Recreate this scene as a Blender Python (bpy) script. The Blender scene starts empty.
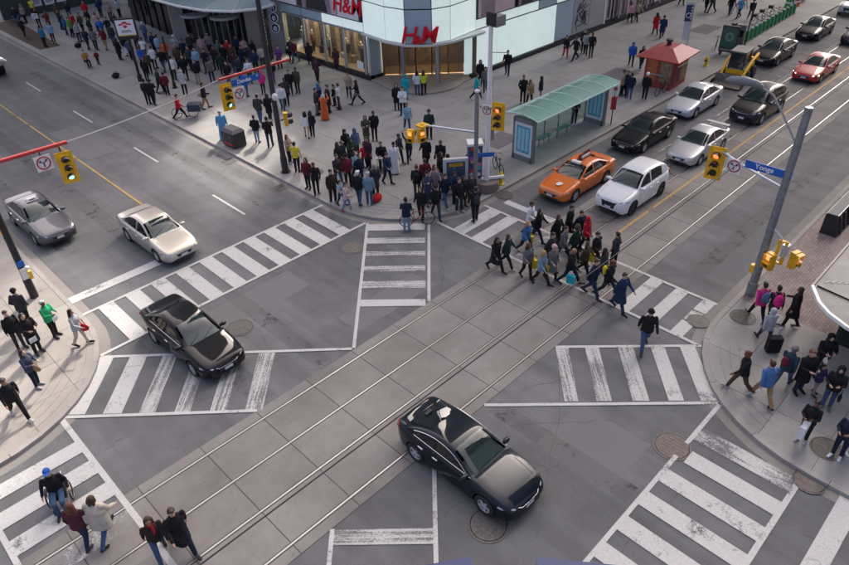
import bpy, bmesh, math, random
from mathutils import Vector, Matrix, Quaternion
random.seed(7)
R = math.radians
SC = bpy.context.scene
COL = SC.collection

# ---------------------------------------------------------------- camera
cam_d = bpy.data.cameras.new('camera')
cam_d.sensor_width = 36.0
cam_d.lens = 28.29
cam_d.clip_start = 0.1
cam_d.clip_end = 1500
cam = bpy.data.objects.new('camera', cam_d)
COL.objects.link(cam)
pit, yaw, rol = R(35.456), R(45.899), R(-1.959)
fw = Vector((math.cos(pit)*math.cos(yaw), math.cos(pit)*math.sin(yaw), -math.sin(pit)))
r0 = Vector((math.sin(yaw), -math.cos(yaw), 0))
u0 = r0.cross(fw)
rr = r0*math.cos(rol)+u0*math.sin(rol)
uu = u0*math.cos(rol)-r0*math.sin(rol)
cam.matrix_world = Matrix(((rr.x, uu.x, -fw.x, 0), (rr.y, uu.y, -fw.y, 0), (rr.z, uu.z, -fw.z, 16.4), (0, 0, 0, 1)))
SC.camera = cam

# ---------------------------------------------------------------- sky and sun
SUN_AZ, SUN_EL = 33.7, 41.0            # azimuth counted from +X towards +Y
wd = bpy.data.worlds.new('World'); SC.world = wd; wd.use_nodes = True
nt = wd.node_tree
sky = nt.nodes.new('ShaderNodeTexSky'); sky.sky_type = 'NISHITA'; sky.sun_disc = False
sky.sun_elevation = R(SUN_EL); sky.sun_rotation = R(90-SUN_AZ)
sky.air_density = 0.25; sky.dust_density = 7.0; sky.ozone_density = 0.0
nt.links.new(sky.outputs[0], nt.nodes['Background'].inputs[0])
nt.nodes['Background'].inputs[1].default_value = 0.15
sl = bpy.data.lights.new('sun', 'SUN'); sl.energy = 1.15; sl.angle = R(2.5); sl.color = (1.0, 0.93, 0.82)
sun = bpy.data.objects.new('sun', sl); COL.objects.link(sun)
sd = Vector((math.cos(R(SUN_EL))*math.cos(R(SUN_AZ)), math.cos(R(SUN_EL))*math.sin(R(SUN_AZ)), math.sin(R(SUN_EL))))
sun.rotation_euler = (-sd).to_track_quat('-Z', 'Y').to_euler(); sun.location = sd*200
SC.view_settings.view_transform = 'Standard'; SC.view_settings.look = 'None'
SC.view_settings.gamma = 1.0; SC.view_settings.exposure = 2.0
SC.render.engine = 'CYCLES'

# ---------------------------------------------------------------- helpers
MATS = {}
def node_mat(name):
    m = bpy.data.materials.new(name); m.use_nodes = True
    return m, m.node_tree, m.node_tree.nodes['Principled BSDF']

def mat(name, rgb=(.5, .5, .5), rough=.6, metal=0.0, spec=.5, var=0.0, vscale=6.0, bump=0.0, bscale=60.0, coat=0.0, emit=None, est=0.0, alpha=1.0, rnd=0.0):
    """plain procedural material: base colour broken up by noise, optional fine relief"""
    if name in MATS: return MATS[name]
    m, t, b = node_mat(name)
    b.inputs['Roughness'].default_value = rough; b.inputs['Metallic'].default_value = metal
    b.inputs['Specular IOR Level'].default_value = spec
    b.inputs['Coat Weight'].default_value = coat; b.inputs['Coat Roughness'].default_value = .04
    b.inputs['Base Color'].default_value = (*rgb, 1)
    m.diffuse_color = (*rgb, 1)
    if var or rnd or bump:
        g = t.nodes.new('ShaderNodeNewGeometry')
    if var or rnd:
        n = t.nodes.new('ShaderNodeTexNoise'); n.inputs['Scale'].default_value = vscale; n.inputs['Detail'].default_value = 6
        t.links.new(g.outputs['Position'], n.inputs['Vector'])
        mr = t.nodes.new('ShaderNodeMapRange'); mr.inputs[1].default_value = .3; mr.inputs[2].default_value = .7
        mr.inputs[3].default_value = 1-var; mr.inputs[4].default_value = 1+var
        t.links.new(n.outputs[0], mr.inputs[0])
        last = mr.outputs[0]
        if rnd:
            oi = t.nodes.new('ShaderNodeObjectInfo')
            m2 = t.nodes.new('ShaderNodeMapRange'); m2.inputs[3].default_value = 1-rnd; m2.inputs[4].default_value = 1+rnd
            t.links.new(oi.outputs['Random'], m2.inputs[0])
            mm = t.nodes.new('ShaderNodeMath'); mm.operation = 'MULTIPLY'
            t.links.new(last, mm.inputs[0]); t.links.new(m2.outputs[0], mm.inputs[1]); last = mm.outputs[0]
        vm = t.nodes.new('ShaderNodeVectorMath'); vm.operation = 'SCALE'; vm.inputs[0].default_value = rgb
        t.links.new(last, vm.inputs['Scale']); t.links.new(vm.outputs[0], b.inputs['Base Color'])
    if bump:
        n2 = t.nodes.new('ShaderNodeTexNoise'); n2.inputs['Scale'].default_value = bscale; n2.inputs['Detail'].default_value = 4
        t.links.new(g.outputs['Position'], n2.inputs['Vector'])
        bp = t.nodes.new('ShaderNodeBump'); bp.inputs['Strength'].default_value = bump; bp.inputs['Distance'].default_value = .02
        t.links.new(n2.outputs[0], bp.inputs['Height']); t.links.new(bp.outputs[0], b.inputs['Normal'])
    if emit:
        b.inputs['Emission Color'].default_value = (*emit, 1); b.inputs['Emission Strength'].default_value = est
    MATS[name] = m
    return m

def glass_mat(name, tint=(.8, .9, .88), through=.6, rough=.03, body=None):
    """thin pane: mirrors the sky a little (more at a slant), lets the rest through its tint, with a faint body colour"""
    if name in MATS: return MATS[name]
    m, t, b = node_mat(name); L = t.links.new; N = t.nodes.new
    b.inputs['Base Color'].default_value = (*(body or [c*.06 for c in tint]), 1); b.inputs['Roughness'].default_value = .5; b.inputs['Specular IOR Level'].default_value = 0
    tr = N('ShaderNodeBsdfTransparent'); tr.inputs[0].default_value = (*tint, 1)
    mx = N('ShaderNodeMixShader'); mx.inputs[0].default_value = through; L(b.outputs[0], mx.inputs[1]); L(tr.outputs[0], mx.inputs[2])
    gl = N('ShaderNodeBsdfGlossy'); gl.inputs['Roughness'].default_value = rough
    lw = N('ShaderNodeLayerWeight'); lw.inputs[0].default_value = .5
    pw = N('ShaderNodeMath'); pw.operation = 'POWER'; pw.inputs[1].default_value = 4.0; L(lw.outputs['Facing'], pw.inputs[0])
    mr = N('ShaderNodeMapRange'); mr.inputs[3].default_value = .07; mr.inputs[4].default_value = .9; L(pw.outputs[0], mr.inputs[0])
    m2 = N('ShaderNodeMixShader'); L(mr.outputs[0], m2.inputs[0]); L(mx.outputs[0], m2.inputs[1]); L(gl.outputs[0], m2.inputs[2])
    L(m2.outputs[0], t.nodes['Material Output'].inputs[0])
    MATS[name] = m
    return m

class MB:
    """collects faces for ONE mesh"""
    def __init__(s): s.v = []; s.f = []; s.mi = []; s.m = 0
    def add(s, vs, fs, mi=None):
        o = len(s.v); s.v += [tuple(p) for p in vs]
        for f in fs: s.f.append([i+o for i in f]); s.mi.append(s.m if mi is None else mi)
        return s
    def box(s, x0, x1, y0, y1, z0, z1, M=None):
        vs = [(x0,y0,z0),(x1,y0,z0),(x1,y1,z0),(x0,y1,z0),(x0,y0,z1),(x1,y0,z1),(x1,y1,z1),(x0,y1,z1)]
        if M is not None: vs = [M @ Vector(p) for p in vs]
        return s.add(vs, [(0,3,2,1),(4,5,6,7),(0,1,5,4),(1,2,6,5),(2,3,7,6),(3,0,4,7)])
    def bar(s, p0, p1, w, h, up=(0, 0, 1)):
        """square bar from p0 to p1"""
        p0, p1 = Vector(p0), Vector(p1); d = (p1-p0); L = d.length; d.normalize()
        sd_ = d.cross(Vector(up))
        if sd_.length < 1e-4: sd_ = Vector((0, 1, 0))
        sd_.normalize(); u = sd_.cross(d)
        M = Matrix(((d.x, sd_.x, u.x, p0.x), (d.y, sd_.y, u.y, p0.y), (d.z, sd_.z, u.z, p0.z), (0, 0, 0, 1)))
        return s.box(0, L, -w/2, w/2, -h/2, h/2, M)
    def prism(s, pts, z0, z1):
        n = len(pts); vs = [(p[0], p[1], z0) for p in pts]+[(p[0], p[1], z1) for p in pts]
        fs = [list(range(n))[::-1], list(range(n, 2*n))]+[(i, (i+1) % n, n+(i+1) % n, n+i) for i in range(n)]
        return s.add(vs, fs)
    def sheet(s, pts): return s.add(pts, [list(range(len(pts)))])
    def tube(s, pts, rad, n=8, caps=True):
        pts = [Vector(p) for p in pts]; k = len(pts)
        if not isinstance(rad, (list, tuple)): rad = [rad]*k
        vs = []; fs = []; prev = None
        for i, p in enumerate(pts):
            d = (pts[min(i+1, k-1)]-pts[max(i-1, 0)]).normalized()
            if prev is None:
                a = d.cross(Vector((0, 0, 1)))
                if a.length < 1e-3: a = d.cross(Vector((1, 0, 0)))
                a.normalize()
            else:
                a = (prev-d*prev.dot(d)).normalized()
            prev = a; b = d.cross(a)
            for j in range(n):
                t = 2*math.pi*j/n; vs.append(p+(a*math.cos(t)+b*math.sin(t))*rad[i])
        for i in range(k-1):
            for j in range(n):
                fs.append((i*n+j, i*n+(j+1) % n, (i+1)*n+(j+1) % n, (i+1)*n+j))
        if caps: fs.append(list(range(n))[::-1]); fs.append([(k-1)*n+j for j in range(n)])
        return s.add(vs, fs)
    def lathe(s, prof, n=16, M=None, closed=False):
        """profile [(radius, z)] spun about z"""
        vs = []; fs = []; k = len(prof)
        for r, z in prof:
            for j in range(n):
                t = 2*math.pi*j/n; vs.append(Vector((r*math.cos(t), r*math.sin(t), z)))
        for i in range(k-1):
            for j in range(n): fs.append((i*n+j, i*n+(j+1) % n, (i+1)*n+(j+1) % n, (i+1)*n+j))
        if closed:
            for j in range(n): fs.append(((k-1)*n+j, (k-1)*n+(j+1) % n, (j+1) % n, j))
        else: fs.append(list(range(n))[::-1]); fs.append([(k-1)*n+j for j in range(n)])
        if M is not None: vs = [M @ p for p in vs]
        return s.add(vs, fs)
    def ball(s, c, r, n=10, k=7):
        if not isinstance(r, (list, tuple)): r = (r, r, r)
        vs = []; fs = []
        for i in range(k+1):
            ph = math.pi*i/k
            for j in range(n):
                t = 2*math.pi*j/n
                q = max(math.sin(ph), .02)
                vs.append((c[0]+r[0]*q*math.cos(t), c[1]+r[1]*q*math.sin(t), c[2]-r[2]*math.cos(ph)))
        for i in range(k):
            for j in range(n): fs.append((i*n+j, i*n+(j+1) % n, (i+1)*n+(j+1) % n, (i+1)*n+j))
        fs.append(list(range(n))[::-1]); fs.append([k*n+j for j in range(n)])
        return s.add(vs, fs)
    def torus(s, c, R_, r, axis='y', n=24, k=6, M=None):
        vs = []; fs = []
        for i in range(n):
            a = 2*math.pi*i/n
            for j in range(k):
                b = 2*math.pi*j/k; q = R_+r*math.cos(b); h = r*math.sin(b)
                p = {'y': (q*math.cos(a), h, q*math.sin(a)), 'z': (q*math.cos(a), q*math.sin(a), h), 'x': (h, q*math.cos(a), q*math.sin(a))}[axis]
                p = Vector(p)+Vector(c)
                vs.append(M @ p if M is not None else p)
        for i in range(n):
            for j in range(k):
                fs.append((i*k+j, ((i+1) % n)*k+j, ((i+1) % n)*k+(j+1) % k, i*k+(j+1) % k))
        return s.add(vs, fs)
    def disc(s, c, r, axis='z', n=20, r2=None):
        vs = []
        for j in range(n):
            a = 2*math.pi*j/n; x, y = r*math.cos(a), (r2 or r)*math.sin(a)
            vs.append({'z': (c[0]+x, c[1]+y, c[2]), 'y': (c[0]+x, c[1], c[2]+y), 'x': (c[0], c[1]+x, c[2]+y)}[axis])
        return s.add(vs, [list(range(n))])
    def mesh(s, name, mats, smooth=False, ang=None):
        me = bpy.data.meshes.new(name); me.from_pydata(s.v, [], s.f); me.validate()
        if not isinstance(mats, (list, tuple)): mats = [mats]
        for m in mats: me.materials.append(m)
        if len(mats) > 1 and len(me.polygons) == len(s.mi): me.polygons.foreach_set('material_index', s.mi)
        bm = bmesh.new(); bm.from_mesh(me); bmesh.ops.recalc_face_normals(bm, faces=bm.faces); bm.to_mesh(me); bm.free()
        if smooth:
            me.polygons.foreach_set('use_smooth', [True]*len(me.polygons))
            me.set_sharp_from_angle(angle=R(ang or 40))
        return me
    def build(s, name, mats, parent=None, smooth=False, ang=None):
        return link(name, s.mesh(name, mats, smooth, ang), parent)

def link(name, me, parent=None, loc=None, rot=None):
    o = bpy.data.objects.new(name, me); COL.objects.link(o)
    if parent is not None: o.parent = parent
    if loc is not None: o.location = loc
    if rot is not None: o.rotation_euler = rot
    return o
def tag(o, label, cat=None, group=None):
    o['label'] = label
    if cat: o['category'] = cat
    if group: o['group'] = group
    return o
def thing(name, label, cat, loc=(0, 0, 0), rz=0, group=None):
    o = bpy.data.objects.new(name, None); COL.objects.link(o); o.empty_display_size = .3
    o.location = loc; o.rotation_euler = (0, 0, rz)
    return tag(o, label, cat, group)
def struct(name, me): o = link(name, me); o['kind'] = 'structure'; return o
def sempty(name):
    o = bpy.data.objects.new(name, None); COL.objects.link(o); o['kind'] = 'structure'; return o

def text_mesh(body, size, m, extrude=.01, shear=0.0, align='CENTER', bold=0.0):
    c = bpy.data.curves.new('lettering', 'FONT'); c.body = body; c.size = size; c.extrude = extrude; c.shear = shear
    c.align_x = align; c.align_y = 'CENTER'; c.offset = bold; c.resolution_u = 3
    o = bpy.data.objects.new('lettering', c); COL.objects.link(o)
    dg = bpy.context.evaluated_depsgraph_get(); me = bpy.data.meshes.new_from_object(o.evaluated_get(dg))
    bpy.data.objects.remove(o); bpy.data.curves.remove(c)
    me.materials.clear(); me.materials.append(m)
    return me
def text(body, size, m, parent, loc, xdir, up=(0, 0, 1), **k):
    """lettering whose reading direction is xdir and whose top is up"""
    o = link('lettering', text_mesh(body, size, m, **k), parent)
    x = Vector(xdir).normalized(); u = Vector(up); z = x.cross(u).normalized(); u = z.cross(x)
    o.matrix_local = Matrix(((x.x, u.x, z.x, loc[0]), (x.y, u.y, z.y, loc[1]), (x.z, u.z, z.z, loc[2]), (0, 0, 0, 1)))
    return o

# ---------------------------------------------------------------- ground materials
def asphalt_mat():
    m, t, b = node_mat('asphalt'); L = t.links.new; N = t.nodes.new
    g = N('ShaderNodeNewGeometry')
    def noise(scale, detail=6, rough=.6, vec=None):
        n = N('ShaderNodeTexNoise'); n.inputs['Scale'].default_value = scale; n.inputs['Detail'].default_value = detail; n.inputs['Roughness'].default_value = rough
        L(vec or g.outputs['Position'], n.inputs['Vector']); return n.outputs[0]
    def rng(a, lo, hi, o0, o1):
        q = N('ShaderNodeMapRange'); q.inputs[1].default_value = lo; q.inputs[2].default_value = hi; q.inputs[3].default_value = o0; q.inputs[4].default_value = o1
        L(a, q.inputs[0]); return q.outputs[0]
    def mul(a, c):
        q = N('ShaderNodeMath'); q.operation = 'MULTIPLY'; L(a, q.inputs[0]); L(c, q.inputs[1]); return q.outputs[0]
    big = rng(noise(.16, 4), .3, .7, .76, 1.24)
    mid = rng(noise(1.1, 5), .3, .7, .9, 1.1)
    fine = rng(noise(30, 4, .85), .25, .75, .58, 1.42)
    mp = N('ShaderNodeMapping'); mp.inputs['Scale'].default_value = (1.3, .06, 1); L(g.outputs['Position'], mp.inputs[0])
    streak = rng(noise(1.0, 4, .5, mp.outputs[0]), .3, .7, .82, 1.17)
    # cracks
    w = N('ShaderNodeTexNoise'); w.inputs['Scale'].default_value = .7; w.inputs['Detail'].default_value = 5; L(g.outputs['Position'], w.inputs['Vector'])
    ad = N('ShaderNodeMixRGB'); ad.blend_type = 'ADD'; ad.inputs[0].default_value = 1.0; L(g.outputs['Position'], ad.inputs[1]); L(w.outputs[1], ad.inputs[2])
    vo = N('ShaderNodeTexVoronoi'); vo.feature = 'DISTANCE_TO_EDGE'; vo.inputs['Scale'].default_value = .21; L(ad.outputs[0], vo.inputs['Vector'])
    ck = rng(vo.outputs[0], .0, .0045, .68, 1.0)
    ckm = rng(noise(.4, 2), .45, .55, 0, 1)
    mxk = N('ShaderNodeMixRGB'); mxk.inputs[1].default_value = (1, 1, 1, 1); L(ckm, mxk.inputs[0]); L(ck, mxk.inputs[2])
    f = mul(mul(mul(big, mid), mul(fine, streak)), mxk.outputs[0])
    vm = N('ShaderNodeVectorMath'); vm.operation = 'SCALE'; vm.inputs[0].default_value = (.128, .131, .137); L(f, vm.inputs['Scale'])
    L(vm.outputs[0], b.inputs['Base Color'])
    b.inputs['Roughness'].default_value = .82; b.inputs['Specular IOR Level'].default_value = .35
    bp = N('ShaderNodeBump'); bp.inputs['Strength'].default_value = .35; bp.inputs['Distance'].default_value = .01
    L(noise(90, 3, .7), bp.inputs['Height']); L(bp.outputs[0], b.inputs['Normal'])
    return m

def concrete_mat(name, rgb, rnd=.07, grime=.16, tint=(1.0, .97, .93)):
    m, t, b = node_mat(name); L = t.links.new; N = t.nodes.new
    g = N('ShaderNodeNewGeometry'); oi = N('ShaderNodeObjectInfo')
    def nz(scale, det, lo, hi, a, c):
        n = N('ShaderNodeTexNoise'); n.inputs['Scale'].default_value = scale; n.inputs['Detail'].default_value = det; n.inputs['Roughness'].default_value = .65
        L(g.outputs['Position'], n.inputs['Vector'])
        q = N('ShaderNodeMapRange'); q.inputs[1].default_value = lo; q.inputs[2].default_value = hi; q.inputs[3].default_value = a; q.inputs[4].default_value = c
        L(n.outputs[0], q.inputs[0]); return q.outputs[0]
    def mul(a, c):
        q = N('ShaderNodeMath'); q.operation = 'MULTIPLY'; L(a, q.inputs[0]); L(c, q.inputs[1]); return q.outputs[0]
    q = N('ShaderNodeMapRange'); q.inputs[3].default_value = 1-rnd; q.inputs[4].default_value = 1+rnd; L(oi.outputs['Random'], q.inputs[0])
    spot = nz(3.2, 6, .6, .72, 1.0, .8)
    gum = N('ShaderNodeTexVoronoi'); gum.inputs['Scale'].default_value = 1.6; L(g.outputs['Position'], gum.inputs['Vector'])
    gq = N('ShaderNodeMapRange'); gq.inputs[1].default_value = .03; gq.inputs[2].default_value = .05; gq.inputs[3].default_value = .78; gq.inputs[4].default_value = 1; L(gum.outputs[0], gq.inputs[0])
    f = mul(mul(mul(nz(.35, 4, .3, .7, 1-grime, 1+grime), nz(26, 4, .2, .8, .9, 1.1)), mul(q.outputs[0], spot)), gq.outputs[0])
    vm = N('ShaderNodeVectorMath'); vm.operation = 'SCALE'; vm.inputs[0].default_value = [a*c for a, c in zip(rgb, tint)]; L(f, vm.inputs['Scale'])
    L(vm.outputs[0], b.inputs['Base Color']); b.inputs['Roughness'].default_value = .85; b.inputs['Specular IOR Level'].default_value = .3
    bp = N('ShaderNodeBump'); bp.inputs['Strength'].default_value = .25; bp.inputs['Distance'].default_value = .01
    n = N('ShaderNodeTexNoise'); n.inputs['Scale'].default_value = 45; L(g.outputs['Position'], n.inputs['Vector']); L(n.outputs[0], bp.inputs['Height']); L(bp.outputs[0], b.inputs['Normal'])
    MATS[name] = m
    return m

def paint_mat(name, rgb, wear, streak_rot=0.0, streak=(.6, .6)):
    """road paint, worn through to whatever lies beneath it"""
    m, t, b = node_mat(name); L = t.links.new; N = t.nodes.new
    g = N('ShaderNodeNewGeometry')
    mp = N('ShaderNodeMapping'); mp.vector_type = 'TEXTURE'; mp.inputs['Rotation'].default_value = (0, 0, streak_rot); mp.inputs['Scale'].default_value = (streak[0], streak[1], 1); L(g.outputs['Position'], mp.inputs[0])
    n = N('ShaderNodeTexNoise'); n.inputs['Scale'].default_value = 1.0; n.inputs['Detail'].default_value = 9; n.inputs['Roughness'].default_value = .72; L(mp.outputs[0], n.inputs['Vector'])
    n2 = N('ShaderNodeTexNoise'); n2.inputs['Scale'].default_value = 22; n2.inputs['Detail'].default_value = 4; L(g.outputs['Position'], n2.inputs['Vector'])
    a = N('ShaderNodeMath'); a.operation = 'MULTIPLY_ADD'; a.inputs[1].default_value = .3; L(n2.outputs[0], a.inputs[0]); L(n.outputs[0], a.inputs[2])
    n3 = N('ShaderNodeTexNoise'); n3.inputs['Scale'].default_value = .55; n3.inputs['Detail'].default_value = 3; L(g.outputs['Position'], n3.inputs['Vector'])
    a3 = N('ShaderNodeMath'); a3.operation = 'MULTIPLY_ADD'; a3.inputs[1].default_value = .55; L(n3.outputs[0], a3.inputs[0]); L(a.outputs[0], a3.inputs[2])
    a4 = N('ShaderNodeMath'); a4.operation = 'SUBTRACT'; a4.inputs[1].default_value = .275; L(a3.outputs[0], a4.inputs[0]); a = a4
    q = N('ShaderNodeMapRange'); q.inputs[1].default_value = wear; q.inputs[2].default_value = wear+.2; q.inputs[3].default_value = .1; q.inputs[4].default_value = .95; L(a.outputs[0], q.inputs[0])
    tr = N('ShaderNodeBsdfTransparent'); mx = N('ShaderNodeMixShader')
    L(q.outputs[0], mx.inputs[0]); L(tr.outputs[0], mx.inputs[1]); L(b.outputs[0], mx.inputs[2]); L(mx.outputs[0], t.nodes['Material Output'].inputs[0])
    vm = N('ShaderNodeVectorMath'); vm.operation = 'SCALE'; vm.inputs[0].default_value = rgb
    q2 = N('ShaderNodeMapRange'); q2.inputs[1].default_value = .3; q2.inputs[2].default_value = .7; q2.inputs[3].default_value = .86; q2.inputs[4].default_value = 1.08; L(n2.outputs[0], q2.inputs[0])
    L(q2.outputs[0], vm.inputs['Scale']); L(vm.outputs[0], b.inputs['Base Color']); b.inputs['Roughness'].default_value = .7
    return m

BLACKM = mat('black painted metal', (.016, .016, .018), .42, var=.15, vscale=9)
STEEL = mat('galvanised steel', (.26, .28, .3), .42, .6, var=.16, vscale=5)
ALU = mat('brushed aluminium', (.5, .52, .54), .35, .7, var=.06)
WHITE = mat('white enamel', (.74, .74, .73), .45, var=.04)
RED = mat('red enamel', (.42, .03, .03), .4, var=.12, vscale=4)
YEL = mat('traffic yellow', (.78, .43, .012), .45, var=.1, vscale=5)
SIGNBLUE = mat('sign blue', (.012, .10, .42), .45, var=.05)
GREY = mat('mid grey plastic', (.2, .2, .21), .55, var=.1)
RUBBER = mat('tyre rubber', (.018, .018, .019), .8, var=.15, vscale=20)
BLKPL = mat('black plastic', (.02, .02, .022), .5)
DARKGLASS = mat('dark glass', (.012, .018, .02), .06, spec=.7)

# ================================================================ the setting
ASPH = asphalt_mat()
CONC = concrete_mat('pavement concrete', (.283, .285, .285), .07)
TRACKC = concrete_mat('track bed concrete', (.212, .206, .203), .09, .24)
KERBC = concrete_mat('kerb concrete', (.30, .295, .29), .04)
GUTTER = concrete_mat('gutter concrete', (.22, .215, .21), .04)
PAINT = paint_mat('road paint', (.52, .52, .51), .37)
PAINTW = paint_mat('worn road paint', (.5, .5, .49), .56, 0, (.25, 1.6))
PAINTD = paint_mat('worn diagonal paint', (.48, .48, .47), .5, R(-45), (7, .11)); PAINTE = paint_mat('worn cross diagonal paint', (.48, .48, .47), .5, R(45), (7, .11))
PAINTF = paint_mat('faded road paint', (.46, .46, .45), .62, 0, (.5, .9))
YPAINT = paint_mat('yellow road paint', (.48, .31, .085), .4)
JOINT = mat('joint filler', (.05, .048, .046), .9)

mb = MB(); mb.sheet([(-300, -300, 0), (400, -300, 0), (400, 400, 0), (-300, 400, 0)])
road = struct('road', mb.mesh('road', ASPH))

# ---- track bed : slabs, joints, rails
track = sempty('track_bed')
X0, X1, PITCH = -7.84, 78, 2.1
mb = MB(); mb.sheet([(X0, 10.07, .004), (X1, 10.07, .004), (X1, 15.45, .004), (X0, 15.45, .004)])
mb.build('joint_base', JOINT, track)
cols = [(10.07, 10.44), (10.56, 11.94), (12.06, 13.44), (13.56, 14.94), (15.06, 15.45)]
slab_me = []
for (a, c) in cols:
    s = MB(); w = c-a
    s.box(.012, PITCH-.012, .006 if a in (10.07, 15.06) else 0, w-.006, 0, .010)
    slab_me.append(s.mesh('concrete_slab', TRACKC))
k = 0
while X0+k*PITCH < X1:
    for (a, c), me in zip(cols, slab_me):
        o = link('concrete_slab', me, track, (X0+k*PITCH, a, .0045+random.uniform(0, .0012)))
    k += 1
RAIL = mat('polished rail steel', (.36, .35, .345), .42, .75)
RAILD = mat('rail groove', (.035, .03, .028), .7)
for y in (10.5, 12.0, 13.5, 15.0):
    s = MB(); s.box(X0, X1, y-.058, y+.058, .004, .008); g = s.build('rail_groove', RAILD, track)
    s = MB(); s.box(X0, X1, y-.028, y+.028, .004, .019); r = s.build('rail', RAIL, track)

# ---- painted markings, flat sheets lying on the road
ZP = .0225
def paint(name, pts, m, parent=road, z=ZP):
    s = MB(); s.sheet([(p[0], p[1], z) for p in pts]); return s.build(name, m, parent)
def rect(name, x0, x1, y0, y1, m, z=ZP): return paint(name, [(x0, y0), (x1, y0), (x1, y1), (x0, y1)], m, z=z)
ZL = .0262
# north crossing of Yonge side
rect('crosswalk_line', 4.7, 17.3, 25.08, 25.22, PAINT, ZL); rect('crosswalk_line', 4.35, 17.6, 22.08, 22.22, PAINT, ZL)
for i in range(10):
    c = 16.36-i*1.155; rect('crosswalk_bar', c-.32, c+.32, 22.22, 25.08, PAINT)
rect('stop_line', 5.05, 10.75, 26.22, 26.76, PAINT)
# west crossing of the tram street
rect('crosswalk_line', 2.06, 2.24, 10.1, 20.1, PAINT, ZL); rect('crosswalk_line', -.86, -.7, 10.1, 19.6, PAINT, ZL)
for y0, y1 in ((18.0, 18.6), (16.83, 17.5), (15.66, 16.3)): rect('crosswalk_bar', -.7, 2.06, y0, y1, PAINT)
for y0, y1 in ((14.25, 14.9), (12.4, 13.0), (11.1, 11.7)): rect('crosswalk_bar', -.7, 2.06, y0, y1, PAINTF)
# east crossing of the tram street
rect('crosswalk_line', 19.93, 20.07, 6.3, 19.6, PAINT, ZL); rect('crosswalk_line', 22.72, 22.86, 6.9, 19.0, PAINT, ZL)
for y0, y1 in ((17.9, 18.6), (16.8, 17.45), (9.2, 9.75), (8.08, 8.6)): rect('crosswalk_bar', 20.07, 22.72, y0, y1, PAINT)
rect('crosswalk_bar', 21.9, 22.72, 6.95, 7.45, PAINT); rect('crosswalk_bar', 20.07, 21.0, 6.95, 7.45, PAINT); rect('crosswalk_bar', 21.06, 21.84, 6.95, 7.45, PAINTW)
for y0, y1 in ((15.65, 16.2), (14.4, 15.0), (13.2, 13.8), (11.9, 12.5), (10.6, 11.2)): rect('crosswalk_bar', 20.07, 22.72, y0, y1, PAINTF)
rect('stop_line', 23.6, 24.02, 15.5, 18.45, PAINT); rect('stop_line', 23.62, 24.1, 12.9, 15.45, PAINTF)
# south crossing
rect('crosswalk_line', 4.0, 14.75, 4.33, 4.47, PAINT, ZL); rect('crosswalk_line', 15.4, 17.75, 4.33, 4.47, PAINT, ZL); rect('crosswalk_line', 4.0, 16.4, 1.28, 1.44, PAINT, ZL)
rect('crosswalk_bar', 15.72, 16.36, 1.44, 4.33, PAINTW)
for i in range(9):
    c = 14.95-i*1.13; rect('crosswalk_bar', c-.29, c+.29, 1.44, 4.33 if i else 4.12, PAINT)
rect('stop_line', 11.3, 16.62, -.22, .34, PAINT)
# diagonal arms of the scramble
def seg(name, p, q, w, m, z=ZL):
    p, q = Vector(p), Vector(q); d = (q-p).normalized(); n = Vector((-d.y, d.x))*w/2
    return paint(name, [p-n, q-n, q+n, p+n], m, z=z)
seg('crosswalk_line', (17.65, 22.05), (11.23, 15.5), .13, PAINT); seg('crosswalk_line', (19.62, 19.8), (15.2, 15.46), .13, PAINT)
for i, (a, c) in enumerate(((21.97, 21.54), (21.07, 20.72), (20.24, 19.96), (19.41, 19.1), (18.6, 18.23), (17.67, 17.35))):
    xs = a-4.38; xe = c-4.38
    paint('crosswalk_bar', [(xs, a), (xe, c), (xe+1.92, c-2.0), (xs+1.92, a-2.0)], PAINT if i in (0, 5) else PAINTD)
seg('crosswalk_line', (4.3, 22.19), (11.15, 15.52), .13, PAINT); seg('crosswalk_line', (2.2, 20.02), (6.92, 15.45), .13, PAINT)
for i, (a, c) in enumerate(((4.33, 4.78), (5.21, 5.66), (6.08, 6.46), (6.93, 7.3), (7.78, 8.16), (8.62, 9.04))):
    ya, yc = 26.49-a, 26.49-c
    paint('crosswalk_bar', [(a, ya), (c, yc), (c-1.98, yc-2.12), (a-1.98, ya-2.12)], PAINT if i < 2 else PAINTE)
seg('crosswalk_line', (16.38, 10.05), (20.05, 6.2), .13, PAINT); seg('crosswalk_line', (12.34, 10.05), (17.79, 4.4), .13, PAINT)
for i, (a, c) in enumerate(((16.41, 16.73), (17.15, 17.5), (17.98, 18.36), (18.8, 19.15), (19.53, 19.91))):
    ya, yc = 10.12-(a-16.38)*1.05, 10.12-(c-16.38)*1.05
    paint('crosswalk_bar', [(a, ya), (c, yc), (c-2.1, yc-1.88), (a-2.1, ya-1.88)], PAINT if i > 2 else PAINTE)
seg('crosswalk_line', (5.82, 10.05), (3.2, 7.3), .13, PAINT); seg('crosswalk_line', (9.9, 10.05), (5.5, 5.65), .13, PAINT)
for a in (0, .85, 1.7): paint('crosswalk_bar', [(5.82-a, 10.0-a), (7.85-a, 7.98-a), (7.5-a, 7.63-a), (5.5-a, 9.66-a)], PAINTD)
# lane marks on the wide street
rect('centre_line', 10.98, 11.1, 30.4, 140, YPAINT)
for i in range(8): rect('lane_dash', 14.03, 14.15, 27.3+9.15*i, 30.4+9.15*i, PAINT)
for y in (45, 60, 75): rect('lane_dash', 7.95, 8.06, y, y+3, PAINTW)
# and on the tram street
rect('centre_line', 24.6, 78, 12.62, 12.74, YPAINT, .0235)
for i in range(6): rect('lane_dash', 34+i*7.3, 37+i*7.3, 15.62, 15.74, PAINTW)

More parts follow.
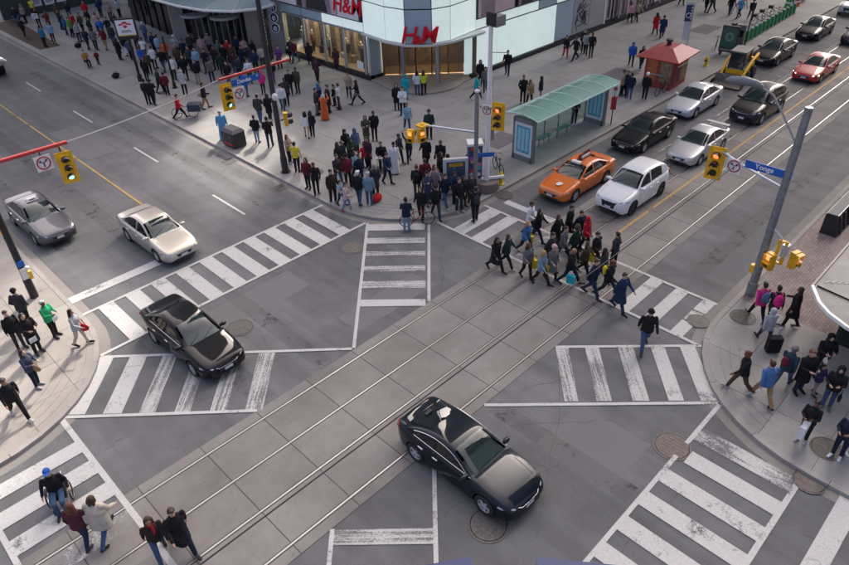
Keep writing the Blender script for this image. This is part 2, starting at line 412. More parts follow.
# ---- pavements: slabs, kerb stones and gutters
ZS = .13
def arc(cx, cy, r, a0, a1, n): return [(cx+r*math.cos(R(a0+(a1-a0)*i/n)), cy+r*math.sin(R(a0+(a1-a0)*i/n))) for i in range(n+1)]
def clip(poly, x0, x1, y0, y1):
    for ax, lim, sg in ((0, x0, 1), (0, x1, -1), (1, y0, 1), (1, y1, -1)):
        out = []
        for i in range(len(poly)):
            p, q = poly[i-1], poly[i]; a, c = (p[ax]-lim)*sg, (q[ax]-lim)*sg
            if (a >= 0) != (c >= 0):
                t = a/(a-c); out.append((p[0]+(q[0]-p[0])*t, p[1]+(q[1]-p[1])*t))
            if c >= 0: out.append(q)
        poly = out
        if len(poly) < 3: return []
    return poly
def area(p): return abs(sum(p[i-1][0]*p[i][1]-p[i][0]*p[i-1][1] for i in range(len(p))))/2
def offset_path(path, d):
    out = []
    for i, p in enumerate(path):
        a = Vector(path[max(i-1, 0)]); c = Vector(path[min(i+1, len(path)-1)]); t = (c-a).normalized(); n = Vector((-t.y, t.x)); out.append((p[0]+n.x*d, p[1]+n.y*d))
    return out
def pavement(name, kerb, rest, cell, ox, oy, m, side, extra=None):
    """kerb: path of the kerb's road face; rest closes the outline"""
    root = sempty(name)
    inner = offset_path(kerb, side*.2)
    poly = inner+rest
    b = MB(); b.prism(poly if side > 0 else poly[::-1], .002, ZS-.035); b.build('bed', JOINT, root)
    xs = [p[0] for p in poly]; ys = [p[1] for p in poly]
    i0, i1 = math.floor((min(xs)-ox)/cell), math.ceil((max(xs)-ox)/cell); j0, j1 = math.floor((min(ys)-oy)/cell), math.ceil((max(ys)-oy)/cell)
    g = .007
    for i in range(i0, i1):
        for j in range(j0, j1):
            x, y = ox+i*cell, oy+j*cell
            if extra and extra(x+cell/2, y+cell/2): continue
            c = clip(poly, x+g, x+cell-g, y+g, y+cell-g)
            if len(c) < 3 or area(c) < .02: continue
            s = MB(); dz = random.uniform(-.0025, .0025); s.prism([(p[0]-x, p[1]-y) for p in c], ZS-.09, ZS+dz)
            o = link('paving_slab', s.mesh('paving_slab', m), root, (x, y, 0))
    # kerb stones
    Ls = [0]
    for i in range(1, len(kerb)): Ls.append(Ls[-1]+(Vector(kerb[i])-Vector(kerb[i-1])).length)
    def at(L):
        for i in range(1, len(kerb)):
            if L <= Ls[i]+1e-6:
                t = (L-Ls[i-1])/(Ls[i]-Ls[i-1]); return (Vector(kerb[i-1]).lerp(Vector(kerb[i]), t), i)
        return (Vector(kerb[-1]), len(kerb)-1)
    n = max(1, round(Ls[-1]/2.4)); st = Ls[-1]/n
    for k in range(n):
        pts = [at(k*st+.008)[0]]+[Vector(kerb[i]) for i in range(len(kerb)) if k*st+.02 < Ls[i] < (k+1)*st-.02]+[at((k+1)*st-.008)[0]]
        if len(pts) < 2: continue
        o_ = offset_path(pts, side*.195); pp = [tuple(p) for p in pts]
        s = MB(); s.prism(pp+o_[::-1], 0, ZS+.008); s.build('kerb_stone', KERBC, root)
    s = MB(); go = offset_path(kerb, -side*.38)
    for i in range(len(kerb)-1): s.sheet([(*kerb[i], .006), (*kerb[i+1], .006), (*go[i+1], .006), (*go[i], .006)])
    s.build('gutter', GUTTER, root)
    return root
# big plaza corner with the shops
kA = [(17.5, 90)]+[(17.5, 90-i*6) for i in range(1, 11)]+arc(22.7, 24.5, 5.2, 180, 270, 10)+[(22.7+i*6, 19.3) for i in range(1, 10)]
pavA = pavement('plaza_pavement', kA, [(76.7, 34), (33, 34), (33, 90)], 2.55, 17.7, 19.5, CONC, 1, lambda x, y: x > 33.5 and y > 33.5)
kB = [(-9, 19.3)]+[(-4, 19.3)]+arc(-.2, 24.5, 5.2, -90, 0, 10)+[(5.0, 24.5+i*6) for i in range(1, 6)]
pavB = pavement('corner_pavement', kB, [(-9, 54.5)], 1.7, 5.0-.2-1.7*8, 19.5, concrete_mat('corner concrete', (.29, .28, .268), .05), 1)
kC = [(16.65, -9), (16.65, -4)]+arc(22, 1.2, 5.35, 180, 90, 10)+[(22+i*6, 6.55) for i in range(1, 8)]
BRICK, bt, bb = node_mat('red brick paving')
tn = bt.nodes.new('ShaderNodeTexBrick'); tn.inputs['Scale'].default_value = 1.0; tn.inputs['Brick Width'].default_value = .22; tn.inputs['Row Height'].default_value = .11; tn.inputs['Mortar Size'].default_value = .007
tn.inputs['Color1'].default_value = (.18, .14, .13, 1); tn.inputs['Color2'].default_value = (.23, .195, .185, 1); tn.inputs['Mortar'].default_value = (.08, .075, .072, 1)
tg = bt.nodes.new('ShaderNodeNewGeometry'); bt.links.new(tg.outputs['Position'], tn.inputs['Vector'])
tz = bt.nodes.new('ShaderNodeTexNoise'); tz.inputs['Scale'].default_value = .8; tz.inputs['Detail'].default_value = 5; bt.links.new(tg.outputs['Position'], tz.inputs['Vector'])
tm = bt.nodes.new('ShaderNodeMixRGB'); tm.blend_type = 'MULTIPLY'; tm.inputs[0].default_value = .55; bt.links.new(tn.outputs[0], tm.inputs[1]); bt.links.new(tz.outputs[0], tm.inputs[2])
tb = bt.nodes.new('ShaderNodeBump'); tb.inputs['Strength'].default_value = .4; tb.inputs['Distance'].default_value = .01; tb.invert = True; bt.links.new(tn.outputs[1], tb.inputs['Height']); bt.links.new(tb.outputs[0], bb.inputs['Normal'])
tsx = bt.nodes.new('ShaderNodeVectorMath'); tsx.operation = 'SCALE'; tsx.inputs['Scale'].default_value = 1.6; bt.links.new(tm.outputs[0], tsx.inputs[0]); bt.links.new(tsx.outputs[0], bb.inputs['Base Color'])
bb.inputs['Roughness'].default_value = .85
def brick_zone(x, y): return x > 23.6 and y < 5.9
pavC = pavement('brick_corner_pavement', kC, [(64, -9)], 1.7, 16.85, 6.35-1.7*9, CONC, -1, brick_zone)
s = MB(); s.prism([(23.65, -8.95), (60, -8.95), (60, 6.34), (23.65, 6.34)], ZS-.03, ZS-.001); s.build('brick_paving', BRICK, pavC)
# dark brown paving strip and dark slabs let into the plaza
BROWNP = concrete_mat('dark brown paving', (.075, .052, .042), .05, .2)
s = MB(); s.prism([(18.0, 65.6), (19.75, 65.5), (20.3, 79), (18.0, 79)], ZS-.02, ZS+.006); s.build('planting_strip', BROWNP, pavA)
DARKP = concrete_mat('dark paving', (.15, .15, .16), .04)
for (x, y, w, d) in ((43.0, 23.3, 2.3, 2.0), (28.2, 22.6, 2.2, 1.6), (57.5, 24.2, 3.0, 1.7)):
    s = MB(); s.prism([(x, y), (x+w, y), (x+w, y+d), (x, y+d)], ZS-.02, ZS+.006); s.build('dark_paving_slab', DARKP, pavA)
# grooved ramp strips at the rounded corners
def ramp(parent, cx, cy, r, a0, a1):
    for k in range(4):
        for s0 in range(3):
            a = a0+(a1-a0)*s0/3; c = a0+(a1-a0)*(s0+.94)/3; q = r+.45+.32*k
            inn = arc(cx, cy, 5.2-q+r if False else 5.2-.45-.32*k, a, c, 4); out = arc(cx, cy, 5.2-.45-.32*k-.02, a, c, 4)
            s = MB(); s.prism(inn+out[::-1], ZS-.02, ZS+.0045); s.build('ramp_groove', GUTTER, parent)
ramp(pavB, -.2, 24.5, 0, -72, -18); ramp(pavA, 22.7, 24.5, 0, 200, 250); ramp(pavC, 22, 1.2, 0, 108, 160)

# ---- iron covers in the ground
IRON = mat('cast iron', (.115, .108, .102), .6, .3, var=.25, vscale=9, bump=.4, bscale=40)
RUST = mat('rusty cover', (.155, .13, .12), .75, .1, var=.2, vscale=7)
def cover(x, y, r, z, m, label):
    t = thing('manhole_cover', label, 'manhole cover', (x, y, z), 0, 'iron covers in the ground')
    s = MB(); s.lathe([(r*1.16, 0), (r*1.16, .012), (r*1.04, .012), (r*1.04, 0)], 28); s.build('rim', IRON, t, True)
    s = MB(); s.lathe([(r, 0), (r, .014), (.001, .014)], 28)
    for i in range(-3, 4):
        h = math.sqrt(max(r*r*.75-(i*r*.25)**2, .001)); s.box(i*r*.25-.012, i*r*.25+.012, -h, h, .012, .02)
    s.build('lid', m, t)
cover(15.74, 20.89, .46, .004, IRON, 'round manhole cover between the top crosswalk stripes and diagonal crossing')
cover(8.96, 19.71, .46, .004, IRON, 'round manhole cover at the nose of the black sedan on the left')
cover(15.01, 4.68, .5, .004, RUST, 'reddish round manhole cover on the lower right crosswalk line')
cover(8.93, 6.99, .5, .004, IRON, 'round manhole cover in front of the black coupe')
cover(16.5, 1.15, .4, .026, RUST, 'rusty drain cover at the lower right kerb')
cover(21.3, 6.95, .36, .028, IRON, 'round drain cover at the end of the right crosswalk')
cover(22.53, 5.78, .42, ZS+.004, IRON, 'round cover in the pavement left of the pink jacket walker')
cover(18.0, 1.2, .42, ZS+.004, IRON, 'round cover in the pavement under the white shoes wearer')
cover(24.3, 18.95, .4, .01, IRON, 'round drain cover at the kerb below the yellow hydrant')
cover(21.6, 44.3, .35, ZS+.004, IRON, 'small round cover in the plaza left of the transit sign foot')
cover(19.9, 46.9, .35, ZS+.004, IRON, 'small round cover in the plaza near the seated performer')
cover(24.2, 22.6, .45, ZS+.004, IRON, 'round cover in the plaza behind the poster board')
cover(21.8, 25.7, .4, ZS+.004, IRON, 'round cover under the white gowned figure')
cover(19.3, 28.2, .35, ZS+.004, IRON, 'round cover by the yellow shirt')
# square grates along the kerb
for (x, y, lab) in ((16.95, 33.4, 'iron gully grate by the kerb at the litter bin'), (17.0, 28.4, 'iron gully grate by the kerb below the tall black pole')):
    t = thing('gully_grate', lab, 'grate', (x, y, .008), 0, 'gully grates along the kerb')
    s = MB(); s.box(-.36, .36, -.36, .36, 0, .006); s.build('frame', IRON, t)
    for i in range(7): s = MB(); s.box(-.3, .3, -.3+i*.1-.03, -.3+i*.1+.02, .006, .016); s.build('bar', IRON, t)

# ---- repairs and sealed cracks in the asphalt
PATCH1 = mat('older asphalt patch', (.148, .149, .152), .85, var=.12, vscale=28, bump=.4, bscale=80)
PATCH2 = mat('newer asphalt patch', (.115, .118, .123), .85, var=.12, vscale=28, bump=.4, bscale=80)
SEALC = mat('crack sealant', (.08, .081, .084), .7, var=.3, vscale=8)
for (x0, x1, y0, y1, m_) in ((12.0, 16.2, 16.1, 17.4, PATCH1), (6.0, 8.4, 29.4, 31.6, PATCH2), (12.2, 14.6, 5.2, 7.8, PATCH1), (24.5, 33.0, 7.4, 8.7, PATCH2), (11.4, 13.2, 40, 46, PATCH1), (5.6, 7.2, 40, 47, PATCH2), (26, 40, 15.9, 17.0, PATCH2), (8.2, 12.6, 20.0, 21.6, PATCH1)):
    pts = []
    for (ax, ay, bx, by) in ((x0, y0, x1, y0), (x1, y0, x1, y1), (x1, y1, x0, y1), (x0, y1, x0, y0)):
        for i in range(8): t_ = i/8; pts.append((ax+(bx-ax)*t_+random.uniform(-.04, .04), ay+(by-ay)*t_+random.uniform(-.04, .04)))
    paint('asphalt_patch', pts, m_, z=.0045)
def crack(p, q, w=.011, n=16, wob=.18):
    p, q = Vector(p), Vector(q); d = (q-p).normalized(); nn = Vector((-d.y, d.x)); pts = []; o_ = 0
    for i in range(n+1): o_ += random.uniform(-wob, wob)*.5; o_ *= .85; pts.append(p.lerp(q, i/n)+nn*o_)
    s = MB(); vs = []
    for i, c in enumerate(pts): ww = w*random.uniform(.5, 1.3); vs += [(c.x+nn.x*ww, c.y+nn.y*ww, .0055), (c.x-nn.x*ww, c.y-nn.y*ww, .0055)]
    s.add(vs, [(2*i, 2*i+1, 2*i+3, 2*i+2) for i in range(n)]); s.build('sealed_crack', SEALC, road)
for a_, b_ in (((15.6, 9.2), (9.6, 5.6)), ((14.8, 6.4), (12.2, 8.9)), ((6.0, 22.0), (14.0, 21.2)), ((7.6, 26.3), (7.9, 40)), ((12.4, 31), (12.6, 50)), ((24, 8.9), (45, 8.6)), ((15.4, 36), (15.2, 60)), ((3.5, 17.2), (9.5, 17.0)), ((11, 3.9), (16, 3.6)), ((25, 17.6), (44, 17.9)), ((12, 17.8), (16.5, 19.6)), ((17.2, 7.9), (13.5, 9.7))): crack(a_, b_)
# smooth darker wheel paths left by traffic, dried stains
STAIN = paint_mat('oil stain', (.05, .049, .05), .72, 0, (.5, .5))
for (x0, x1, y0, y1) in ((6.2, 7.0, 30, 60), (8.6, 9.4, 28, 60), (12.2, 12.9, 4.6, 9.8), (15.0, 15.7, 27, 60), (24.2, 60, 8.1, 8.8), (24.2, 60, 16.4, 17.2), (24.2, 60, 13.5, 14.4), (7.0, 7.8, 15.7, 22.0), (9.6, 10.3, 15.7, 22)): paint('wheel_path_stain', [(x0, y0), (x1, y0), (x1, y1), (x0, y1)], STAIN, z=.0065 if not (y0 > 12 and y1 < 15) else .0172)

# ================================================================ buildings
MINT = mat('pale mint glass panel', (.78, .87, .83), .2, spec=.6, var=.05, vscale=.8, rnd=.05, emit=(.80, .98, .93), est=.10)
MINTB = mat('blue grey glass panel', (.36, .46, .53), .14, spec=.6, var=.05, vscale=.8, rnd=.05)
PALEG = mat('grey cladding panel', (.33, .34, .36), .3, spec=.5, var=.06, vscale=1, rnd=.05)
SEAM = mat('panel seam metal', (.07, .085, .09), .5, .2)
PLINTH = mat('black granite plinth', (.012, .012, .014), .25, var=.2)
WOOD = mat('warm wood lining', (.26, .19, .135), .55, var=.22, vscale=3)
WOODF = mat('shop floor', (.34, .24, .16), .45, var=.1)
LAMPW = mat('shop downlight', (.9, .8, .6), .5, emit=(1, .78, .5), est=14)
PANE = glass_mat('shop pane', (.80, .86, .86), .82)
DOORG = glass_mat('door pane', (.5, .5, .48), .6)
FRAME = mat('pale aluminium frame', (.42, .43, .46), .38, .5)
CONCW = concrete_mat('building concrete', (.34, .33, .325), .03, .08)
POSTW = mat('poster white', (.72, .68, .70), .4); POSTP = mat('poster pink', (.56, .44, .48), .4, var=.12, vscale=.9); POSTD = mat('poster dark', (.03, .028, .032), .4); POSTM = mat('poster mauve', (.30, .22, .26), .4, var=.2, vscale=1.2)
LOGO = mat('red lettering', (.66, .006, .02), .45, spec=.3)

shop = thing('corner_store', 'pale glass corner store with curved upper floor and red letters above the entrance', 'building', (31.4, 32.05, 0))
ox, oy = 31.4, 32.05
def part(name, mb_, m, parent=None, **k):
    mb_.v = [(p[0]-ox, p[1]-oy, p[2]) for p in mb_.v]
    return mb_.build(name, m, parent or shop, **k)
def panel(p, q, z0, z1, m, name='glass_panel', out=.03, th=.06, gap=.042):
    """upright panel between two plan points, proud of the backing by out"""
    p, q = Vector(p), Vector(q); d = (q-p).normalized(); n = Vector((d.y, -d.x))
    p = p+d*gap; q = q-d*gap
    s = MB(); s.prism([tuple(p+n*out), tuple(q+n*out), tuple(q+n*(out-th)), tuple(p+n*(out-th))], z0+gap, z1-gap)
    return part(name, s, m)
# backing core behind the panels
YS = [37.75, 40.1, 42.5, 45.0, 47.8]
XS = [36.95+2.43*i for i in range(17)]
s = MB(); s.prism([(31.5, 37.6), (31.22, 35.1), (31.47, 33.5), (32.62, 32.2), (34.0, 31.78), (36.9, 32.15), (78, 32.15), (78, 34), (38.2, 34), (33.6, 38.4), (33.6, 48.5), (31.5, 48.5)], 3.46, 9.4); part('upper_wall', s, SEAM)
s = MB(); s.prism([(38.6, 32.12), (78, 32.12), (78, 34), (38.6, 34)], 0, 3.44); part('ground_floor_wall', s, SEAM)
# display windows along the plaza side
s = MB(); s.box(31.3, 31.62, 37.2, 47.8, ZS, .5); part('plinth', s, PLINTH)
s = MB(); s.box(31.45, 33.5, 37.75, 47.8, .5, .56); part('display_floor', s, WOODF)
s = MB(); s.box(33.2, 33.4, 37.75, 47.8, .56, 3.44); part('display_back_wall', s, mat('dark shop lining', (.085, .065, .055), .6, var=.3, vscale=2))
for i, (y_, w_, m_) in enumerate(((38.1, .5, WOOD), (39.3, .35, PALEG), (40.5, .55, WOOD), (41.6, .3, POSTM), (42.8, .5, WOOD), (44.0, .4, PALEG), (45.4, .6, WOOD), (46.7, .4, POSTM))):
    s = MB(); s.box(33.14, 33.195, y_, y_+w_, .58, 2.6+.2*(i % 3)); part('wall_panel', s, m_)
for i, (x_, y_, m_) in enumerate(((32.7, 38.3, POSTD), (32.5, 40.5, WOOD), (32.8, 42.0, PALEG), (32.6, 44.4, POSTD), (32.5, 45.8, WOOD))):
    s = MB(); s.box(x_-.2, x_+.2, y_-.25, y_+.25, .57, .95+.15*(i % 2)); part('display_plinth', s, m_)
s = MB(); s.box(31.62, 33.2, 37.6, 37.7, .56, 3.44); part('display_side_wall', s, WOOD)
for i in range(4):
    y0, y1 = YS[i], YS[i+1]
    wdw = MB(); wdw.box(31.42, 31.44, y0+.08, y1-.08, .52, 3.36); w = part('display_window', wdw, PANE)
    f = MB(); f.box(31.36, 31.5, y0-.11, y0+.11, .5, 3.42); part('window_post', f, FRAME)
    l = MB(); l.box(32.2, 32.6, y0+.6, y1-.6, 3.34, 3.38); part('downlight', l, LAMPW)
f = MB(); f.box(31.36, 31.5, 47.7, 47.9, .5, 3.42); part('window_post', f, FRAME)
f = MB(); f.box(31.34, 31.5, 37.75, 47.8, 3.36, 3.46); part('window_head', f, FRAME)
s = MB(); s.box(31.39, 31.405, 38.05, 38.75, .75, 1.3); part('window_notice', s, WHITE)
# spandrel band and poster over the windows
for i in range(4):
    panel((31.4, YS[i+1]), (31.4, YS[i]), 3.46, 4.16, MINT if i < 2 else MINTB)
panel((31.4, 50.4), (31.4, 47.8), 3.46, 6.4, MINT if False else MINTB)
s = MB(); s.box(31.30, 31.42, 37.82, 48.6, 4.17, 9.0); part('poster_frame', s, POSTD)
s = MB(); s.box(31.285, 31.30, 38.05, 48.4, 4.24, 8.9); pst = part('poster', s, POSTW)
def on_poster(pts, m, x=31.281):
    s = MB(); s.sheet([(x, y, z) for y, z in pts]); return part('poster_print', s, m)
on_poster([(40.4, 4.26), (45.4, 4.26), (45.4, 8.8), (40.4, 8.8)], POSTM, 31.282)
on_poster([(41.5, 4.26), (44.2, 4.26), (43.6, 6.2), (42.9, 8.6), (42.2, 6.4)], POSTD, 31.279)
on_poster([(44.6, 4.26), (45.3, 4.26), (45.0, 7.2)], POSTD, 31.279)
on_poster([(40.5, 4.26), (41.1, 4.26), (41.3, 8.2), (40.8, 8.2)], POSTP, 31.279)
text('H&M', 1.5, LOGO, shop, (31.27-ox, 39.3-oy, 5.05), (0, -1, 0), extrude=.012, shear=.22, bold=.03)
# curved upper floor over the entrance
CV = [(31.4, 37.72), (31.1, 35.1), (31.36, 33.42), (32.55, 32.08), (33.95, 31.68), (36.92, 32.03)]
for i in range(5):
    p, q = CV[i], CV[i+1]; mm = MINTB if i == 2 else MINT
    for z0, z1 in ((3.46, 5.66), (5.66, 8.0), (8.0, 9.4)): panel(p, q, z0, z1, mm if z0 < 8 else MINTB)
s = MB()
can = [(31.25, 37.85), (30.95, 35.05), (31.2, 33.3), (32.45, 31.9), (33.9, 31.42), (36.9, 31.25), (37.15, 31.3)]
s.prism(can+[(37.15, 32.0), (34, 31.85), (32.65, 32.25), (31.55, 33.5), (31.3, 35.1), (31.55, 37.85)], 3.32, 3.455); part('entrance_canopy', s, mat('canopy white', (.55, .58, .57), .35))
lx = Vector((32.55-31.36, 32.08-33.42, 0)).normalized(); ln = Vector((lx.y, -lx.x, 0))
mid = Vector((31.95, 32.74, 4.02))+ln*.12
for ch, off, sz in (('H', -.68, 1.5), ('&', -.1, .75), ('M', .66, 1.5)):
    pos = mid+lx*off
    o = text(ch, sz, LOGO, shop, (pos.x-ox, pos.y-oy, pos.z-(.3 if ch == '&' else 0)), lx, extrude=.06, shear=.22, bold=.018); o.name = 'sign_letter'
# recessed entrance
s = MB(); s.prism([(31.3, 37.2)]+[(33.9+3.05*math.cos(R(a)), 34.5+3.1*math.sin(R(a))) for a in range(158, 300, 14)]+[(36.9, 32.0), (38, 34), (33.6, 38.2)], ZS-.03, ZS+.11); part('entrance_step', s, concrete_mat('step stone', (.30, .285, .27), .03))
s = MB(); s.prism([(38.4, 34.6), (38.7, 34.9), (34.3, 39.1), (34.0, 38.8)], ZS, 3.44); part('lobby_back_wall', s, WOOD)
s = MB(); s.prism([(32.6, 37.3), (37.0, 32.7), (38.6, 34.6), (34.2, 38.9)], ZS+.1, ZS+.125); part('lobby_floor', s, WOODF)
s = MB(); s.prism([(32.0, 37.2), (36.9, 32.2), (38.6, 34.6), (34.2, 38.9)], 3.3, 3.33); part('lobby_ceiling', s, WOOD)
for (x, y) in ((33.9, 36.3), (34.9, 35.2), (36.0, 34.1)):
    s = MB(); s.box(x, x+1.0, y, y+.9, 3.26, 3.29); part('downlight', s, LAMPW)
s = MB(); s.prism([(31.42, 37.25), (32.75, 37.32), (32.75, 37.42), (31.42, 37.45)], ZS+.3, 3.3); part('side_glass', s, MINTB)
s = MB(); s.box(31.35, 32.8, 37.2, 37.5, ZS, ZS+.32); part('plinth', s, PLINTH)
for (x, y, r, m) in ((31.95, 34.35, .15, STEEL), (33.95, 33.0, .13, FRAME), (34.4, 33.35, .17, WOOD)):
    s = MB(); s.lathe([(r, ZS+.1), (r, 3.32)], 14, Matrix.Translation((x, y, 0))); part('entrance_column', s, m, smooth=True)
for i in range(5):
    p = Vector((32.6, 37.2)).lerp(Vector((36.8, 32.95)), i/5); q = Vector((32.6, 37.2)).lerp(Vector((36.8, 32.95)), (i+1)/5)
    panel(p, q, ZS+.14, 3.3, DOORG, 'door_pane', 0, .02, .05)
    s = MB(); s.bar((p.x, p.y, ZS+.12), (p.x, p.y, 3.3), .07, .07); part('door_post', s, mat('bronze door metal', (.10, .075, .05), .4, .6))
s = MB(); s.box(36.72, 37.0, 31.98, 32.6, ZS, 3.32); part('corner_pier', s, mat('brown pier', (.11, .085, .065), .5, var=.15))
panel((36.2, 32.5), (36.72, 32.1), .35, 3.3, MINT)
# long facade along the tram street
s = MB(); s.box(36.4, 78, 31.9, 32.11, ZS, .47); part('plinth', s, PLINTH)
for i in range(16):
    a, c = (XS[i], 32.05), (XS[i+1], 32.05)
    m = MINT if i < 4 else (MINTB if i == 4 else PALEG)
    if i < 7: panel(a, c, .47, 3.43, m)
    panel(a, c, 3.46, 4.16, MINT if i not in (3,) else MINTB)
# dark drawing on one pane, then narrow display panes with pictures
s = MB()
for j in range(26):
    cx_, cz_ = XS[5]+.5+random.random()*1.5, 1.1+random.random()*1.9; a_ = random.random()*3.1; l_ = .12+random.random()*.4
    s.bar((cx_-l_*math.cos(a_), 32.008, cz_-l_*math.sin(a_)), (cx_+l_*math.cos(a_), 32.008, cz_+l_*math.sin(a_)), .008, .05+.09*random.random(), (0, 1, 0))
part('window_graphic', s, POSTD)
for i in range(7, 16):
    x0, x1 = XS[i], XS[i+1]
    s = MB(); s.box(x0-.09, x0+.09, 31.98, 32.11, .47, 3.43); part('window_post', s, WHITE if i == 7 else FRAME)
    for h in (0, 1):
        a, c = x0+.1+h*1.19, x0+1.17+h*1.19
        s = MB(); s.box(a, c, 32.05, 32.11, .5, 3.4); w = part('display_window', s, DARKGLASS if (i+h) % 3 else PALEG)
        s = MB(); s.box(a+.1, c-.1, 32.03, 32.045, .7, 3.2); part('window_picture', s, [POSTP, POSTM, POSTW, POSTM][(i*2+h) % 4], w) if False else part('window_picture', s, [POSTM, POSTP, PALEG, POSTM][(i*2+h) % 4])
        s = MB(); zb = .75+.1*((i+h) % 2); s.prism([(a+.35, 32.022), (a+.75, 32.022), (a+.75, 32.028), (a+.35, 32.028)], zb, zb+1.5); part('window_figure', s, POSTD)
for (x0, x1, m, m2) in ((37.05, 41.1, POSTP, POSTM), (41.6, 45.5, POSTM, POSTD), (46.3, 53, POSTP, POSTD), (54, 62, POSTW, POSTM)):
    s = MB(); s.box(x0-.12, x1+.12, 31.93, 32.06, 4.17, 9.0); part('poster_frame', s, POSTD)
    s = MB(); s.box(x0, x1, 31.915, 31.93, 4.24, 8.9); part('poster', s, m)
    s = MB(); s.prism([(x0+.3, 31.908), (x0+(x1-x0)*.45, 31.908), (x0+(x1-x0)*.45, 31.913), (x0+.3, 31.913)], 4.26, 7.8); part('poster_print', s, m2)
# roof of the podium
s = MB(); s.box(31.6, 78, 34.02, 48.4, 9.3, 10.9); part('roof', s, mat('roof gravel', (.2, .2, .2), .9, var=.2))
s = MB(); s.box(31.6, 33.5, 38.4, 48.4, 3.5, 9.28); part('inner_wall', s, SEAM)

# mannequins in the display windows
MANN = mat('mannequin', (.55, .5, .45), .4)
def mannequin(x, y, c1, c2, label):
    t = thing('mannequin', label, 'mannequin', (x, y, .57), R(180), 'mannequins in the display windows')
    s = MB()
    for sy in (-1, 1):
        s.tube([(0, sy*.08, 0), (0, sy*.09, .45), (0, sy*.09, .85)], [.04, .05, .08], 8)
    s.build('legs', c2, t, True)
    s = MB(); s.tube([(0, 0, .8), (0, 0, 1.0), (0, 0, 1.25), (0, 0, 1.42), (0, 0, 1.46)], [.16, .13, .18, .17, .06], 10)
    for sy in (-1, 1): s.tube([(0, sy*.19, 1.4), (.02, sy*.24, 1.12), (.08, sy*.22, .86)], [.055, .045, .035], 7)
    s.build('jacket', c1, t, True)
    s = MB(); s.tube([(0, 0, 1.44), (0, 0, 1.52)], .05, 8); s.ball((.01, 0, 1.62), (.1, .08, .125)); s.build('head', MANN, t, True)
fb = mat('mannequin black', (.02, .02, .022), .7); fg = mat('mannequin ochre', (.42, .25, .06), .7); fw_ = mat('mannequin grey', (.3, .3, .3), .7); fr = mat('mannequin rust', (.25, .09, .04), .7)
mannequin(32.2, 38.9, fb, fb, 'dark dressed mannequin in the display window nearest the entrance')
mannequin(32.5, 41.2, fg, fw_, 'mannequin in ochre jacket in the second display window')
mannequin(32.2, 43.6, fb, fw_, 'mannequin in black jacket in the third display window')
mannequin(32.4, 46.6, fw_, fb, 'grey dressed mannequin in the display window by the concrete wall')
mannequin(32.3, 45.2, fr, fb, 'mannequin in rust jacket, last window but one from the entrance')
mannequin(32.1, 42.9, fw_, fb, 'grey jacketed mannequin close to the glass in the third display window')
mannequin(32.15, 40.6, fb, fg, 'mannequin in ochre trousers in the second display window')
mannequin(32.6, 39.6, fr, fb, 'mannequin in rust jacket deep in the window nearest the entrance')

# ---- neighbouring mall with glass canopy
mall = thing('mall_entrance', 'mall entrance with curved glass canopy, concrete pillars and arched door hoods', 'building', (30.5, 50.5, 0))
def mp(name, mb_, m, **k):
    mb_.v = [(p[0]-30.5, p[1]-50.5, p[2]) for p in mb_.v]; return mb_.build(name, m, mall, **k)
s = MB(); s.prism([(31.35, 47.95), (31.9, 47.95), (31.9, 51.2), (30.9, 51.2)], ZS, 4.9); mp('concrete_wall', s, CONCW)
s = MB(); s.prism([(29.7, 50.6), (30.7, 50.3), (31.0, 51.1), (30.1, 51.4)], ZS, 4.6); mp('pillar', s, CONCW)
s = MB(); s.prism([(26.5, 57.2), (27.5, 56.8), (27.9, 57.9), (26.9, 58.2)], ZS, 4.6); mp('pillar', s, CONCW)
DK = mat('dark shop interior', (.03, .028, .026), .7, var=.3, vscale=1)
s = MB(); s.prism([(31.6, 51.9), (34, 52), (31, 62), (28.6, 69), (28.2, 69), (29.4, 59.4), (31.2, 52.0)], ZS, 4.6); mp('inner_wall', s, DK)
fz = [(30.4, 51.5), (29.5, 53.2), (28.7, 54.9), (27.9, 56.7)]
for i in range(3):
    p, q = Vector(fz[i]), Vector(fz[i+1])
    for h in (0, 1, 2):
        a, c = p.lerp(q, h/3), p.lerp(q, (h+1)/3); d = (c-a).normalized(); n = Vector((d.y, -d.x)); a2, c2 = a+d*.04, c-d*.04
        s = MB(); s.prism([tuple(a2), tuple(c2), tuple(c2+n*.02), tuple(a2+n*.02)], ZS+.05, 2.6); mp('door_pane', s, DOORG)
        s = MB(); s.prism([tuple(a2), tuple(c2), tuple(c2+n*.02), tuple(a2+n*.02)], 2.7, 4.4); mp('transom_pane', s, glass_mat('transom pane', (.4, .42, .42), .55))
        s = MB(); s.bar((a.x, a.y, ZS), (a.x, a.y, 4.5), .08, .08); mp('door_post', s, FRAME)
for (cx_, cy_, r_) in ((29.2, 52.9, 1.25), (28.0, 55.6, 1.25)):
    s = MB(); pts = []
    for a in range(0, 181, 15):
        an = R(a+62+90); pts.append((cx_+r_*math.cos(an), cy_+r_*math.sin(an)))
    s.prism(pts, 2.62, 2.82); mp('door_hood', s, mat('door hood', (.42, .42, .42), .4), smooth=False)
for a in range(6):
    y = 59.5+a*1.7; x = 28.2-.02*a
    s = MB(); s.bar((27.6+a*.12, y, ZS), (27.6+a*.12, y, 4.5), .12, .12); mp('shopfront_post', s, BLACKM)
    s = MB(); s.prism([(27.65+a*.12, y+.1), (27.75+a*.12, y+1.6), (27.77+a*.12, y+1.6), (27.67+a*.12, y+.1)], ZS+.1, 4.3); mp('shopfront_pane', s, glass_mat('smoked pane', (.2, .21, .21), .5))
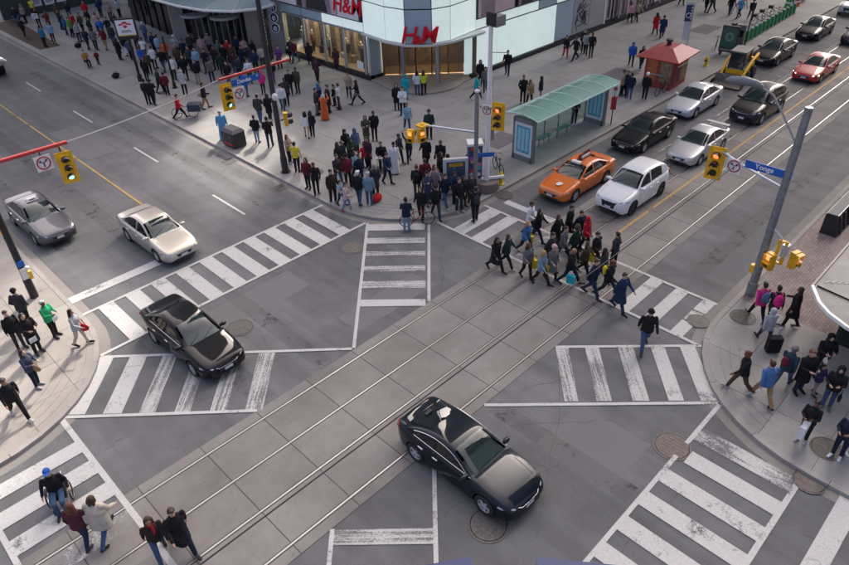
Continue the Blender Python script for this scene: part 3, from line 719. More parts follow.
# canopy: curved white edge, glass sheets, ribs
edge = [(24.6, 66.0), (24.35, 61), (24.4, 57.5), (24.42, 54.6), (24.55, 51.2), (25.1, 48.3), (26.3, 46.3), (28.1, 45.5), (29.4, 45.7)]
inn = [(28.3, 66.0), (28.3, 61.5), (28.4, 58.5), (28.9, 56), (29.6, 54), (30.2, 52.2), (30.6, 50.9), (30.9, 50.2), (31.1, 49.6)]
for i in range(8):
    for h in (0, 1):
        a = [Vector(edge[i]).lerp(Vector(inn[i]), h/2+.01), Vector(edge[i+1]).lerp(Vector(inn[i+1]), h/2+.01), Vector(edge[i+1]).lerp(Vector(inn[i+1]), h/2+.49), Vector(edge[i]).lerp(Vector(inn[i]), h/2+.49)]
        s = MB(); s.add([(p.x, p.y, 4.62+.12*(h if k_ < 2 else h+1)) for k_, p in enumerate(a)]+[(p.x, p.y, 4.6+.12*(h if k_ < 2 else h+1)) for k_, p in enumerate(a)], [(0, 1, 2, 3), (7, 6, 5, 4), (0, 4, 5, 1), (1, 5, 6, 2), (2, 6, 7, 3), (3, 7, 4, 0)])
        mp('canopy_pane', s, mat('canopy glass', (.22, .29, .31), .12, spec=.7, var=.1))
    s = MB(); s.bar((*edge[i], 4.6), (*inn[i], 4.84), .08, .12); mp('canopy_rib', s, FRAME)
s = MB(); s.tube([(p[0], p[1], 4.58) for p in edge], .1, 8); mp('canopy_edge', s, mat('canopy rim', (.6, .62, .6), .4), smooth=True)
s = MB(); s.prism([(31.5, 51), (34, 51), (34, 70), (28.4, 70), (28.4, 62)], 4.9, 9.5); mp('upper_wall', s, mat('mall upper cladding', (.2, .24, .27), .3, var=.1))
s = MB()
for q in ((31.2, 48.9, 3.95), (31.2, 48.9, 3.1), (31.2, 48.9, 2.25)): pass
NAVY = mat('navy disc', (.012, .016, .11), .35)
for i, ch in enumerate(('n', 'e', 'e')):
    t = thing('letter_disc', ['top round navy disc with white letter on the concrete wall', 'middle round navy disc with white letter on the concrete wall', 'bottom round navy disc with white letter on the concrete wall'][i], 'sign', (30.6, 47.68, 3.94-i*.8), R(25), 'round letter signs')
    s = MB(); s.lathe([(.36, -.05), (.36, .05), (.34, .07), (.001, .07)], 24, Matrix.Rotation(R(-90), 4, 'Y')); s.build('disc', NAVY, t, True)
    s = MB(); s.torus((-.06, 0, 0), .35, .035, 'x', 24, 6); s.build('rim', WHITE, t, True)
    text(ch, .72, WHITE, t, (-.085, 0, .03), (0, -1, 0), extrude=.012, bold=.015)
    s = MB(); s.bar((.03, 0, 0), (.75, 0, 0), .06, .06); s.build('bracket', STEEL, t)
vs = thing('blade_sign', 'narrow black vertical sign with a column of small white characters', 'sign', (29.6, 47.5, ZS), R(25))
s = MB(); s.box(-.2, .2, -.17, .17, 0, 4.0); s.build('panel', BLACKM, vs)
for i in range(9):
    s = MB(); z = 3.6-i*.3
    s.box(-.236, -.225, -.09, .09, z, z+.04); s.box(-.236, -.225, -.09, -.05, z, z+.2)
    if i % 2: s.box(-.236, -.225, -.09, .09, z+.16, z+.2)
    else: s.box(-.236, -.225, .04, .08, z+.05, z+.2)
    s.build('character', WHITE, vs)
# ---- far hoarding with posters
hd = thing('poster_wall', 'dark green wall with three white posters at the far upper left', 'wall', (22, 79.3, ZS))
s = MB(); s.box(-2.5, 7.5, 0, .3, 0, 5); s.build('wall_panel', mat('dark green boards', (.04, .055, .05), .6, var=.15), hd)
for i, (x, z) in enumerate(((.5, .75), (1.75, .7), (2.95, .75))):
    s = MB(); s.box(x, x+.95, -.03, -.002, z, z+1.25); p_ = s.build('poster', WHITE, hd)
    s = MB(); s.box(x+.12, x+.8, -.034, -.031, z+.2, z+.9); s.build('print', mat('poster grey print', (.35, .35, .4), .6, var=.3, vscale=8), hd)

# ---- added unseen towers; they shade the street, leave sun gaps and darken car reflections
TW = mat('tower facade', (.10, .098, .095), .5, var=.1, vscale=.3)
TG = mat('tower glass', (.05, .07, .085), .08, spec=.8)
def tower(x0, x1, y0, y1, z0, z1, label, faces='WS', nx=10, nz=12):
    t = thing('shade_tower', label, 'building', (x0, y0, z0))
    s = MB(); s.box(0, x1-x0, 0, y1-y0, 0, z1-z0); s.build('walls', TW, t)
    fh = (z1-z0)/nz
    for k_ in range(nz):
        s = MB(); s.box(.5, x1-x0-.5, -.06, -.002, k_*fh+.9, k_*fh+fh-.5); s.build('window_band', TG, t)
        s = MB(); s.box(-.06, -.002, .5, y1-y0-.5, k_*fh+.9, k_*fh+fh-.5); s.build('window_band', TG, t)
tower(34.5, 130, 35, 41.6, 10.95, 105, 'added unseen tower above the store roof, shading the street')
tower(33.25, 36.0, 51.3, 140, .05, 105, 'added unseen tower above the mall, bounding the sun gap', nz=12)
tower(46, 110, -45, -2.5, .05, 85, 'added unseen tower south of the tram street, darkening car reflections')
bill = thing('shade_billboard', 'added unseen billboard on steel legs on the store roof, shading the road between sun patches', 'billboard', (37.5, 44.2, 9.5))  # unseen board added to block the sun between the two lit patches
s = MB(); s.box(-.4, .4, -6.2, 8.6, 15.6, 22.4); s.build('board', POSTD, bill)
for y in (-6, 8.45):
    s = MB(); s.bar((0, y, 1.42), (0, y, 15.6), .3, .3); s.build('leg', STEEL, bill)

# ================================================================ street furniture
LENS_R = mat('lit red lens', (.8, .05, .02), .3, emit=(1, .10, .03), est=1.1)
LENS_D = mat('dark lens', (.04, .035, .03), .25)
LENS_G = mat('lit green lens', (.2, .6, .45), .3, emit=(.5, 1, .8), est=.3)
LENS_O = mat('lit hand lens', (.8, .3, .05), .3, emit=(1, .5, .15), est=.25)
def signal_head(parent, loc, rz, lit=None, w=.34, n=3, board=True):
    """yellow head whose lenses look along local -Y"""
    h = .36*n; s = MB()
    s.box(-w/2, w/2, -.09, .12, -h/2, h/2)
    if board: s.box(-w/2-.14, w/2+.14, .0, .03, -h/2-.13, h/2+.13)
    hd_ = s.build('signal_head', YEL, parent); hd_.location = loc; hd_.rotation_euler = (0, 0, rz)
    for i in range(n):
        z = h/2-.18-i*.36
        l = MB(); l.lathe([(.12, 0), (.12, .02), (.05, .045), (.001, .05)], 14, Matrix.Translation((0, -.088, z)) @ Matrix.Rotation(R(90), 4, 'X'))
        l.build('lens', (LENS_R if lit == 'r' and i == 0 else LENS_G if lit == 'g' and i == n-1 else LENS_O if lit == 'o' and i == 0 else LENS_D), hd_, True)
        v = MB(); vs_ = []; fs_ = []
        for k_ in range(11):
            a = R(-30+24*k_); x, zz = .135*math.cos(a), z+.135*math.sin(a)
            d0 = .26 if 0 < k_ < 10 else .14
            vs_ += [(x, -.09, zz), (x, -.09-d0, zz), (x*1.1, -.09, z+(zz-z)*1.1), (x*1.1, -.09-d0, z+(zz-z)*1.1)]
        for k_ in range(10):
            o_ = k_*4; fs_ += [(o_, o_+1, o_+5, o_+4), (o_+2, o_+6, o_+7, o_+3), (o_+1, o_+3, o_+7, o_+5)]
        v.add(vs_, fs_); v.build('visor', [YEL, BLKPL][0] if False else BLKPL, hd_, True)
    return hd_
def ped_head(parent, loc, rz):
    s = MB(); s.box(-.21, .21, -.1, .14, -.42, .42); hd_ = s.build('signal_head', YEL, parent); hd_.scale = (.8, .8, .82); hd_.location = loc; hd_.rotation_euler = (0, 0, rz)
    for z, m in ((.2, LENS_O), (-.2, LENS_D)):
        l = MB(); l.box(-.16, .16, -.118, -.102, z-.15, z+.15); l.build('lens', m, hd_)
        v = MB(); v.box(-.2, .2, -.34, -.1, z+.165, z+.185); v.box(-.2, -.18, -.28, -.1, z-.15, z+.165); v.box(.18, .2, -.28, -.1, z-.15, z+.165); v.build('visor', YEL, hd_)
def roundel(parent, loc, rz, size=.62):
    """square white plate, red ring, black arrows struck through; looks along local -Y"""
    s = MB(); s.box(-size/2, size/2, 0, .02, -size/2, size/2); p = s.build('sign_plate', WHITE, parent); p.location = loc; p.rotation_euler = (0, 0, rz)
    s = MB(); s.torus((0, -.006, 0), size*.39, size*.045, 'y', 28, 6); s.build('ring', RED, p)
    s = MB(); k_ = size
    s.box(-.035*k_, .035*k_, -.012, -.002, -.26*k_, .06*k_)
    for sg in (-1, 1):
        s.bar((0, -.007, .04*k_), (sg*.17*k_, -.007, .12*k_), .01, .07*k_, (0, 1, 0))
        s.add([(sg*.14*k_, -.012, .24*k_), (sg*.28*k_, -.012, .13*k_), (sg*.12*k_, -.012, .02*k_)], [(0, 1, 2)])
    s.build('arrow', BLKPL, p)
def name_plate(parent, loc, rz, body, w=1.65, h=.3):
    s = MB(); s.box(-w/2, w/2, -.015, .015, -h/2, h/2); p = s.build('name_plate', SIGNBLUE, parent); p.location = loc; p.rotation_euler = (0, 0, rz)
    text(body, h*.86, WHITE, p, (-.12, -.018, .01), (1, 0, 0), extrude=.003, bold=.006)
    text('ST', h*.36, WHITE, p, (w/2-.17, -.018, .05), (1, 0, 0), extrude=.003, bold=.004)

# tall black pole with red arm on the plaza kerb
p1 = thing('traffic_signal', 'tall black signal pole with red arm and blue Dundas name plate on the plaza kerb', 'traffic signal', (18.2, 29.55, ZS), 0, 'traffic signal poles')
s = MB(); s.tube([(0, 0, 0), (0, 0, .02)], .3, 16); s.build('base_plate', BLACKM, p1)
s = MB(); s.tube([(0, 0, 0), (0, 0, .9), (0, 0, .95), (0, 0, 9.3)], [.19, .18, .15, .12], 14); s.build('pole', BLACKM, p1, True)
s = MB(); s.tube([(-2.85, 0, 5.88), (1.3, 0, 5.88)], .075, 10); s.build('arm', RED, p1, True)
name_plate(p1, (-1.45, -.1, 5.55), 0, 'Dundas')
roundel(p1, (-1.95, -.12, 5.0), 0)
signal_head(p1, (-2.62, -.1, 5.0), R(-8), 'g')
signal_head(p1, (.62, .1, 2.85), R(60), None, .28, 2, False)
s = MB(); s.bar((0, 0, 2.9), (.6, .1, 2.9), .05, .05); s.build('bracket', BLACKM, p1)
s = MB(); s.ball((-.02, -.16, 4.3), (.17, .13, .2)); s.build('camera_dome', WHITE, p1, True)
# black pole with red arm at the left edge
p2 = thing('traffic_signal', 'leftmost black signal pole with red arm reaching over the road', 'traffic signal', (4.1, 27.76, ZS), 0, 'traffic signal poles')
s = MB(); s.tube([(0, 0, 0), (0, 0, .9), (0, 0, .95), (0, 0, 9.2)], [.17, .16, .14, .11], 14); s.build('pole', BLACKM, p2, True)
s = MB(); s.tube([(-.4, 0, 5.9), (3.3, 0, 5.84)], .08, 10); s.build('arm', RED, p2, True)
signal_head(p2, (2.98, -.1, 4.88), R(-10), 'g')
roundel(p2, (2.2, -.13, 5.36), 0)
s = MB(); s.bar((2.2, 0, 5.5), (2.2, 0, 5.9), .04, .04); s.bar((2.95, 0, 5.4), (2.95, 0, 5.9), .05, .05); s.build('hanger', BLACKM, p2)
signal_head(p2, (-.35, -.2, 3.6), R(-60), 'r', .28, 2, False)
s = MB(); s.box(-.14, .14, -.2, -.15, 1.0, 1.5); s.build('notice', WHITE, p2); s = MB(); s.box(-.13, .13, -.21, -.17, 1.6, 1.85); s.build('notice', SIGNBLUE, p2)
s = MB(); s.box(.1, .24, -.24, -.1, .95, 1.3); s.build('push_button', YEL, p2)
s = MB(); s.ball((.16, -.2, 1.5), (.1, .1, .06)); s.build('button_cap', WHITE, p2, True)
s = MB(); s.tube([(0, 0, 9.0), (.8, .1, 9.25), (1.6, .15, 9.3)], .05, 8); s.build('lamp_arm', BLACKM, p2, True)
s = MB(); s.tube([(1.5, .15, 9.28), (1.75, .15, 9.3), (2.2, .17, 9.26), (2.35, .17, 9.22)], [.06, .16, .15, .04], 10); s.build('lamp_head', GREY, p2, True)
# grey pole on the plaza corner
p3 = thing('traffic_signal', 'grey signal pole at the plaza corner with twin pedestrian heads on a long arm', 'traffic signal', (22.88, 19.7, ZS), 0, 'traffic signal poles')
s = MB(); s.tube([(0, 0, 0), (0, 0, .5), (0, 0, .52), (0, 0, 5.5)], [.16, .16, .12, .1], 14); s.build('pole', STEEL, p3, True)
s = MB(); s.ball((0, 0, 5.56), (.13, .13, .09)); s.build('pole_cap', WHITE, p3, True)
s = MB(); s.tube([(0, 0, 3.55), (-.9, 2.55, 3.5)], [.06, .05], 8); s.build('arm', ALU, p3, True)
s = MB(); s.box(-1.26, -.74, 2.42, 2.9, 3.44, 3.54); s.tube([(-1.0, 2.66, 3.52), (-1.0, 2.66, 3.58)], .11, 12); s.build('arm_cap', YEL, p3)
ped_head(p3, (-1.42, 3.05, 2.95), R(-70)); ped_head(p3, (-1.05, 2.72, 2.95), R(-15))
s = MB(); s.bar((0, 0, 4.85), (0, -1.35, 5.0), .05, .05); s.build('sign_arm', STEEL, p3)
roundel(p3, (-.02, -.62, 4.8), R(-75), .5)
signal_head(p3, (.06, -1.25, 4.62), R(-68), 'r')
name_plate(p3, (.4, -.1, 2.35), R(-60), '', .8, .2) if False else None
s = MB(); s.bar((.05, -.02, 2.35), (.8, -.5, 2.3), .03, .22); s.build('blue_strap_sign', SIGNBLUE, p3)
# grey pole on the right corner
p4 = thing('traffic_signal', 'tall grey signal pole with blue Yonge name plate on the right corner', 'traffic signal', (24.17, 6.2, ZS), 0, 'traffic signal poles')
s = MB(); s.tube([(0, 0, 0), (0, 0, .6), (0, 0, .62), (0, 0, 7.75)], [.2, .2, .16, .13], 14); s.build('pole', STEEL, p4, True)
name_plate(p4, (-.08, .68, 5.28), R(-90), 'Yonge', 1.62, .3)
s = MB(); s.tube([(0, .1, 4.75), (0, 1.5, 5.1), (0, 2.5, 5.45)], .05, 8); s.build('arm', ALU, p4, True)
signal_head(p4, (-.05, 2.58, 4.92), R(-80), 'r')
roundel(p4, (-.1, 1.86, 5.05), R(-90), .55)
s = MB(); s.tube([(0, -.05, 3.1), (0, -.5, 2.8)], .05, 8); s.build('short_arm', ALU, p4, True)
s = MB(); s.bar((0, -.45, 1.75), (0, -.45, 2.75), .12, .05); s.bar((0, -.7, 1.75), (0, -.7, 2.75), .12, .05); s.bar((0, -.45, 2.72), (0, -.7, 2.72), .12, .06); s.bar((0, -.45, 1.78), (0, -.7, 1.78), .12, .06); s.build('yellow_bracket', YEL, p4)
ped_head(p4, (-.2, -.36, 1.85), R(-115)); ped_head(p4, (.25, -1.05, 2.0), R(-20))
s = MB(); s.box(-.1, .1, .1, .28, 1.0, 1.35); s.build('push_button', YEL, p4)
s = MB(); s.box(-.05, .2, -.78, -.58, 2.1, 2.6); s.build('control_box', ALU, p4)
s = MB(); s.tube([(0, 0, 6.35), (-.05, .75, 7.35), (-.05, 1.2, 7.9), (-.05, 1.75, 8.12)], [.036, .036, .034, .032], 8); s.build('lamp_arm', mat('lamp arm grey', (.28, .29, .3), .5), p4, True)
s = MB(); s.tube([(-.05, 1.6, 8.08), (-.05, 1.85, 8.15), (-.05, 2.3, 8.16), (-.05, 2.75, 8.1), (-.05, 2.9, 8.06)], [.06, .13, .16, .13, .04], 12); s.build('lamp_head', mat('lamp housing', (.17, .175, .19), .5, .2), p4, True)
# white lamp post in a stone planter
p5 = thing('lamp_post', 'slender white lamp post with camera box standing in a round stone planter', 'lamp post', (24.05, 19.95, ZS))
s = MB(); s.tube([(0, 0, .5), (0, 0, 8.7)], [.13, .1], 12); s.build('post', WHITE, p5, True)
s = MB(); s.lathe([(.62, 0), (.66, .1), (.6, .5), (.5, .52), (.001, .5)], 20); s.build('stone_base', concrete_mat('stone base', (.2, .17, .16), .03), p5, True)
s = MB(); s.box(-.6, .6, -.06, .06, .55, .68, Matrix.Translation((.25, -.2, 0)) @ Matrix.Rotation(R(-35), 4, 'Z')); s.build('crossbar', WHITE, p5)
s = MB(); s.box(-.05, .6, -.35, .1, 8.15, 8.6); s.build('camera_box', GREY, p5); s = MB(); s.box(-.12, .02, -.3, .2, 8.2, 8.75); s.build('box_bracket', BLACKM, p5)
s = MB(); s.bar((0, 0, 7.0), (.7, -.4, 6.9), .03, .03); s.build('bracket', STEEL, p5)
s = MB(); s.box(.12, .42, -.05, .0, 2.6, 4.0); s.build('banner_sign', GREY, p5)

# overhead cables
CABLE = mat('cable', (.03, .03, .032), .6); CABLW = mat('pale cable', (.4, .4, .4), .5)
def cable(name, pts, r, m, label):
    s = MB(); s.tube(pts, r, 6); tag(s.build(name, m, None, True), label, 'cable', 'overhead cables')
def sag(a, b_, d, n=10): return [(a[0]+(b_[0]-a[0])*i/n, a[1]+(b_[1]-a[1])*i/n, a[2]+(b_[2]-a[2])*i/n-d*4*(i/n)*(1-i/n)) for i in range(n+1)]
cable('overhead_cable', sag((-18, 6.25, 7.72), (24.17, 6.2, 7.76), .0), .015, CABLE, 'thick dark overhead cable running beside the tram rails to the grey pole')
cable('overhead_cable', sag((24.17, 6.2, 7.74), (80, 6.2, 7.76), .0), .016, CABLE, 'dark overhead cable running on from the grey pole to the upper right')
cable('span_wire', sag((7.4, 27.76, 5.98), (15.35, 29.55, 6.02), .12), .016, CABLW, 'thin pale wire strung between the two red signal arms')

# hydrants
HY = mat('hydrant yellow', (.72, .5, .01), .4, var=.08)
def hydrant(x, y, label):
    t = thing('fire_hydrant', label, 'hydrant', (x, y, ZS), 0, 'yellow fire hydrants')
    s = MB(); s.lathe([(.16, 0), (.16, .05), (.105, .07), (.1, .5), (.13, .52), (.13, .56), (.1, .62), (.05, .7), (.03, .76), (.001, .77)], 14); s.build('barrel', HY, t, True)
    s = MB(); s.tube([(0, -.2, .42), (0, .2, .42)], .055, 10); s.build('side_nozzle', HY, t, True)
    s = MB(); s.tube([(-.19, 0, .4), (-.08, 0, .4)], .075, 10); s.build('front_nozzle', BLACKM, t, True)
hydrant(24.95, 19.72, 'yellow fire hydrant beside the white lamp post'); hydrant(49.8, 20.55, 'yellow fire hydrant beyond the red kiosk')

# black litter bin
b = thing('litter_bin', 'black litter bin with sloped lid near the plaza kerb', 'litter bin', (18.3, 34.85, ZS), R(4))
s = MB(); s.box(-.42, .42, -.6, .6, .05, .95); s.build('body', BLACKM, b)
s = MB(); s.add([(-.46, -.64, .95), (.46, -.64, .95), (.46, .64, .95), (-.46, .64, .95), (-.3, -.5, 1.12), (.3, -.5, 1.12), (.3, .5, 1.12), (-.3, .5, 1.12)], [(0, 3, 2, 1), (4, 5, 6, 7), (0, 1, 5, 4), (1, 2, 6, 5), (2, 3, 7, 6), (3, 0, 4, 7)]); s.build('lid', mat('bin lid', (.05, .05, .055), .35), b)
s = MB(); s.box(-.44, -.422, -.45, .45, .15, .3); s.build('red_strip', RED, b)
for y in (-.3, .3): s = MB(); s.box(-.435, -.421, y-.16, y+.16, .62, .84); s.build('slot', DARKGLASS, b)

# transit sign and slim posts
t = thing('transit_sign', 'square white transit sign with red emblem on a black post', 'sign', (20.0, 50.7, ZS))
s = MB(); s.tube([(0, 0, 0), (0, 0, .5), (0, 0, .52), (0, 0, 3.1)], [.18, .18, .1, .09], 12); s.build('post', BLACKM, t, True)
M_ = Matrix.Rotation(R(-45+12), 4, 'Z')
s = MB(); s.box(-.72, .72, -.12, .12, 3.1, 4.55, M_); s.build('frame', BLACKM, t)
s = MB(); s.box(-.62, .62, -.14, -.121, 3.42, 4.46, M_); s.build('panel', mat('white sign panel', (.75, .76, .78), .4), t)  # plain white panel face without emission
def tloc(x, z, y=-.15): v = M_ @ Vector((x, y, z)); return tuple(v)
s = MB(); em = [(-.5, .12), (-.2, .2), (-.16, .3), (0, .34), (.16, .3), (.2, .2), (.5, .12), (.5, -.02), (.2, .03), (.14, -.2), (0, -.3), (-.14, -.2), (-.2, .03), (-.5, -.02)]
s.add([tloc(x*.85, 4.1+z*.72) for x, z in em], [list(range(14))]); s.build('emblem', LOGO, t)
text('TTC', .17, WHITE, t, tloc(0, 4.12, -.158), M_.to_3x3() @ Vector((1, 0, 0)), extrude=.003, bold=.01)
s = MB(); s.box(-.36, .36, -.15, -.141, 3.6, 3.66, M_); s.box(-.3, .3, -.15, -.141, 3.7, 3.76, M_); s.build('small_print', GREY, t)
s = MB(); s.box(-.62, .62, -.15, -.122, 3.36, 3.41, M_); s.build('yellow_rule', YEL, t)
sp = thing('slim_post', 'slim black post between the transit sign and the cargo bicycle', 'post', (20.97, 47.23, ZS))
s = MB(); s.tube([(0, 0, 0), (0, 0, .4), (0, 0, .42), (0, 0, 3.7)], [.13, .12, .08, .07], 10); s.build('shaft', BLACKM, sp, True)
s = MB(); s.tube([(0, 0, 0), (0, 0, .05)], .2, 12); s.build('foot', BLACKM, sp)

# tram stop pole
st = thing('stop_pole', 'slim stop pole with white disc and red panel at the kerb beyond the shelter', 'sign', (35.6, 19.75, ZS))
s = MB(); s.tube([(0, 0, 0), (0, 0, 2.5)], .035, 8); s.build('post', BLACKM, st, True)
s = MB(); s.box(-.03, .03, -.16, .16, .95, 1.75, Matrix.Rotation(R(40), 4, 'Z')); s.build('red_panel', RED, st)
s = MB(); s.box(-.03, .03, -.2, .2, 1.85, 2.45, Matrix.Rotation(R(40), 4, 'Z')); s.build('white_panel', WHITE, st)
s = MB(); s.box(-.045, -.031, -.1, .1, 2.15, 2.35, Matrix.Rotation(R(40), 4, 'Z')); s.build('emblem', RED, st)

# glass shelter
sh = thing('transit_shelter', 'long glass transit shelter with curved green roof and poster ends', 'shelter', (28.0, 19.95, ZS))
GRG = glass_mat('green roof glass', (.55, .82, .75), .5, .08, (.30, .52, .46)); CLR = glass_mat('clear shelter pane', (.78, .9, .86), .9)
Ls_ = 7.1
def roofz(t_): return 2.42+.42*math.sin(math.pi*(.18+.62*t_))
for k_ in range(6):
    x0, x1 = -.45+k_*(Ls_+.9)/6+.02, -.45+(k_+1)*(Ls_+.9)/6-.02
    s = MB(); vs_ = []; fs_ = []
    for i in range(9):
        t_ = i/8; y = -.45+2.15*t_; z = roofz(t_)
        vs_ += [(x0, y, z), (x1, y, z), (x0, y, z-.02), (x1, y, z-.02)]
    for i in range(8):
        o_ = i*4; fs_ += [(o_, o_+1, o_+5, o_+4), (o_+2, o_+6, o_+7, o_+3), (o_, o_+4, o_+6, o_+2), (o_+1, o_+3, o_+7, o_+5)]
    fs_ += [(0, 2, 3, 1), (32, 33, 35, 34)]
    s.add(vs_, fs_); s.build('roof_pane', GRG, sh, True)
for k_ in range(7):
    x = -.45+k_*(Ls_+.9)/6; s = MB(); s.tube([(x, -.45+2.15*i/8, roofz(i/8)+.012) for i in range(9)], .022, 6); s.build('roof_rib', mat('pale green rib', (.5, .7, .64), .4), sh, True)
for y in (-.45, 1.7): s = MB(); s.bar((-.45, y, roofz(0 if y < 0 else 1)-.02), (Ls_+.45, y, roofz(0 if y < 0 else 1)-.02), .05, .07); s.build('roof_edge', mat('pale green rib', (.5, .7, .64), .4), sh)
for x in (0, Ls_):
    s = MB()
    for y in (.05, 1.35): s.box(x-.11, x+.11, y-.06, y+.06, 0, 2.42)
    s.box(x-.11, x+.11, .05, 1.35, 2.2, 2.46); s.box(x-.11, x+.11, .05, 1.35, 0, .32); s.build('end_frame', mat('shelter metal', (.24, .26, .28), .4, .5), sh)
    for sg in (-1, 1):
        s = MB(); s.box(x+sg*.085-.006, x+sg*.085+.006, .11, 1.29, .32, 2.2); pn = s.build('poster_pane', mat('poster pale', (.62, .68, .72), .12), sh)
        s = MB(); s.box(x+sg*.095-.003, x+sg*.095+.003, .24, 1.16, .5, 2.02); s.build('poster', mat('poster blue', (.10, .36, .52), .15, var=.25, vscale=2.5), sh)
        for q in (.36, .62, .88): s = MB(); s.box(x+sg*.1-.002, x+sg*.1+.002, q, q+.17, .62, 1.9); s.build('poster_print', mat('poster light blue', (.3, .55, .66), .15), sh)
for k_ in range(5):
    x0 = .15+k_*1.37; s = MB(); s.box(x0, x0+1.3, 1.38, 1.392, .25, 2.35); s.build('back_pane', CLR, sh)
    if k_: s = MB(); s.bar((x0-.035, 1.385, 0), (x0-.035, 1.385, 2.6), .05, .05); s.build('post', STEEL, sh)
for x in (1.9, 3.7):
    s = MB(); s.box(x, x+1.2, .95, 1.3, .46, .5); s.build('bench_seat', mat('bench green', (.12, .24, .22), .4), sh)
    s = MB(); s.bar((x+.1, 1.12, 0), (x+.1, 1.12, .46), .05, .05); s.bar((x+1.1, 1.12, 0), (x+1.1, 1.12, .46), .05, .05); s.build('bench_leg', STEEL, sh)

# red kiosk
k = thing('food_kiosk', 'small red kiosk with flared red roof by the tram street kerb', 'kiosk', (44.3, 21.0, ZS), R(4))
KR = mat('kiosk red', (.30, .045, .04), .5, var=.12, vscale=3); KM = mat('kiosk maroon', (.16, .02, .03), .5, var=.15)
s = MB(); s.box(-1.15, 1.3, -1.0, 1.0, 0, 2.15); s.build('body', KR, k)
KP = mat('kiosk pictures', (.24, .18, .1), .5, var=.6, vscale=4); KO = mat('kiosk orange picture', (.45, .12, .04), .5, var=.3, vscale=5)
for (x0, x1, m) in ((-.95, -.1, KM), (.1, 1.15, KP)): s = MB(); s.box(x0, x1, -1.03, -1.002, .35, 1.85); s.build('side_panel', m, k)
for (y0, y1, m) in ((-.9, -.1, KP), (.1, .85, KO)): s = MB(); s.box(-1.18, -1.152, y0, y1, .5, 1.9); s.build('front_panel', m, k)
s = MB(); s.box(-1.4, -1.15, -.5, .5, .95, 1.0); s.build('counter', ALU, k)
s = MB(); a = [(-1.7, -1.5, 2.1), (1.8, -1.5, 2.1), (1.8, 1.5, 2.1), (-1.7, 1.5, 2.1)]; c = [(-.6, -.5, 2.62), (.8, -.5, 2.62), (.8, .5, 2.62), (-.6, .5, 2.62)]
s.add(a+c, [(3, 2, 1, 0), (4, 5, 6, 7), (0, 1, 5, 4), (1, 2, 6, 5), (2, 3, 7, 6), (3, 0, 4, 7)]); s.build('roof', mat('kiosk roof red', (.36, .07, .065), .45, var=.12, vscale=2), k)
s = MB(); s.box(-1.72, 1.82, -1.52, 1.52, 2.03, 2.1); s.build('roof_rim', RED, k)
s = MB(); s.lathe([(.16, 2.6), (.16, 2.85), (.24, 2.9), (.24, 3.0), (.001, 3.05)], 12, Matrix.Translation((.1, .1, 0))); s.build('roof_vent', BLACKM, k, True)
s = MB(); s.tube([(-.5, -1.05, 1.45), (.9, -1.05, 1.45)], .02, 6); s.build('rail', ALU, k)

# info board with film poster, and the covered pillar beside it
ib = thing('poster_board', 'free standing white poster board with dark film poster at the corner', 'poster board', (22.55, 20.75, ZS), R(-38))
s = MB(); s.box(-.62, .62, -.1, .1, .1, 2.0); s.build('frame', mat('board white', (.5, .52, .54), .4), ib)
s = MB(); s.box(-.47, .47, -.12, -.101, .3, 1.85); s.build('poster', mat('film poster', (.05, .085, .12), .3, var=.7, vscale=6), ib)
s = MB(); s.box(-.36, .36, -.128, -.121, 1.6, 1.78); s.build('poster_title', mat('poster ochre', (.5, .26, .02), .4, var=.3, vscale=14), ib)
for (x, z, w_, h_, m) in ((-.2, .5, .28, .3, YEL), (.22, .42, .22, .22, mat('poster ochre', (.5, .26, .02))), (.05, .85, .3, .35, GREY)):
    s = MB(); s.ball((x, -.123, z), (w_/2, .006, h_/2)); s.build('poster_print', m, ib, True)
s = MB(); s.box(-.55, -.4, -.16, .16, 0, .1); s.box(.4, .55, -.16, .16, 0, .1); s.build('feet', GREY, ib)
pc = thing('poster_pillar', 'slim pillar covered with colourful stickers beside the white lamp post', 'pillar', (24.0, 20.75, ZS), R(-40))
s = MB(); s.box(-.35, .35, -.3, .3, 0, 2.3); s.build('core', mat('pillar navy', (.03, .05, .13), .5), pc)
cl = [('sticker red', (.5, .03, .03)), ('sticker purple', (.3, .08, .4)), ('sticker teal', (.03, .35, .4)), ('sticker yellow', (.6, .45, .03)), ('sticker pink', (.6, .15, .3)), ('sticker white', (.65, .65, .65)), ('sticker orange', (.6, .22, .03))]
for i in range(22):
    n_, c_ = cl[i % 7]; z = .25+(i//2)*.18+random.random()*.06; f_ = i % 2; u_ = random.uniform(-.2, .2)
    s = MB()
    if f_: s.box(u_-.12, u_+.12, -.306-.001*i*.1, -.301, z, z+.19)
    else: s.box(.351, .356+.001*i*.1, u_-.1, u_+.1, z, z+.19)
    s.build('sticker', mat(n_, c_, .5), pc)
s = MB(); s.box(-.4, .4, -.35, .35, 2.3, 2.42); s.build('top', WHITE, pc)

# feather banner
fl = thing('feather_banner', 'tall narrow banner with navy emblem and white lettering beyond the red kiosk', 'banner', (52.1, 23.3, ZS), R(-50))
s = MB(); s.tube([(0, 0, 0), (0, 0, 3.3), (.1, 0, 3.7)], .03, 8); s.build('pole', ALU, fl, True)
s = MB(); vs_ = []; n_ = 10
for i in range(n_+1):
    z = .9+2.75*i/n_; w_ = -.62+.18*(1-i/n_)
    vs_ += [(-.03, .01*math.sin(i), z), (w_, .08*math.sin(i*.7), z)]
s.add(vs_, [(2*i, 2*i+1, 2*i+3, 2*i+2) for i in range(n_)]); s.build('cloth', mat('banner pale', (.5, .51, .53), .7), fl)
for (z0, z1) in ((2.3, 3.5),):
    s = MB(); s.box(-.6, -.08, -.09, -.085, z0, z1); s.build('navy_field', mat('banner navy', (.03, .045, .12), .7), fl)
s = MB(); s.torus((-.34, -.1, 2.75), .17, .025, 'y', 20, 5); s.build('emblem', WHITE, fl)
s = MB()
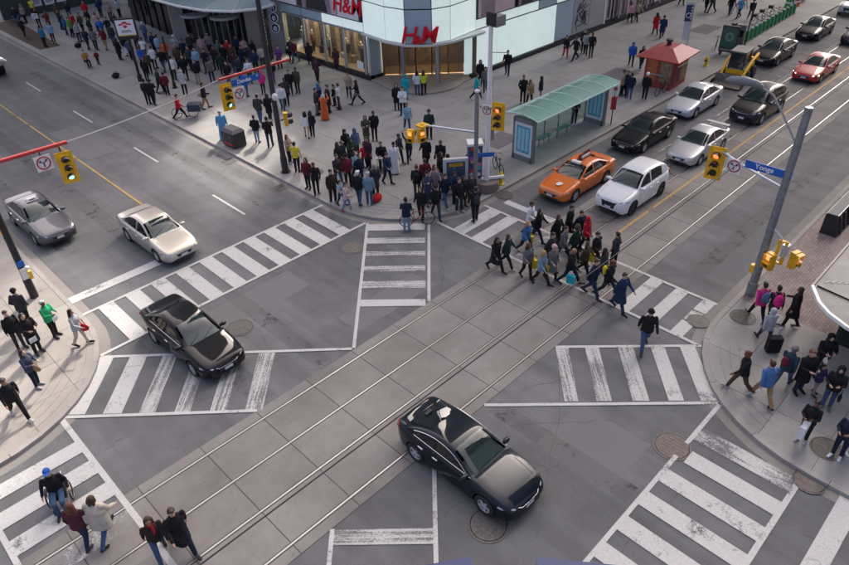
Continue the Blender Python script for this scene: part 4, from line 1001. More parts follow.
for i in range(5): s.box(-.18, -.1, -.1, -.092, 2.45+i*.2, 2.56+i*.2)
s.build('lettering_marks', WHITE, fl)
s = MB(); s.tube([(0, 0, 0), (0, 0, .08)], .35, 14); s.build('foot', GREY, fl)

# bike share: map panel, pay post, docks
mpn = thing('map_panel', 'dark map panel with green round emblem at the bicycle dock end', 'panel', (53.3, 20.6, ZS), R(-80))
s = MB(); s.box(-.62, .62, -.08, .08, .2, 2.15); s.box(-.5, -.35, -.2, .2, 0, .2); s.box(.35, .5, -.2, .2, 0, .2); s.build('frame', BLACKM, mpn)
s = MB(); s.box(-.54, .54, -.1, -.081, .55, 2.05); s.build('screen', mat('map green', (.03, .10, .075), .2, var=.3, vscale=5), mpn)
s = MB(); s.torus((0, -.104, 1.35), .28, .03, 'y', 24, 5); s.torus((0, -.104, 1.35), .16, .02, 'y', 20, 5); s.build('emblem', mat('map pale green', (.2, .42, .33), .3), mpn)
s = MB(); s.box(-.54, .54, -.1, -.081, .3, .45); s.build('pale_strip', GREY, mpn)
pp = thing('pay_post', 'grey pay terminal with black mast beside the map panel', 'terminal', (54.7, 20.35, ZS), R(-80))
s = MB(); s.box(-.3, .3, -.2, .2, 0, 2.0); s.build('cabinet', mat('terminal grey', (.12, .12, .12), .5), pp)
s = MB(); s.box(-.2, .2, -.22, -.202, 1.1, 1.6); s.build('screen', DARKGLASS, pp)
s = MB(); s.tube([(.45, 0, 0), (.45, 0, 3.6)], .05, 8); s.build('mast', BLACKM, pp, True)
DG = mat('dock green', (.03, .22, .08), .45)
for i in range(14):
    x = 56.6+i*.92; d = thing('bike_dock', ['first','second','third','fourth','fifth','sixth','seventh','eighth','ninth','tenth','eleventh','twelfth','thirteenth','fourteenth'][i]+' green bicycle dock from the pay terminal', 'bike dock', (x, 20.85+.04*i, ZS), R(-90), 'row of green bicycle docks')
    s = MB(); s.box(-.2, .2, -.3, .3, 0, .06); s.build('base', GREY, d)
    s = MB(); s.add([(-.16, -.12, .06), (.16, -.12, .06), (.16, .16, .06), (-.16, .16, .06), (-.13, -.05, .95), (.13, -.05, .95), (.13, .12, .8), (-.13, .12, .8)], [(0, 3, 2, 1), (4, 5, 6, 7), (0, 1, 5, 4), (1, 2, 6, 5), (2, 3, 7, 6), (3, 0, 4, 7)]); s.build('post', DG, d)
    s = MB(); s.box(-.12, .12, -.11, -.06, .86, .97); s.build('light_cap', WHITE, d)

def bicycle(x, y, z, rz, fm, label, group='bicycles', basket=False):
    t_ = thing('bicycle', label, 'bicycle', (x, y, z), rz, group)
    for wx in (-.52, .52):
        s = MB(); s.torus((0, 0, 0), .325, .022, 'y', 22, 5); w = s.build('wheel', RUBBER, t_, True); w.location = (wx, 0, .345)
        s = MB()
        for a in range(0, 180, 30): s.bar((-.31*math.cos(R(a)), 0, -.31*math.sin(R(a))), (.31*math.cos(R(a)), 0, .31*math.sin(R(a))), .006, .006, (0, 1, 0))
        s.build('spokes', ALU, w)
    s = MB()
    for a, c_ in (((-.52, 0, .345), (-.1, 0, .3)), ((-.1, 0, .3), (-.2, 0, .85)), ((-.52, 0, .345), (-.18, 0, .75)), ((-.18, 0, .75), (.36, 0, .8)), ((-.1, 0, .3), (.36, 0, .72)), ((.52, 0, .345), (.34, 0, .95))): s.tube([a, c_], .02, 6)
    s.build('frame', fm, t_)
    s = MB(); s.tube([(.3, -.28, .98), (.36, -.1, 1.0), (.36, .1, 1.0), (.3, .28, .98)], .014, 6); s.build('handlebar', BLKPL, t_)
    s = MB(); s.ball((-.22, 0, .9), (.13, .07, .04)); s.build('saddle', BLKPL, t_, True)
    if basket: s = MB(); s.box(.42, .72, -.18, .18, .7, .95); s.build('basket', BLKPL, t_)
    return t_
GB = mat('bike green', (.03, .25, .1), .4)
bicycle(54.3, 21.9, ZS, R(200), GB, 'parked bicycle behind the map panel')
bicycle(58.6, 22.0, ZS, R(75), GB, 'bicycle docked nearest the leaning figure in black', 'docked bicycles', True)
bicycle(62.6, 22.0, ZS, R(80), BLACKM, 'docked black bicycle in the middle of the dock row', 'docked bicycles', True)
bicycle(64.5, 22.1, ZS, R(85), BLACKM, 'docked black bicycle toward the far end of the dock row', 'docked bicycles', True)
bicycle(66.4, 22.1, ZS, R(85), BLACKM, 'docked bicycle farthest along the dock row', 'docked bicycles', True)
bicycle(19.0, 19.95, ZS, R(-35), mat('bike dark red', (.2, .02, .02), .4), 'bicycle held at the corner kerb by a person in navy')
bicycle(44.0, 18.95+.9, ZS, R(0), BLACKM, 'bicycle held by the white helmeted cyclist') .location = (42.25, 20.05, ZS)
bicycle(25.9, 20.7, ZS, R(60), BLACKM, 'black bicycle parked behind the yellow hydrant at the corner')

# barrels and barrier at the far end
for (x, y, c_, lab) in ((70.6, 22.6, mat('barrel green', (.03, .3, .06), .5), 'green construction barrel at the far upper right'), (71.6, 22.2, mat('barrel orange', (.6, .07, .02), .5), 'orange red construction barrel at the far upper right')):
    t = thing('traffic_barrel', lab, 'barrel', (x, y, ZS), 0, 'construction barrels')
    s = MB(); s.lathe([(.36, 0), (.36, .08), (.29, .1), (.24, 1.0), (.2, 1.02), (.001, 1.03)], 14); s.build('drum', c_, t, True)
    s = MB(); s.lathe([(.285, .35), (.275, .5), (.27, .5), (.28, .35)], 14); s.build('band', WHITE, t, True)
t = thing('utility_cabinet', 'grey utility cabinet behind the construction barrels', 'cabinet', (73.2, 22.6, ZS))
s = MB(); s.box(-.8, .8, -.4, .4, .06, 1.1); s.build('body', GREY, t); s = MB(); s.box(-.85, .85, -.45, .45, 1.1, 1.16); s.build('lid', GREY, t); s = MB(); s.box(-.4, -.02, -.42, -.402, .2, 1.0); s.box(.02, .4, -.42, -.402, .2, 1.0); s.build('door', STEEL, t)
t = thing('safety_barrier', 'red barrier at the far upper right', 'barrier', (66.5, 25.4, ZS), R(5))
s = MB(); s.box(-1.6, 1.6, -.04, .04, .7, 1.0); s.build('board', RED, t)
for x in (-1.3, 1.3): s = MB(); s.bar((x, -.3, 0), (x, 0, .98), .06, .06); s.bar((x, .3, 0), (x, 0, .98), .06, .06); s.build('leg', GREY, t)

# long black planter at the right kerb
pl = thing('long_planter', 'long black metal planter box with ribbed side at the right kerb', 'planter', (30.85, 5.5, ZS))
s = MB(); s.add([(0, -.3, 0), (7, -.3, 0), (7, .42, 0), (0, .42, 0), (.12, -.08, .95), (7, -.08, .95), (7, .42, .95), (.12, .42, .95)], [(0, 3, 2, 1), (4, 5, 6, 7), (0, 1, 5, 4), (1, 2, 6, 5), (2, 3, 7, 6), (3, 0, 4, 7)]); s.build('box', BLACKM, pl)
s = MB(); s.box(.14, 7, -.04, .38, .95, .97); s.build('top', mat('planter top', (.035, .04, .055), .55, spec=.3), pl)
s = MB(); s.box(.14, 7, -.085, -.05, .955, .98); s.build('rim', WHITE, pl)
for i in range(12): s = MB(); s.bar((.35+i*.55, -.34, .06), (.35+i*.55, -.13, .88), .1, .05); s.build('rib', BLACKM, pl)

# dark kiosk with projecting roof on the right
kk = thing('dark_kiosk', 'dark kiosk with pale edged glass roof on the right corner', 'kiosk', (23.3, .6, ZS))
s = MB(); s.box(0, 2.3, -2.2, 2.2, 0, 2.45); s.build('body', mat('kiosk dark cladding', (.035, .036, .04), .4, var=.15), kk)
for i in range(4): s = MB(); s.box(-.03, -.002, -2.1+i*1.08, -1.1+i*1.08, .25, 2.3); s.build('front_pane', DARKGLASS, kk)
for i in range(2): s = MB(); s.box(.1+i*1.1, 1.1+i*1.1, 2.202, 2.23, .25, 2.3); s.build('side_pane', DARKGLASS, kk)
rp = [(22.3, 3.9), (21.5, 3.4), (21.1, 2.96), (20.75, 2.3), (20.6, 1.2), (20.6, -2), (26, -2), (26, 3.9)]
lr = [(x-23.3, y-.6) for x, y in rp]
s = MB(); s.prism(lr, 2.44, 2.5); s.build('roof_plate', mat('kiosk roof glass', (.11, .112, .115), .45, spec=.3, var=.3, vscale=1.5), kk)
s = MB()
for i in range(5): s.bar((*lr[i], 2.5), (*lr[i+1], 2.5), .1, .12)
s.build('roof_rim', WHITE, kk)
s = MB(); s.bar((lr[0][0]+.15, lr[0][1]-.12, 2.53), (lr[4][0]+1.6, lr[4][1]+.6, 2.53), .06, .05); s.bar((lr[0][0], lr[0][1], 2.52), (lr[7][0], lr[7][1], 2.52), .07, .06); s.build('roof_bar', BLACKM, kk)
s = MB()
for i in range(12): a = random.random()*2; s.bar((lr[0][0]+.5+i*.12, lr[0][1]-.25-i*.16, 2.507), (lr[0][0]+.62+i*.12+.1*a, lr[0][1]-.35-i*.16, 2.507), .07, .012)
s.build('leaf_litter', mat('pale litter', (.42, .41, .38), .8), kk)['kind'] = 'stuff'

# tops of two blue banners below the viewpoint
for i, (pts, lab) in enumerate((([(3.05, 4.12), (4.02, 3.44), (3.9, 3.28), (2.93, 3.96)], 'blue topped banner box at the bottom edge, left one'), ([(4.67, 2.76), (5.75, 1.33), (5.6, 1.22), (4.52, 2.65)], 'blue topped banner box at the bottom edge, right one'))):
    cx_ = sum(p[0] for p in pts)/4; cy_ = sum(p[1] for p in pts)/4
    t = thing('banner_box', lab, 'banner', (cx_, cy_, 5.42), 0, 'banner boxes below the viewpoint')
    s = MB(); s.prism([(x-cx_, y-cy_) for x, y in pts], 0, 2.45); s.build('panel', WHITE, t)
    s = MB(); s.prism([((x-cx_)*1.03, (y-cy_)*1.03) for x, y in pts], 2.45, 2.58); s.build('cap', mat('banner blue', (.012, .028, .11), .5), t)
    s = MB(); s.tube([(0, 0, -5.42), (0, 0, 0)], .09, 10); s.build('post', STEEL, t, True)

# cargo bicycle, stool stand, bags on the ground
cb = bicycle(18.55, 41.2, ZS, R(-42), mat('cargo frame', (.1, .1, .12), .4), 'cargo bicycle loaded with a dark box near the kerb')
s = MB(); s.box(.3, 1.1, -.32, .32, .5, .95); s.build('cargo_box', mat('cargo navy', (.02, .03, .06), .5), cb)
sd_ = thing('street_stand', 'small white stand in front of the sitting figure on the plaza', 'stand', (22.15, 26.05, ZS), R(-130))
s = MB(); s.box(-.3, .3, -.22, .22, .5, .62); s.build('tray', WHITE, sd_)
for x in (-.25, .25):
    for y in (-.18, .18): s = MB(); s.bar((x, y, 0), (x, y, .5), .03, .03); s.build('leg', ALU, sd_)
for i in range(4): s = MB(); s.ball((-.2+.13*i, .02*(-1)**i, .66), (.06, .06, .06)); s.build('goods', [RED, WHITE, WOOD, POSTP][i], sd_, True)

# ================================================================ vehicles
def pchip(pts):
    pts = sorted(pts); X = [p[0] for p in pts]; Y = [p[1] for p in pts]; n = len(X)
    h = [X[i+1]-X[i] for i in range(n-1)]; d = [(Y[i+1]-Y[i])/h[i] for i in range(n-1)]
    m = [d[0]]+[0 if d[i-1]*d[i] <= 0 else 2*d[i-1]*d[i]/(d[i-1]+d[i]) for i in range(1, n-1)]+[d[-1]]
    def f(x):
        x = min(max(x, X[0]), X[-1]); i = 0
        while i < n-2 and x > X[i+1]: i += 1
        t = (x-X[i])/h[i]
        return (2*t**3-3*t*t+1)*Y[i]+(t**3-2*t*t+t)*h[i]*m[i]+(-2*t**3+3*t*t)*Y[i+1]+(t**3-t*t)*h[i]*m[i+1]
    return f
CARGLASS = glass_mat('car glass', (.70, .90, .88), .72, .02, (.05, .085, .087))
CARGLASSD = glass_mat('tinted car glass', (.30, .34, .34), .4, .03, (.012, .015, .016))
REARG = mat('rear screen glass', (.012, .016, .018), .04, spec=.6)
CHROME = mat('chrome trim', (.6, .6, .62), .15, .9)
LAMPF = mat('headlamp lens', (.30, .31, .33), .06, spec=.8)
LAMPX = mat('lit headlamp', (.8, .8, .75), .1, emit=(1, .95, .8), est=1.2)
LAMPR = mat('tail lamp lens', (.28, .008, .01), .12, spec=.7)
ALLOY = mat('alloy wheel', (.55, .55, .56), .35, .25)
ALLOYD = mat('dark wheel', (.06, .06, .065), .35, .6)
PLATE = mat('number plate', (.62, .64, .68), .5)
SPEC = {
 'sedan': dict(top=[(2.41,.50),(2.37,.60),(2.25,.69),(1.9,.79),(1.3,.90),(.98,.95),(0,.965),(-1.5,1.0),(-1.75,1.05),(-2.2,1.05),(-2.33,1.0),(-2.38,.9),(-2.41,.72)],
   w=[(2.41,.55),(2.38,.66),(2.28,.77),(2.05,.86),(1.5,.905),(0,.91),(-1.5,.905),(-2.0,.865),(-2.3,.78),(-2.41,.66)], gh=[(1.04,.93),(.25,1.36),(-.1,1.45),(-.5,1.47),(-.9,1.43),(-1.2,1.32),(-1.82,1.03)],
   wb=2.775, fx=1.42, r=.33, ws=(1.0,.16), rw=(-1.0,-1.76), bp=-.28, cp=-1.28),
 'coupe': dict(top=[(2.31,.48),(2.27,.60),(2.15,.69),(1.8,.80),(1.2,.90),(.85,.94),(0,.955),(-1.5,1.0),(-1.8,1.04),(-2.1,1.04),(-2.24,1.0),(-2.28,.9),(-2.31,.7)],
   w=[(2.31,.58),(2.28,.68),(2.18,.78),(1.95,.87),(1.4,.925),(0,.92),(-1.4,.925),(-1.95,.88),(-2.2,.79),(-2.31,.68)], gh=[(.9,.92),(.1,1.28),(-.25,1.355),(-.6,1.375),(-.95,1.345),(-1.3,1.26),(-1.95,1.02)],
   wb=2.75, fx=1.4, r=.35, ws=(.86,.0), rw=(-1.02,-1.88), bp=-.62, cp=-1.35),
 'suv': dict(top=[(2.2,.58),(2.16,.72),(2.05,.83),(1.75,.93),(1.2,1.02),(.9,1.06),(0,1.08),(-1.4,1.12),(-1.9,1.14),(-2.1,1.1),(-2.17,.98),(-2.2,.75)],
   w=[(2.2,.58),(2.16,.70),(2.06,.79),(1.85,.87),(1.35,.915),(0,.91),(-1.4,.91),(-1.9,.86),(-2.1,.79),(-2.2,.68)], gh=[(1.0,1.04),(.3,1.52),(-.05,1.63),(-.5,1.665),(-1.2,1.62),(-1.6,1.54),(-1.8,1.44),(-2.08,1.12)],
   wb=2.64, fx=1.35, r=.35, ws=(.95,.22), rw=(-1.74,-2.04), bp=-.25, cp=-1.0),
}
def build_spec(kind):
    S_ = SPEC[kind]; T = pchip(S_['top']); Wd = pchip(S_['w']); GH = pchip(S_['gh'])
    xf, xr = S_['top'][0][0], S_['top'][-1][0]
    zb = pchip([(xf, .34), (xf-.08, .25), (xf-.35, .19), (0, .19), (xr+.35, .2), (xr+.08, .28), (xr, .38)])
    def ring(x):
        w = Wd(x); zt = T(x); b_ = zb(x); h = zt-b_
        return [(0, b_), (.6*w, b_), (.9*w, b_+.01), (.965*w, b_+.06*min(1, h*2)), (.992*w, b_+.28*h), (1.0*w, b_+.52*h), (.992*w, b_+.74*h), (.965*w, b_+.89*h), (.915*w, b_+.965*h), (.82*w, zt), (.55*w, zt+.012), (.28*w, zt+.02), (0, zt+.023)]
    n = 64; xs = [xr+(xf-xr)*(.5-.5*math.cos(math.pi*i/n)) for i in range(n+1)]
    mb = MB(); rows = []
    for x in xs:
        rg = ring(x); full = rg+[(-y, z) for y, z in rg[-2:0:-1]]; rows.append([(x, y, z) for y, z in full])
    m = len(rows[0]); vs = [p for r_ in rows for p in r_]; fs = []
    for i in range(n):
        for j in range(m): fs.append((i*m+j, i*m+(j+1) % m, (i+1)*m+(j+1) % m, (i+1)*m+j))
    fs.append(list(range(m))); fs.append([n*m+j for j in range(m)][::-1]); mb.add(vs, fs)
    body = mb.mesh('body', [WHITE, BLKPL])
    cut = MB(); rad = S_['r']+.065
    for wx in (S_['fx'], S_['fx']-S_['wb']):
        for sg in (-1, 1):
            cut.tube([(wx, sg*.62, S_['r']), (wx, sg*1.3, S_['r'])], rad, 28)
    a = link('tmp_body', body); c_ = link('tmp_cut', cut.mesh('cut', BLKPL))
    md = a.modifiers.new('b', 'BOOLEAN'); md.object = c_; md.operation = 'DIFFERENCE'; md.solver = 'EXACT'
    dg = bpy.context.evaluated_depsgraph_get(); me = bpy.data.meshes.new_from_object(a.evaluated_get(dg))
    bpy.data.objects.remove(a); bpy.data.objects.remove(c_); me.name = kind+'_body'
    me.materials.clear(); me.materials.append(WHITE); me.materials.append(BLKPL)
    for p in me.polygons:
        c0 = p.center; p.material_index = 0
        for wx in (S_['fx'], S_['fx']-S_['wb']):
            if math.hypot(c0.x-wx, c0.z-S_['r']) < rad-.004 or (abs(c0.y) > .55 and abs(math.hypot(c0.x-wx, c0.z-S_['r'])-rad) < .012 and abs(p.normal.y) < .5): p.material_index = 1
        if c0.z < .235 or (abs(c0.y) < .62 and c0.z < .3): p.material_index = 1
    bm = bmesh.new(); bm.from_mesh(me)
    dl = [f for f in bm.faces if S_['rw'][1]+.12 < f.calc_center_median().x < S_['ws'][0]-.1 and abs(f.calc_center_median().y) < .8*Wd(0) and f.normal.z > .75 and f.calc_center_median().z > .8]
    bmesh.ops.delete(bm, geom=dl, context='FACES'); bm.to_mesh(me); bm.free()
    me.polygons.foreach_set('use_smooth', [True]*len(me.polygons)); me.set_sharp_from_angle(angle=R(38))
    # cabin
    gx0, gx1 = S_['gh'][0][0], S_['gh'][-1][0]; n = 40; TH = .40 if kind != 'suv' else .33
    def base(x): return T(x)-.015
    def gw(x): return .885*Wd(x)
    def side(x, z): return gw(x)-(z-base(x))*TH
    def gring(x):
        zr = max(GH(x), base(x)+.01); b0 = base(x); h = zr-b0
        def sy(z): return side(x, z)
        yr = sy(zr)
        return [(gw(x)+.01, b0-.05), (gw(x), b0), (sy(b0+.35*h), b0+.35*h), (sy(b0+.7*h), b0+.7*h), (sy(zr-.06*min(1, h*4)), zr-.06*min(1, h*4)), (yr-.045, zr-.018*min(1, h*4)), (.8*yr, zr), (.5*yr, zr+.014), (.25*yr, zr+.02), (0, zr+.022)]
    mb = MB(); vs = []; fs = []
    for i in range(n+1):
        x = gx0+(gx1-gx0)*i/n; g_ = gring(x); vs += [(x, y, z) for y, z in g_]+[(x, -y, z) for y, z in g_[-2::-1]]
    m = 19
    for i in range(n):
        xm = gx0+(gx1-gx0)*(i+.5)/n; hh = GH(xm)-base(xm)
        for j in range(m-1):
            if 5 <= j <= 12 and (S_['ws'][1]+.03 < xm < S_['ws'][0]-.03 ): continue
            if j in (1, 2, 3, 14, 15, 16) and hh > .2 and ((S_['bp']+.07 < xm < S_['ws'][0]-.12) or (S_['cp']-(.26 if kind == 'suv' else .10) < xm < S_['bp']-.07)):
                if (j in (3, 14) and hh < .34): pass
                else: continue
            fs.append((i*m+j, i*m+j+1, (i+1)*m+j+1, (i+1)*m+j))
    mb.add(vs, fs); cab = mb.mesh(kind+'_cabin', [WHITE, BLKPL], True, 50)
    # window panes laid just proud of the cabin skin
    def topz(x, t_):
        zr = GH(x); yr = side(x, zr); return t_*.86*yr, zr+.022*(1-abs(t_)**1.6)-.016*max(0, abs(t_)-.85)/.15
    def screen(xa, xb, tw, off=.012):
        mb = MB(); vs = []; N_, K_ = 12, 10
        for i in range(N_+1):
            x = xa+(xb-xa)*i/N_; sl = (GH(x+.02)-GH(x-.02))/.04; nl = math.hypot(sl, 1)
            for j in range(K_+1):
                y, z = topz(x, tw*(-1+2*j/K_)); vs.append((x-sl/nl*off, y, z+off/nl))
        mb.add(vs, [(i*(K_+1)+j, i*(K_+1)+j+1, (i+1)*(K_+1)+j+1, (i+1)*(K_+1)+j) for i in range(N_) for j in range(K_)])
        return mb.mesh('pane', CARGLASS, True, 60)
    def sidepane(xa, xb, sg):
        mb = MB(); vs = []; N_ = 14; K_ = 4; lo = .045; hi = .075
        st = []
        for i in range(N_+1):
            x = xa+(xb-xa)*i/N_; z0 = base(x)+lo; z1 = GH(x)-hi
            if z1-z0 > .03: st.append((x, z0, z1))
        for x, z0, z1 in st:
            for j in range(K_+1):
                z = z0+(z1-z0)*j/K_; vs.append((x, sg*(side(x, z)+.007), z+.002))
        k_ = len(st)
        mb.add(vs, [(i*(K_+1)+j, i*(K_+1)+j+1, (i+1)*(K_+1)+j+1, (i+1)*(K_+1)+j) for i in range(k_-1) for j in range(K_)])
        return mb.mesh('pane', CARGLASSD, True, 60)
    P = {'S': S_, 'body': me, 'cabin': cab, 'ring': ring, 'xf': xf, 'xr': xr, 'W': Wd, 'T': T, 'GH': GH, 'sidef': side, 'base': base}
    TRIMM = mat('car interior', (.035, .034, .035), .8, var=.2, vscale=8)
    fx_ = S_['bp']+.1; bz = T(0)
    def seat(x, y0, y1):
        def f(s):
            s.box(x-.1, x+.42, y0, y1, .36, .56); s.add([(x-.12, y0, .5), (x+.06, y0, .5), (x+.06, y1, .5), (x-.12, y1, .5), (x-.3, y0+.03, bz+.12), (x-.18, y0+.03, bz+.12), (x-.18, y1-.03, bz+.12), (x-.3, y1-.03, bz+.12)], [(0, 3, 2, 1), (4, 5, 6, 7), (0, 1, 5, 4), (1, 2, 6, 5), (2, 3, 7, 6), (3, 0, 4, 7)])
            ym = (y0+y1)/2; s.box(x-.31, x-.21, ym-.13, ym+.13, bz+.14, bz+.3)
        return f
    P['seats'] = []
    for x_, y0_, y1_ in ((fx_, .12, .62), (fx_, -.62, -.12), (fx_-.85, -.62, .62)):
        s = MB(); seat(x_, y0_, y1_)(s); P['seats'].append(s.mesh('seat', TRIMM))
    s = MB(); xd = S_['ws'][0]; s.add([(xd-.05, -.72, .6), (xd-.05, .72, .6), (xd-.62, .72, .62), (xd-.62, -.72, .62), (xd-.08, -.72, T(xd)-.02), (xd-.08, .72, T(xd)-.02), (xd-.6, .7, T(xd)+.0), (xd-.6, -.7, T(xd)+.0)], [(0, 1, 2, 3), (7, 6, 5, 4), (0, 4, 5, 1), (1, 5, 6, 2), (2, 6, 7, 3), (3, 7, 4, 0)]); P['dash'] = s.mesh('dashboard', TRIMM)
    s = MB(); s.torus((0, 0, 0), .18, .016, 'x', 18, 6, Matrix.Translation((xd-.72, .37, T(xd)-.02)) @ Matrix.Rotation(R(-25), 4, 'Y')); P['steer'] = s.mesh('steering_wheel', TRIMM)
    P['windshield'] = screen(*S_['ws'], .93); P['rear_window'] = screen(*S_['rw'], .86)
    P['side'] = [sidepane(S_['ws'][0]-.02, S_['bp']+.05, sg) for sg in (1, -1)]+[sidepane(S_['bp']-.05, S_['cp']-(.28 if kind == 'suv' else .12), sg) for sg in (1, -1)]
    # small parts
    def mk(name, f, m, smooth=True):
        s = MB(); f(s); return s.mesh(name, m, smooth)
    def ell(c0, r_, rz=0, ry=0):
        def f(s):
            q = MB(); q.ball((0, 0, 0), r_, 14, 9); M_ = Matrix.Translation(c0) @ Matrix.Rotation(rz, 4, 'Z') @ Matrix.Rotation(ry, 4, 'Y'); s.add([M_ @ Vector(p) for p in q.v], q.f)
        return f
    zt = T(xf-.25)
    P['head'] = [mk('headlight', ell((xf-.27, sg*(Wd(xf-.27)-.14), zt-.08), (.27, .095, .06), sg*R(-38), R(6)), LAMPF) for sg in (1, -1)]
    P['tail'] = [mk('taillight', ell((xr+.13, sg*(Wd(xr+.13)-.17), T(xr+.3)-.14), (.14, .22, .085 if kind != 'suv' else .16), sg*R(-22)), LAMPR) for sg in (1, -1)]
    P['mirror'] = [mk('mirror', ell((S_['ws'][0]-.18, sg*(Wd(.6)+.01), T(.6)+.05), (.085, .15, .075)), WHITE) for sg in (1, -1)]
    P['grille'] = mk('grille', lambda s: s.add([(xf-.1, -.5, zt-.10), (xf+.004, -.36, zt-.13), (xf+.004, .36, zt-.13), (xf-.1, .5, zt-.10), (xf-.06, -.44, .46), (xf+.014, -.3, .44), (xf+.014, .3, .44), (xf-.06, .44, .46)], [(0, 1, 5, 4), (1, 2, 6, 5), (2, 3, 7, 6)]), BLKPL, False)
    P['chrome_bar'] = mk('chrome', lambda s: s.tube([(xf-.085, -.5, zt-.10), (xf+.01, -.34, zt-.135), (xf+.02, 0, zt-.14), (xf+.01, .34, zt-.135), (xf-.085, .5, zt-.10)], .009, 6), CHROME)
    P['intake'] = mk('air_intake', lambda s: s.box(xf-.12, xf+.012, -.48, .48, .27, .36), BLKPL, False)
    P['plate'] = mk('plate', lambda s: s.box(xf+.01, xf+.03, -.16, .16, .42, .52), PLATE, False)
    P['rplate'] = mk('plate', lambda s: s.box(xr-.025, xr-.005, -.16, .16, .62, .74), PLATE, False)
    def seam(x, sg):
        def f(s):
                q = ring(x)[3:9]; s.add([(x+d_, sg*(y+.003), z) for y, z in q for d_ in (-.006, .006)], [(2*i, 2*i+1, 2*i+3, 2*i+2) for i in range(len(q)-1)])
        return f
    P['seam'] = [mk('door_seam', seam(x, sg), BLKPL, False) for x in (S_['ws'][0]-.12, S_['bp']-.0, S_['cp']+.05) for sg in (1, -1)]
    def hoodline(sg):
        def f(s):
            pts = [(xf-.3-i*.16, sg*(Wd(xf-.3-i*.16)*.72), T(xf-.3-i*.16)+.011) for i in range(int((xf-.3-S_['ws'][0]-.1)/.16))]
            s.add([(p[0], p[1]+d_, p[2]) for p in pts for d_ in (-.006, .006)], [(2*i, 2*i+1, 2*i+3, 2*i+2) for i in range(len(pts)-1)])
        return f
    P['hoodline'] = [mk('hood_seam', hoodline(sg), BLKPL, False) for sg in (1, -1)]
    P['handle'] = [mk('door_handle', (lambda x, sg: (lambda s: s.box(x-.1, x+.1, sg*(Wd(x)+.002)-.018, sg*(Wd(x)+.002)+.018, T(x)-.2, T(x)-.165)))(x, sg), WHITE, False) for x in (S_['bp']+.12, S_['cp']+.25) for sg in (1, -1)]
    P['trim'] = [mk('window_trim', (lambda sg: (lambda s: s.tube([(x, sg*(side(x, base(x)+.03)+.014), base(x)+.034) for x in [S_['ws'][0]-.05-(S_['ws'][0]-.05-S_['cp']+.12)*i/10 for i in range(11)]], .010, 5)))(sg), CHROME) for sg in (1, -1)]
    ch = [(S_['ws'][0]-.02, .93)]
    P['wiper'] = [mk('wiper', (lambda y0: (lambda s: s.tube([(S_['ws'][0]+.0, y0, GH(S_['ws'][0])+.03), (S_['ws'][0]-.22, y0+.5, GH(S_['ws'][0]-.22)+.035)], .012, 5)))(y0), BLKPL) for y0 in (-.55, .02)]
    return P
CARS = {k: build_spec(k) for k in SPEC}
def wheel_meshes(r, rimm, key):
    s = MB(); w = .105; s.lathe([(r*.66, -w), (r*.93, -w), (r, -w*.75), (r, w*.75), (r*.93, w), (r*.66, w)], 28, Matrix.Rotation(R(90), 4, 'X'), True); ty = s.mesh('tyre_'+key, RUBBER, True, 35)
    s = MB(); s.lathe([(r*.67, -.088), (r*.67, .088), (r*.60, .088), (r*.58, -.0), (r*.60, -.088)], 24, Matrix.Rotation(R(90), 4, 'X'), True); s.m = 0
    for k_ in range(5):
        a = R(72*k_); M_ = Matrix.Rotation(a, 4, 'Y'); s.box(.03, r*.63, -.085, -.05, -.035, .035, M_)
        s.box(.03, r*.63, .05, .085, -.035, .035, M_)
    s.lathe([(.07, -.09), (.07, .09)], 12, Matrix.Rotation(R(90), 4, 'X')); rm = s.mesh('rim_'+key, rimm, False)
    s = MB(); s.lathe([(r*.62, -.045), (r*.62, .045)], 20, Matrix.Rotation(R(90), 4, 'X')); br = s.mesh('hub_'+key, BLKPL)
    return ty, rm, br
WH = {}
def car(kind, name, label, loc, deg, paint, rimm=ALLOY, scale=(1, 1, 1), mirror=None, trim=True, lit=False, glassm=None):
    P = CARS[kind]; S_ = P['S']
    t = thing(name, label, 'car', loc, R(deg), 'cars on the two streets'); t.scale = scale
    def put(nm, me, m=None, slot=0):
        o = link(nm, me, t)
        if m is not None:
            o.material_slots[slot].link = 'OBJECT'; o.material_slots[slot].material = m
        return o
    put('body', P['body'], paint); put('cabin', P['cabin'], paint)
    put('windshield', P['windshield'], glassm); put('rear_window', P['rear_window'], REARG)
    for p in P['side']: put('side_window', p)
    for p in P['seats']: put('seat', p)
    put('dashboard', P['dash']); put('steering_wheel', P['steer'])
    for p in P['head']: put('headlight', p, LAMPX if lit else None)
    for p in P['tail']: put('taillight', p)
    for p in P['mirror']: put('mirror', p, mirror or paint)
    for nm, k_ in (('grille', 'grille'), ('grille_trim', 'chrome_bar'), ('air_intake', 'intake'), ('number_plate', 'plate'), ('number_plate', 'rplate')): put(nm, P[k_])
    for nm, k_ in (('door_seam', 'seam'), ('hood_seam', 'hoodline'), ('wiper', 'wiper')):
        for p in P[k_]: put(nm, p)
    for p in P['handle']: put('door_handle', p, paint if not trim else CHROME)
    if trim:
        for p in P['trim']: put('window_trim', p)
    key = kind+rimm.name
    if key not in WH: WH[key] = wheel_meshes(S_['r'], rimm, key)
    ty, rm, br = WH[key]
    for wx in (S_['fx'], S_['fx']-S_['wb']):
        for sg in (1, -1):
            w = bpy.data.objects.new('wheel', ty); COL.objects.link(w); w.parent = t; w.location = (wx, sg*(P['W'](wx)-.098), S_['r']); w.rotation_euler = (0, R(random.uniform(0, 70)), 0)
            link('rim', rm, w); link('hub', br, w)
    return t
def paintm(name, rgb, metal=.0, rough=.32): return mat('car paint '+name, rgb, rough, metal, .04 if max(rgb) < .1 else .4, coat=.62, var=.03, vscale=2)
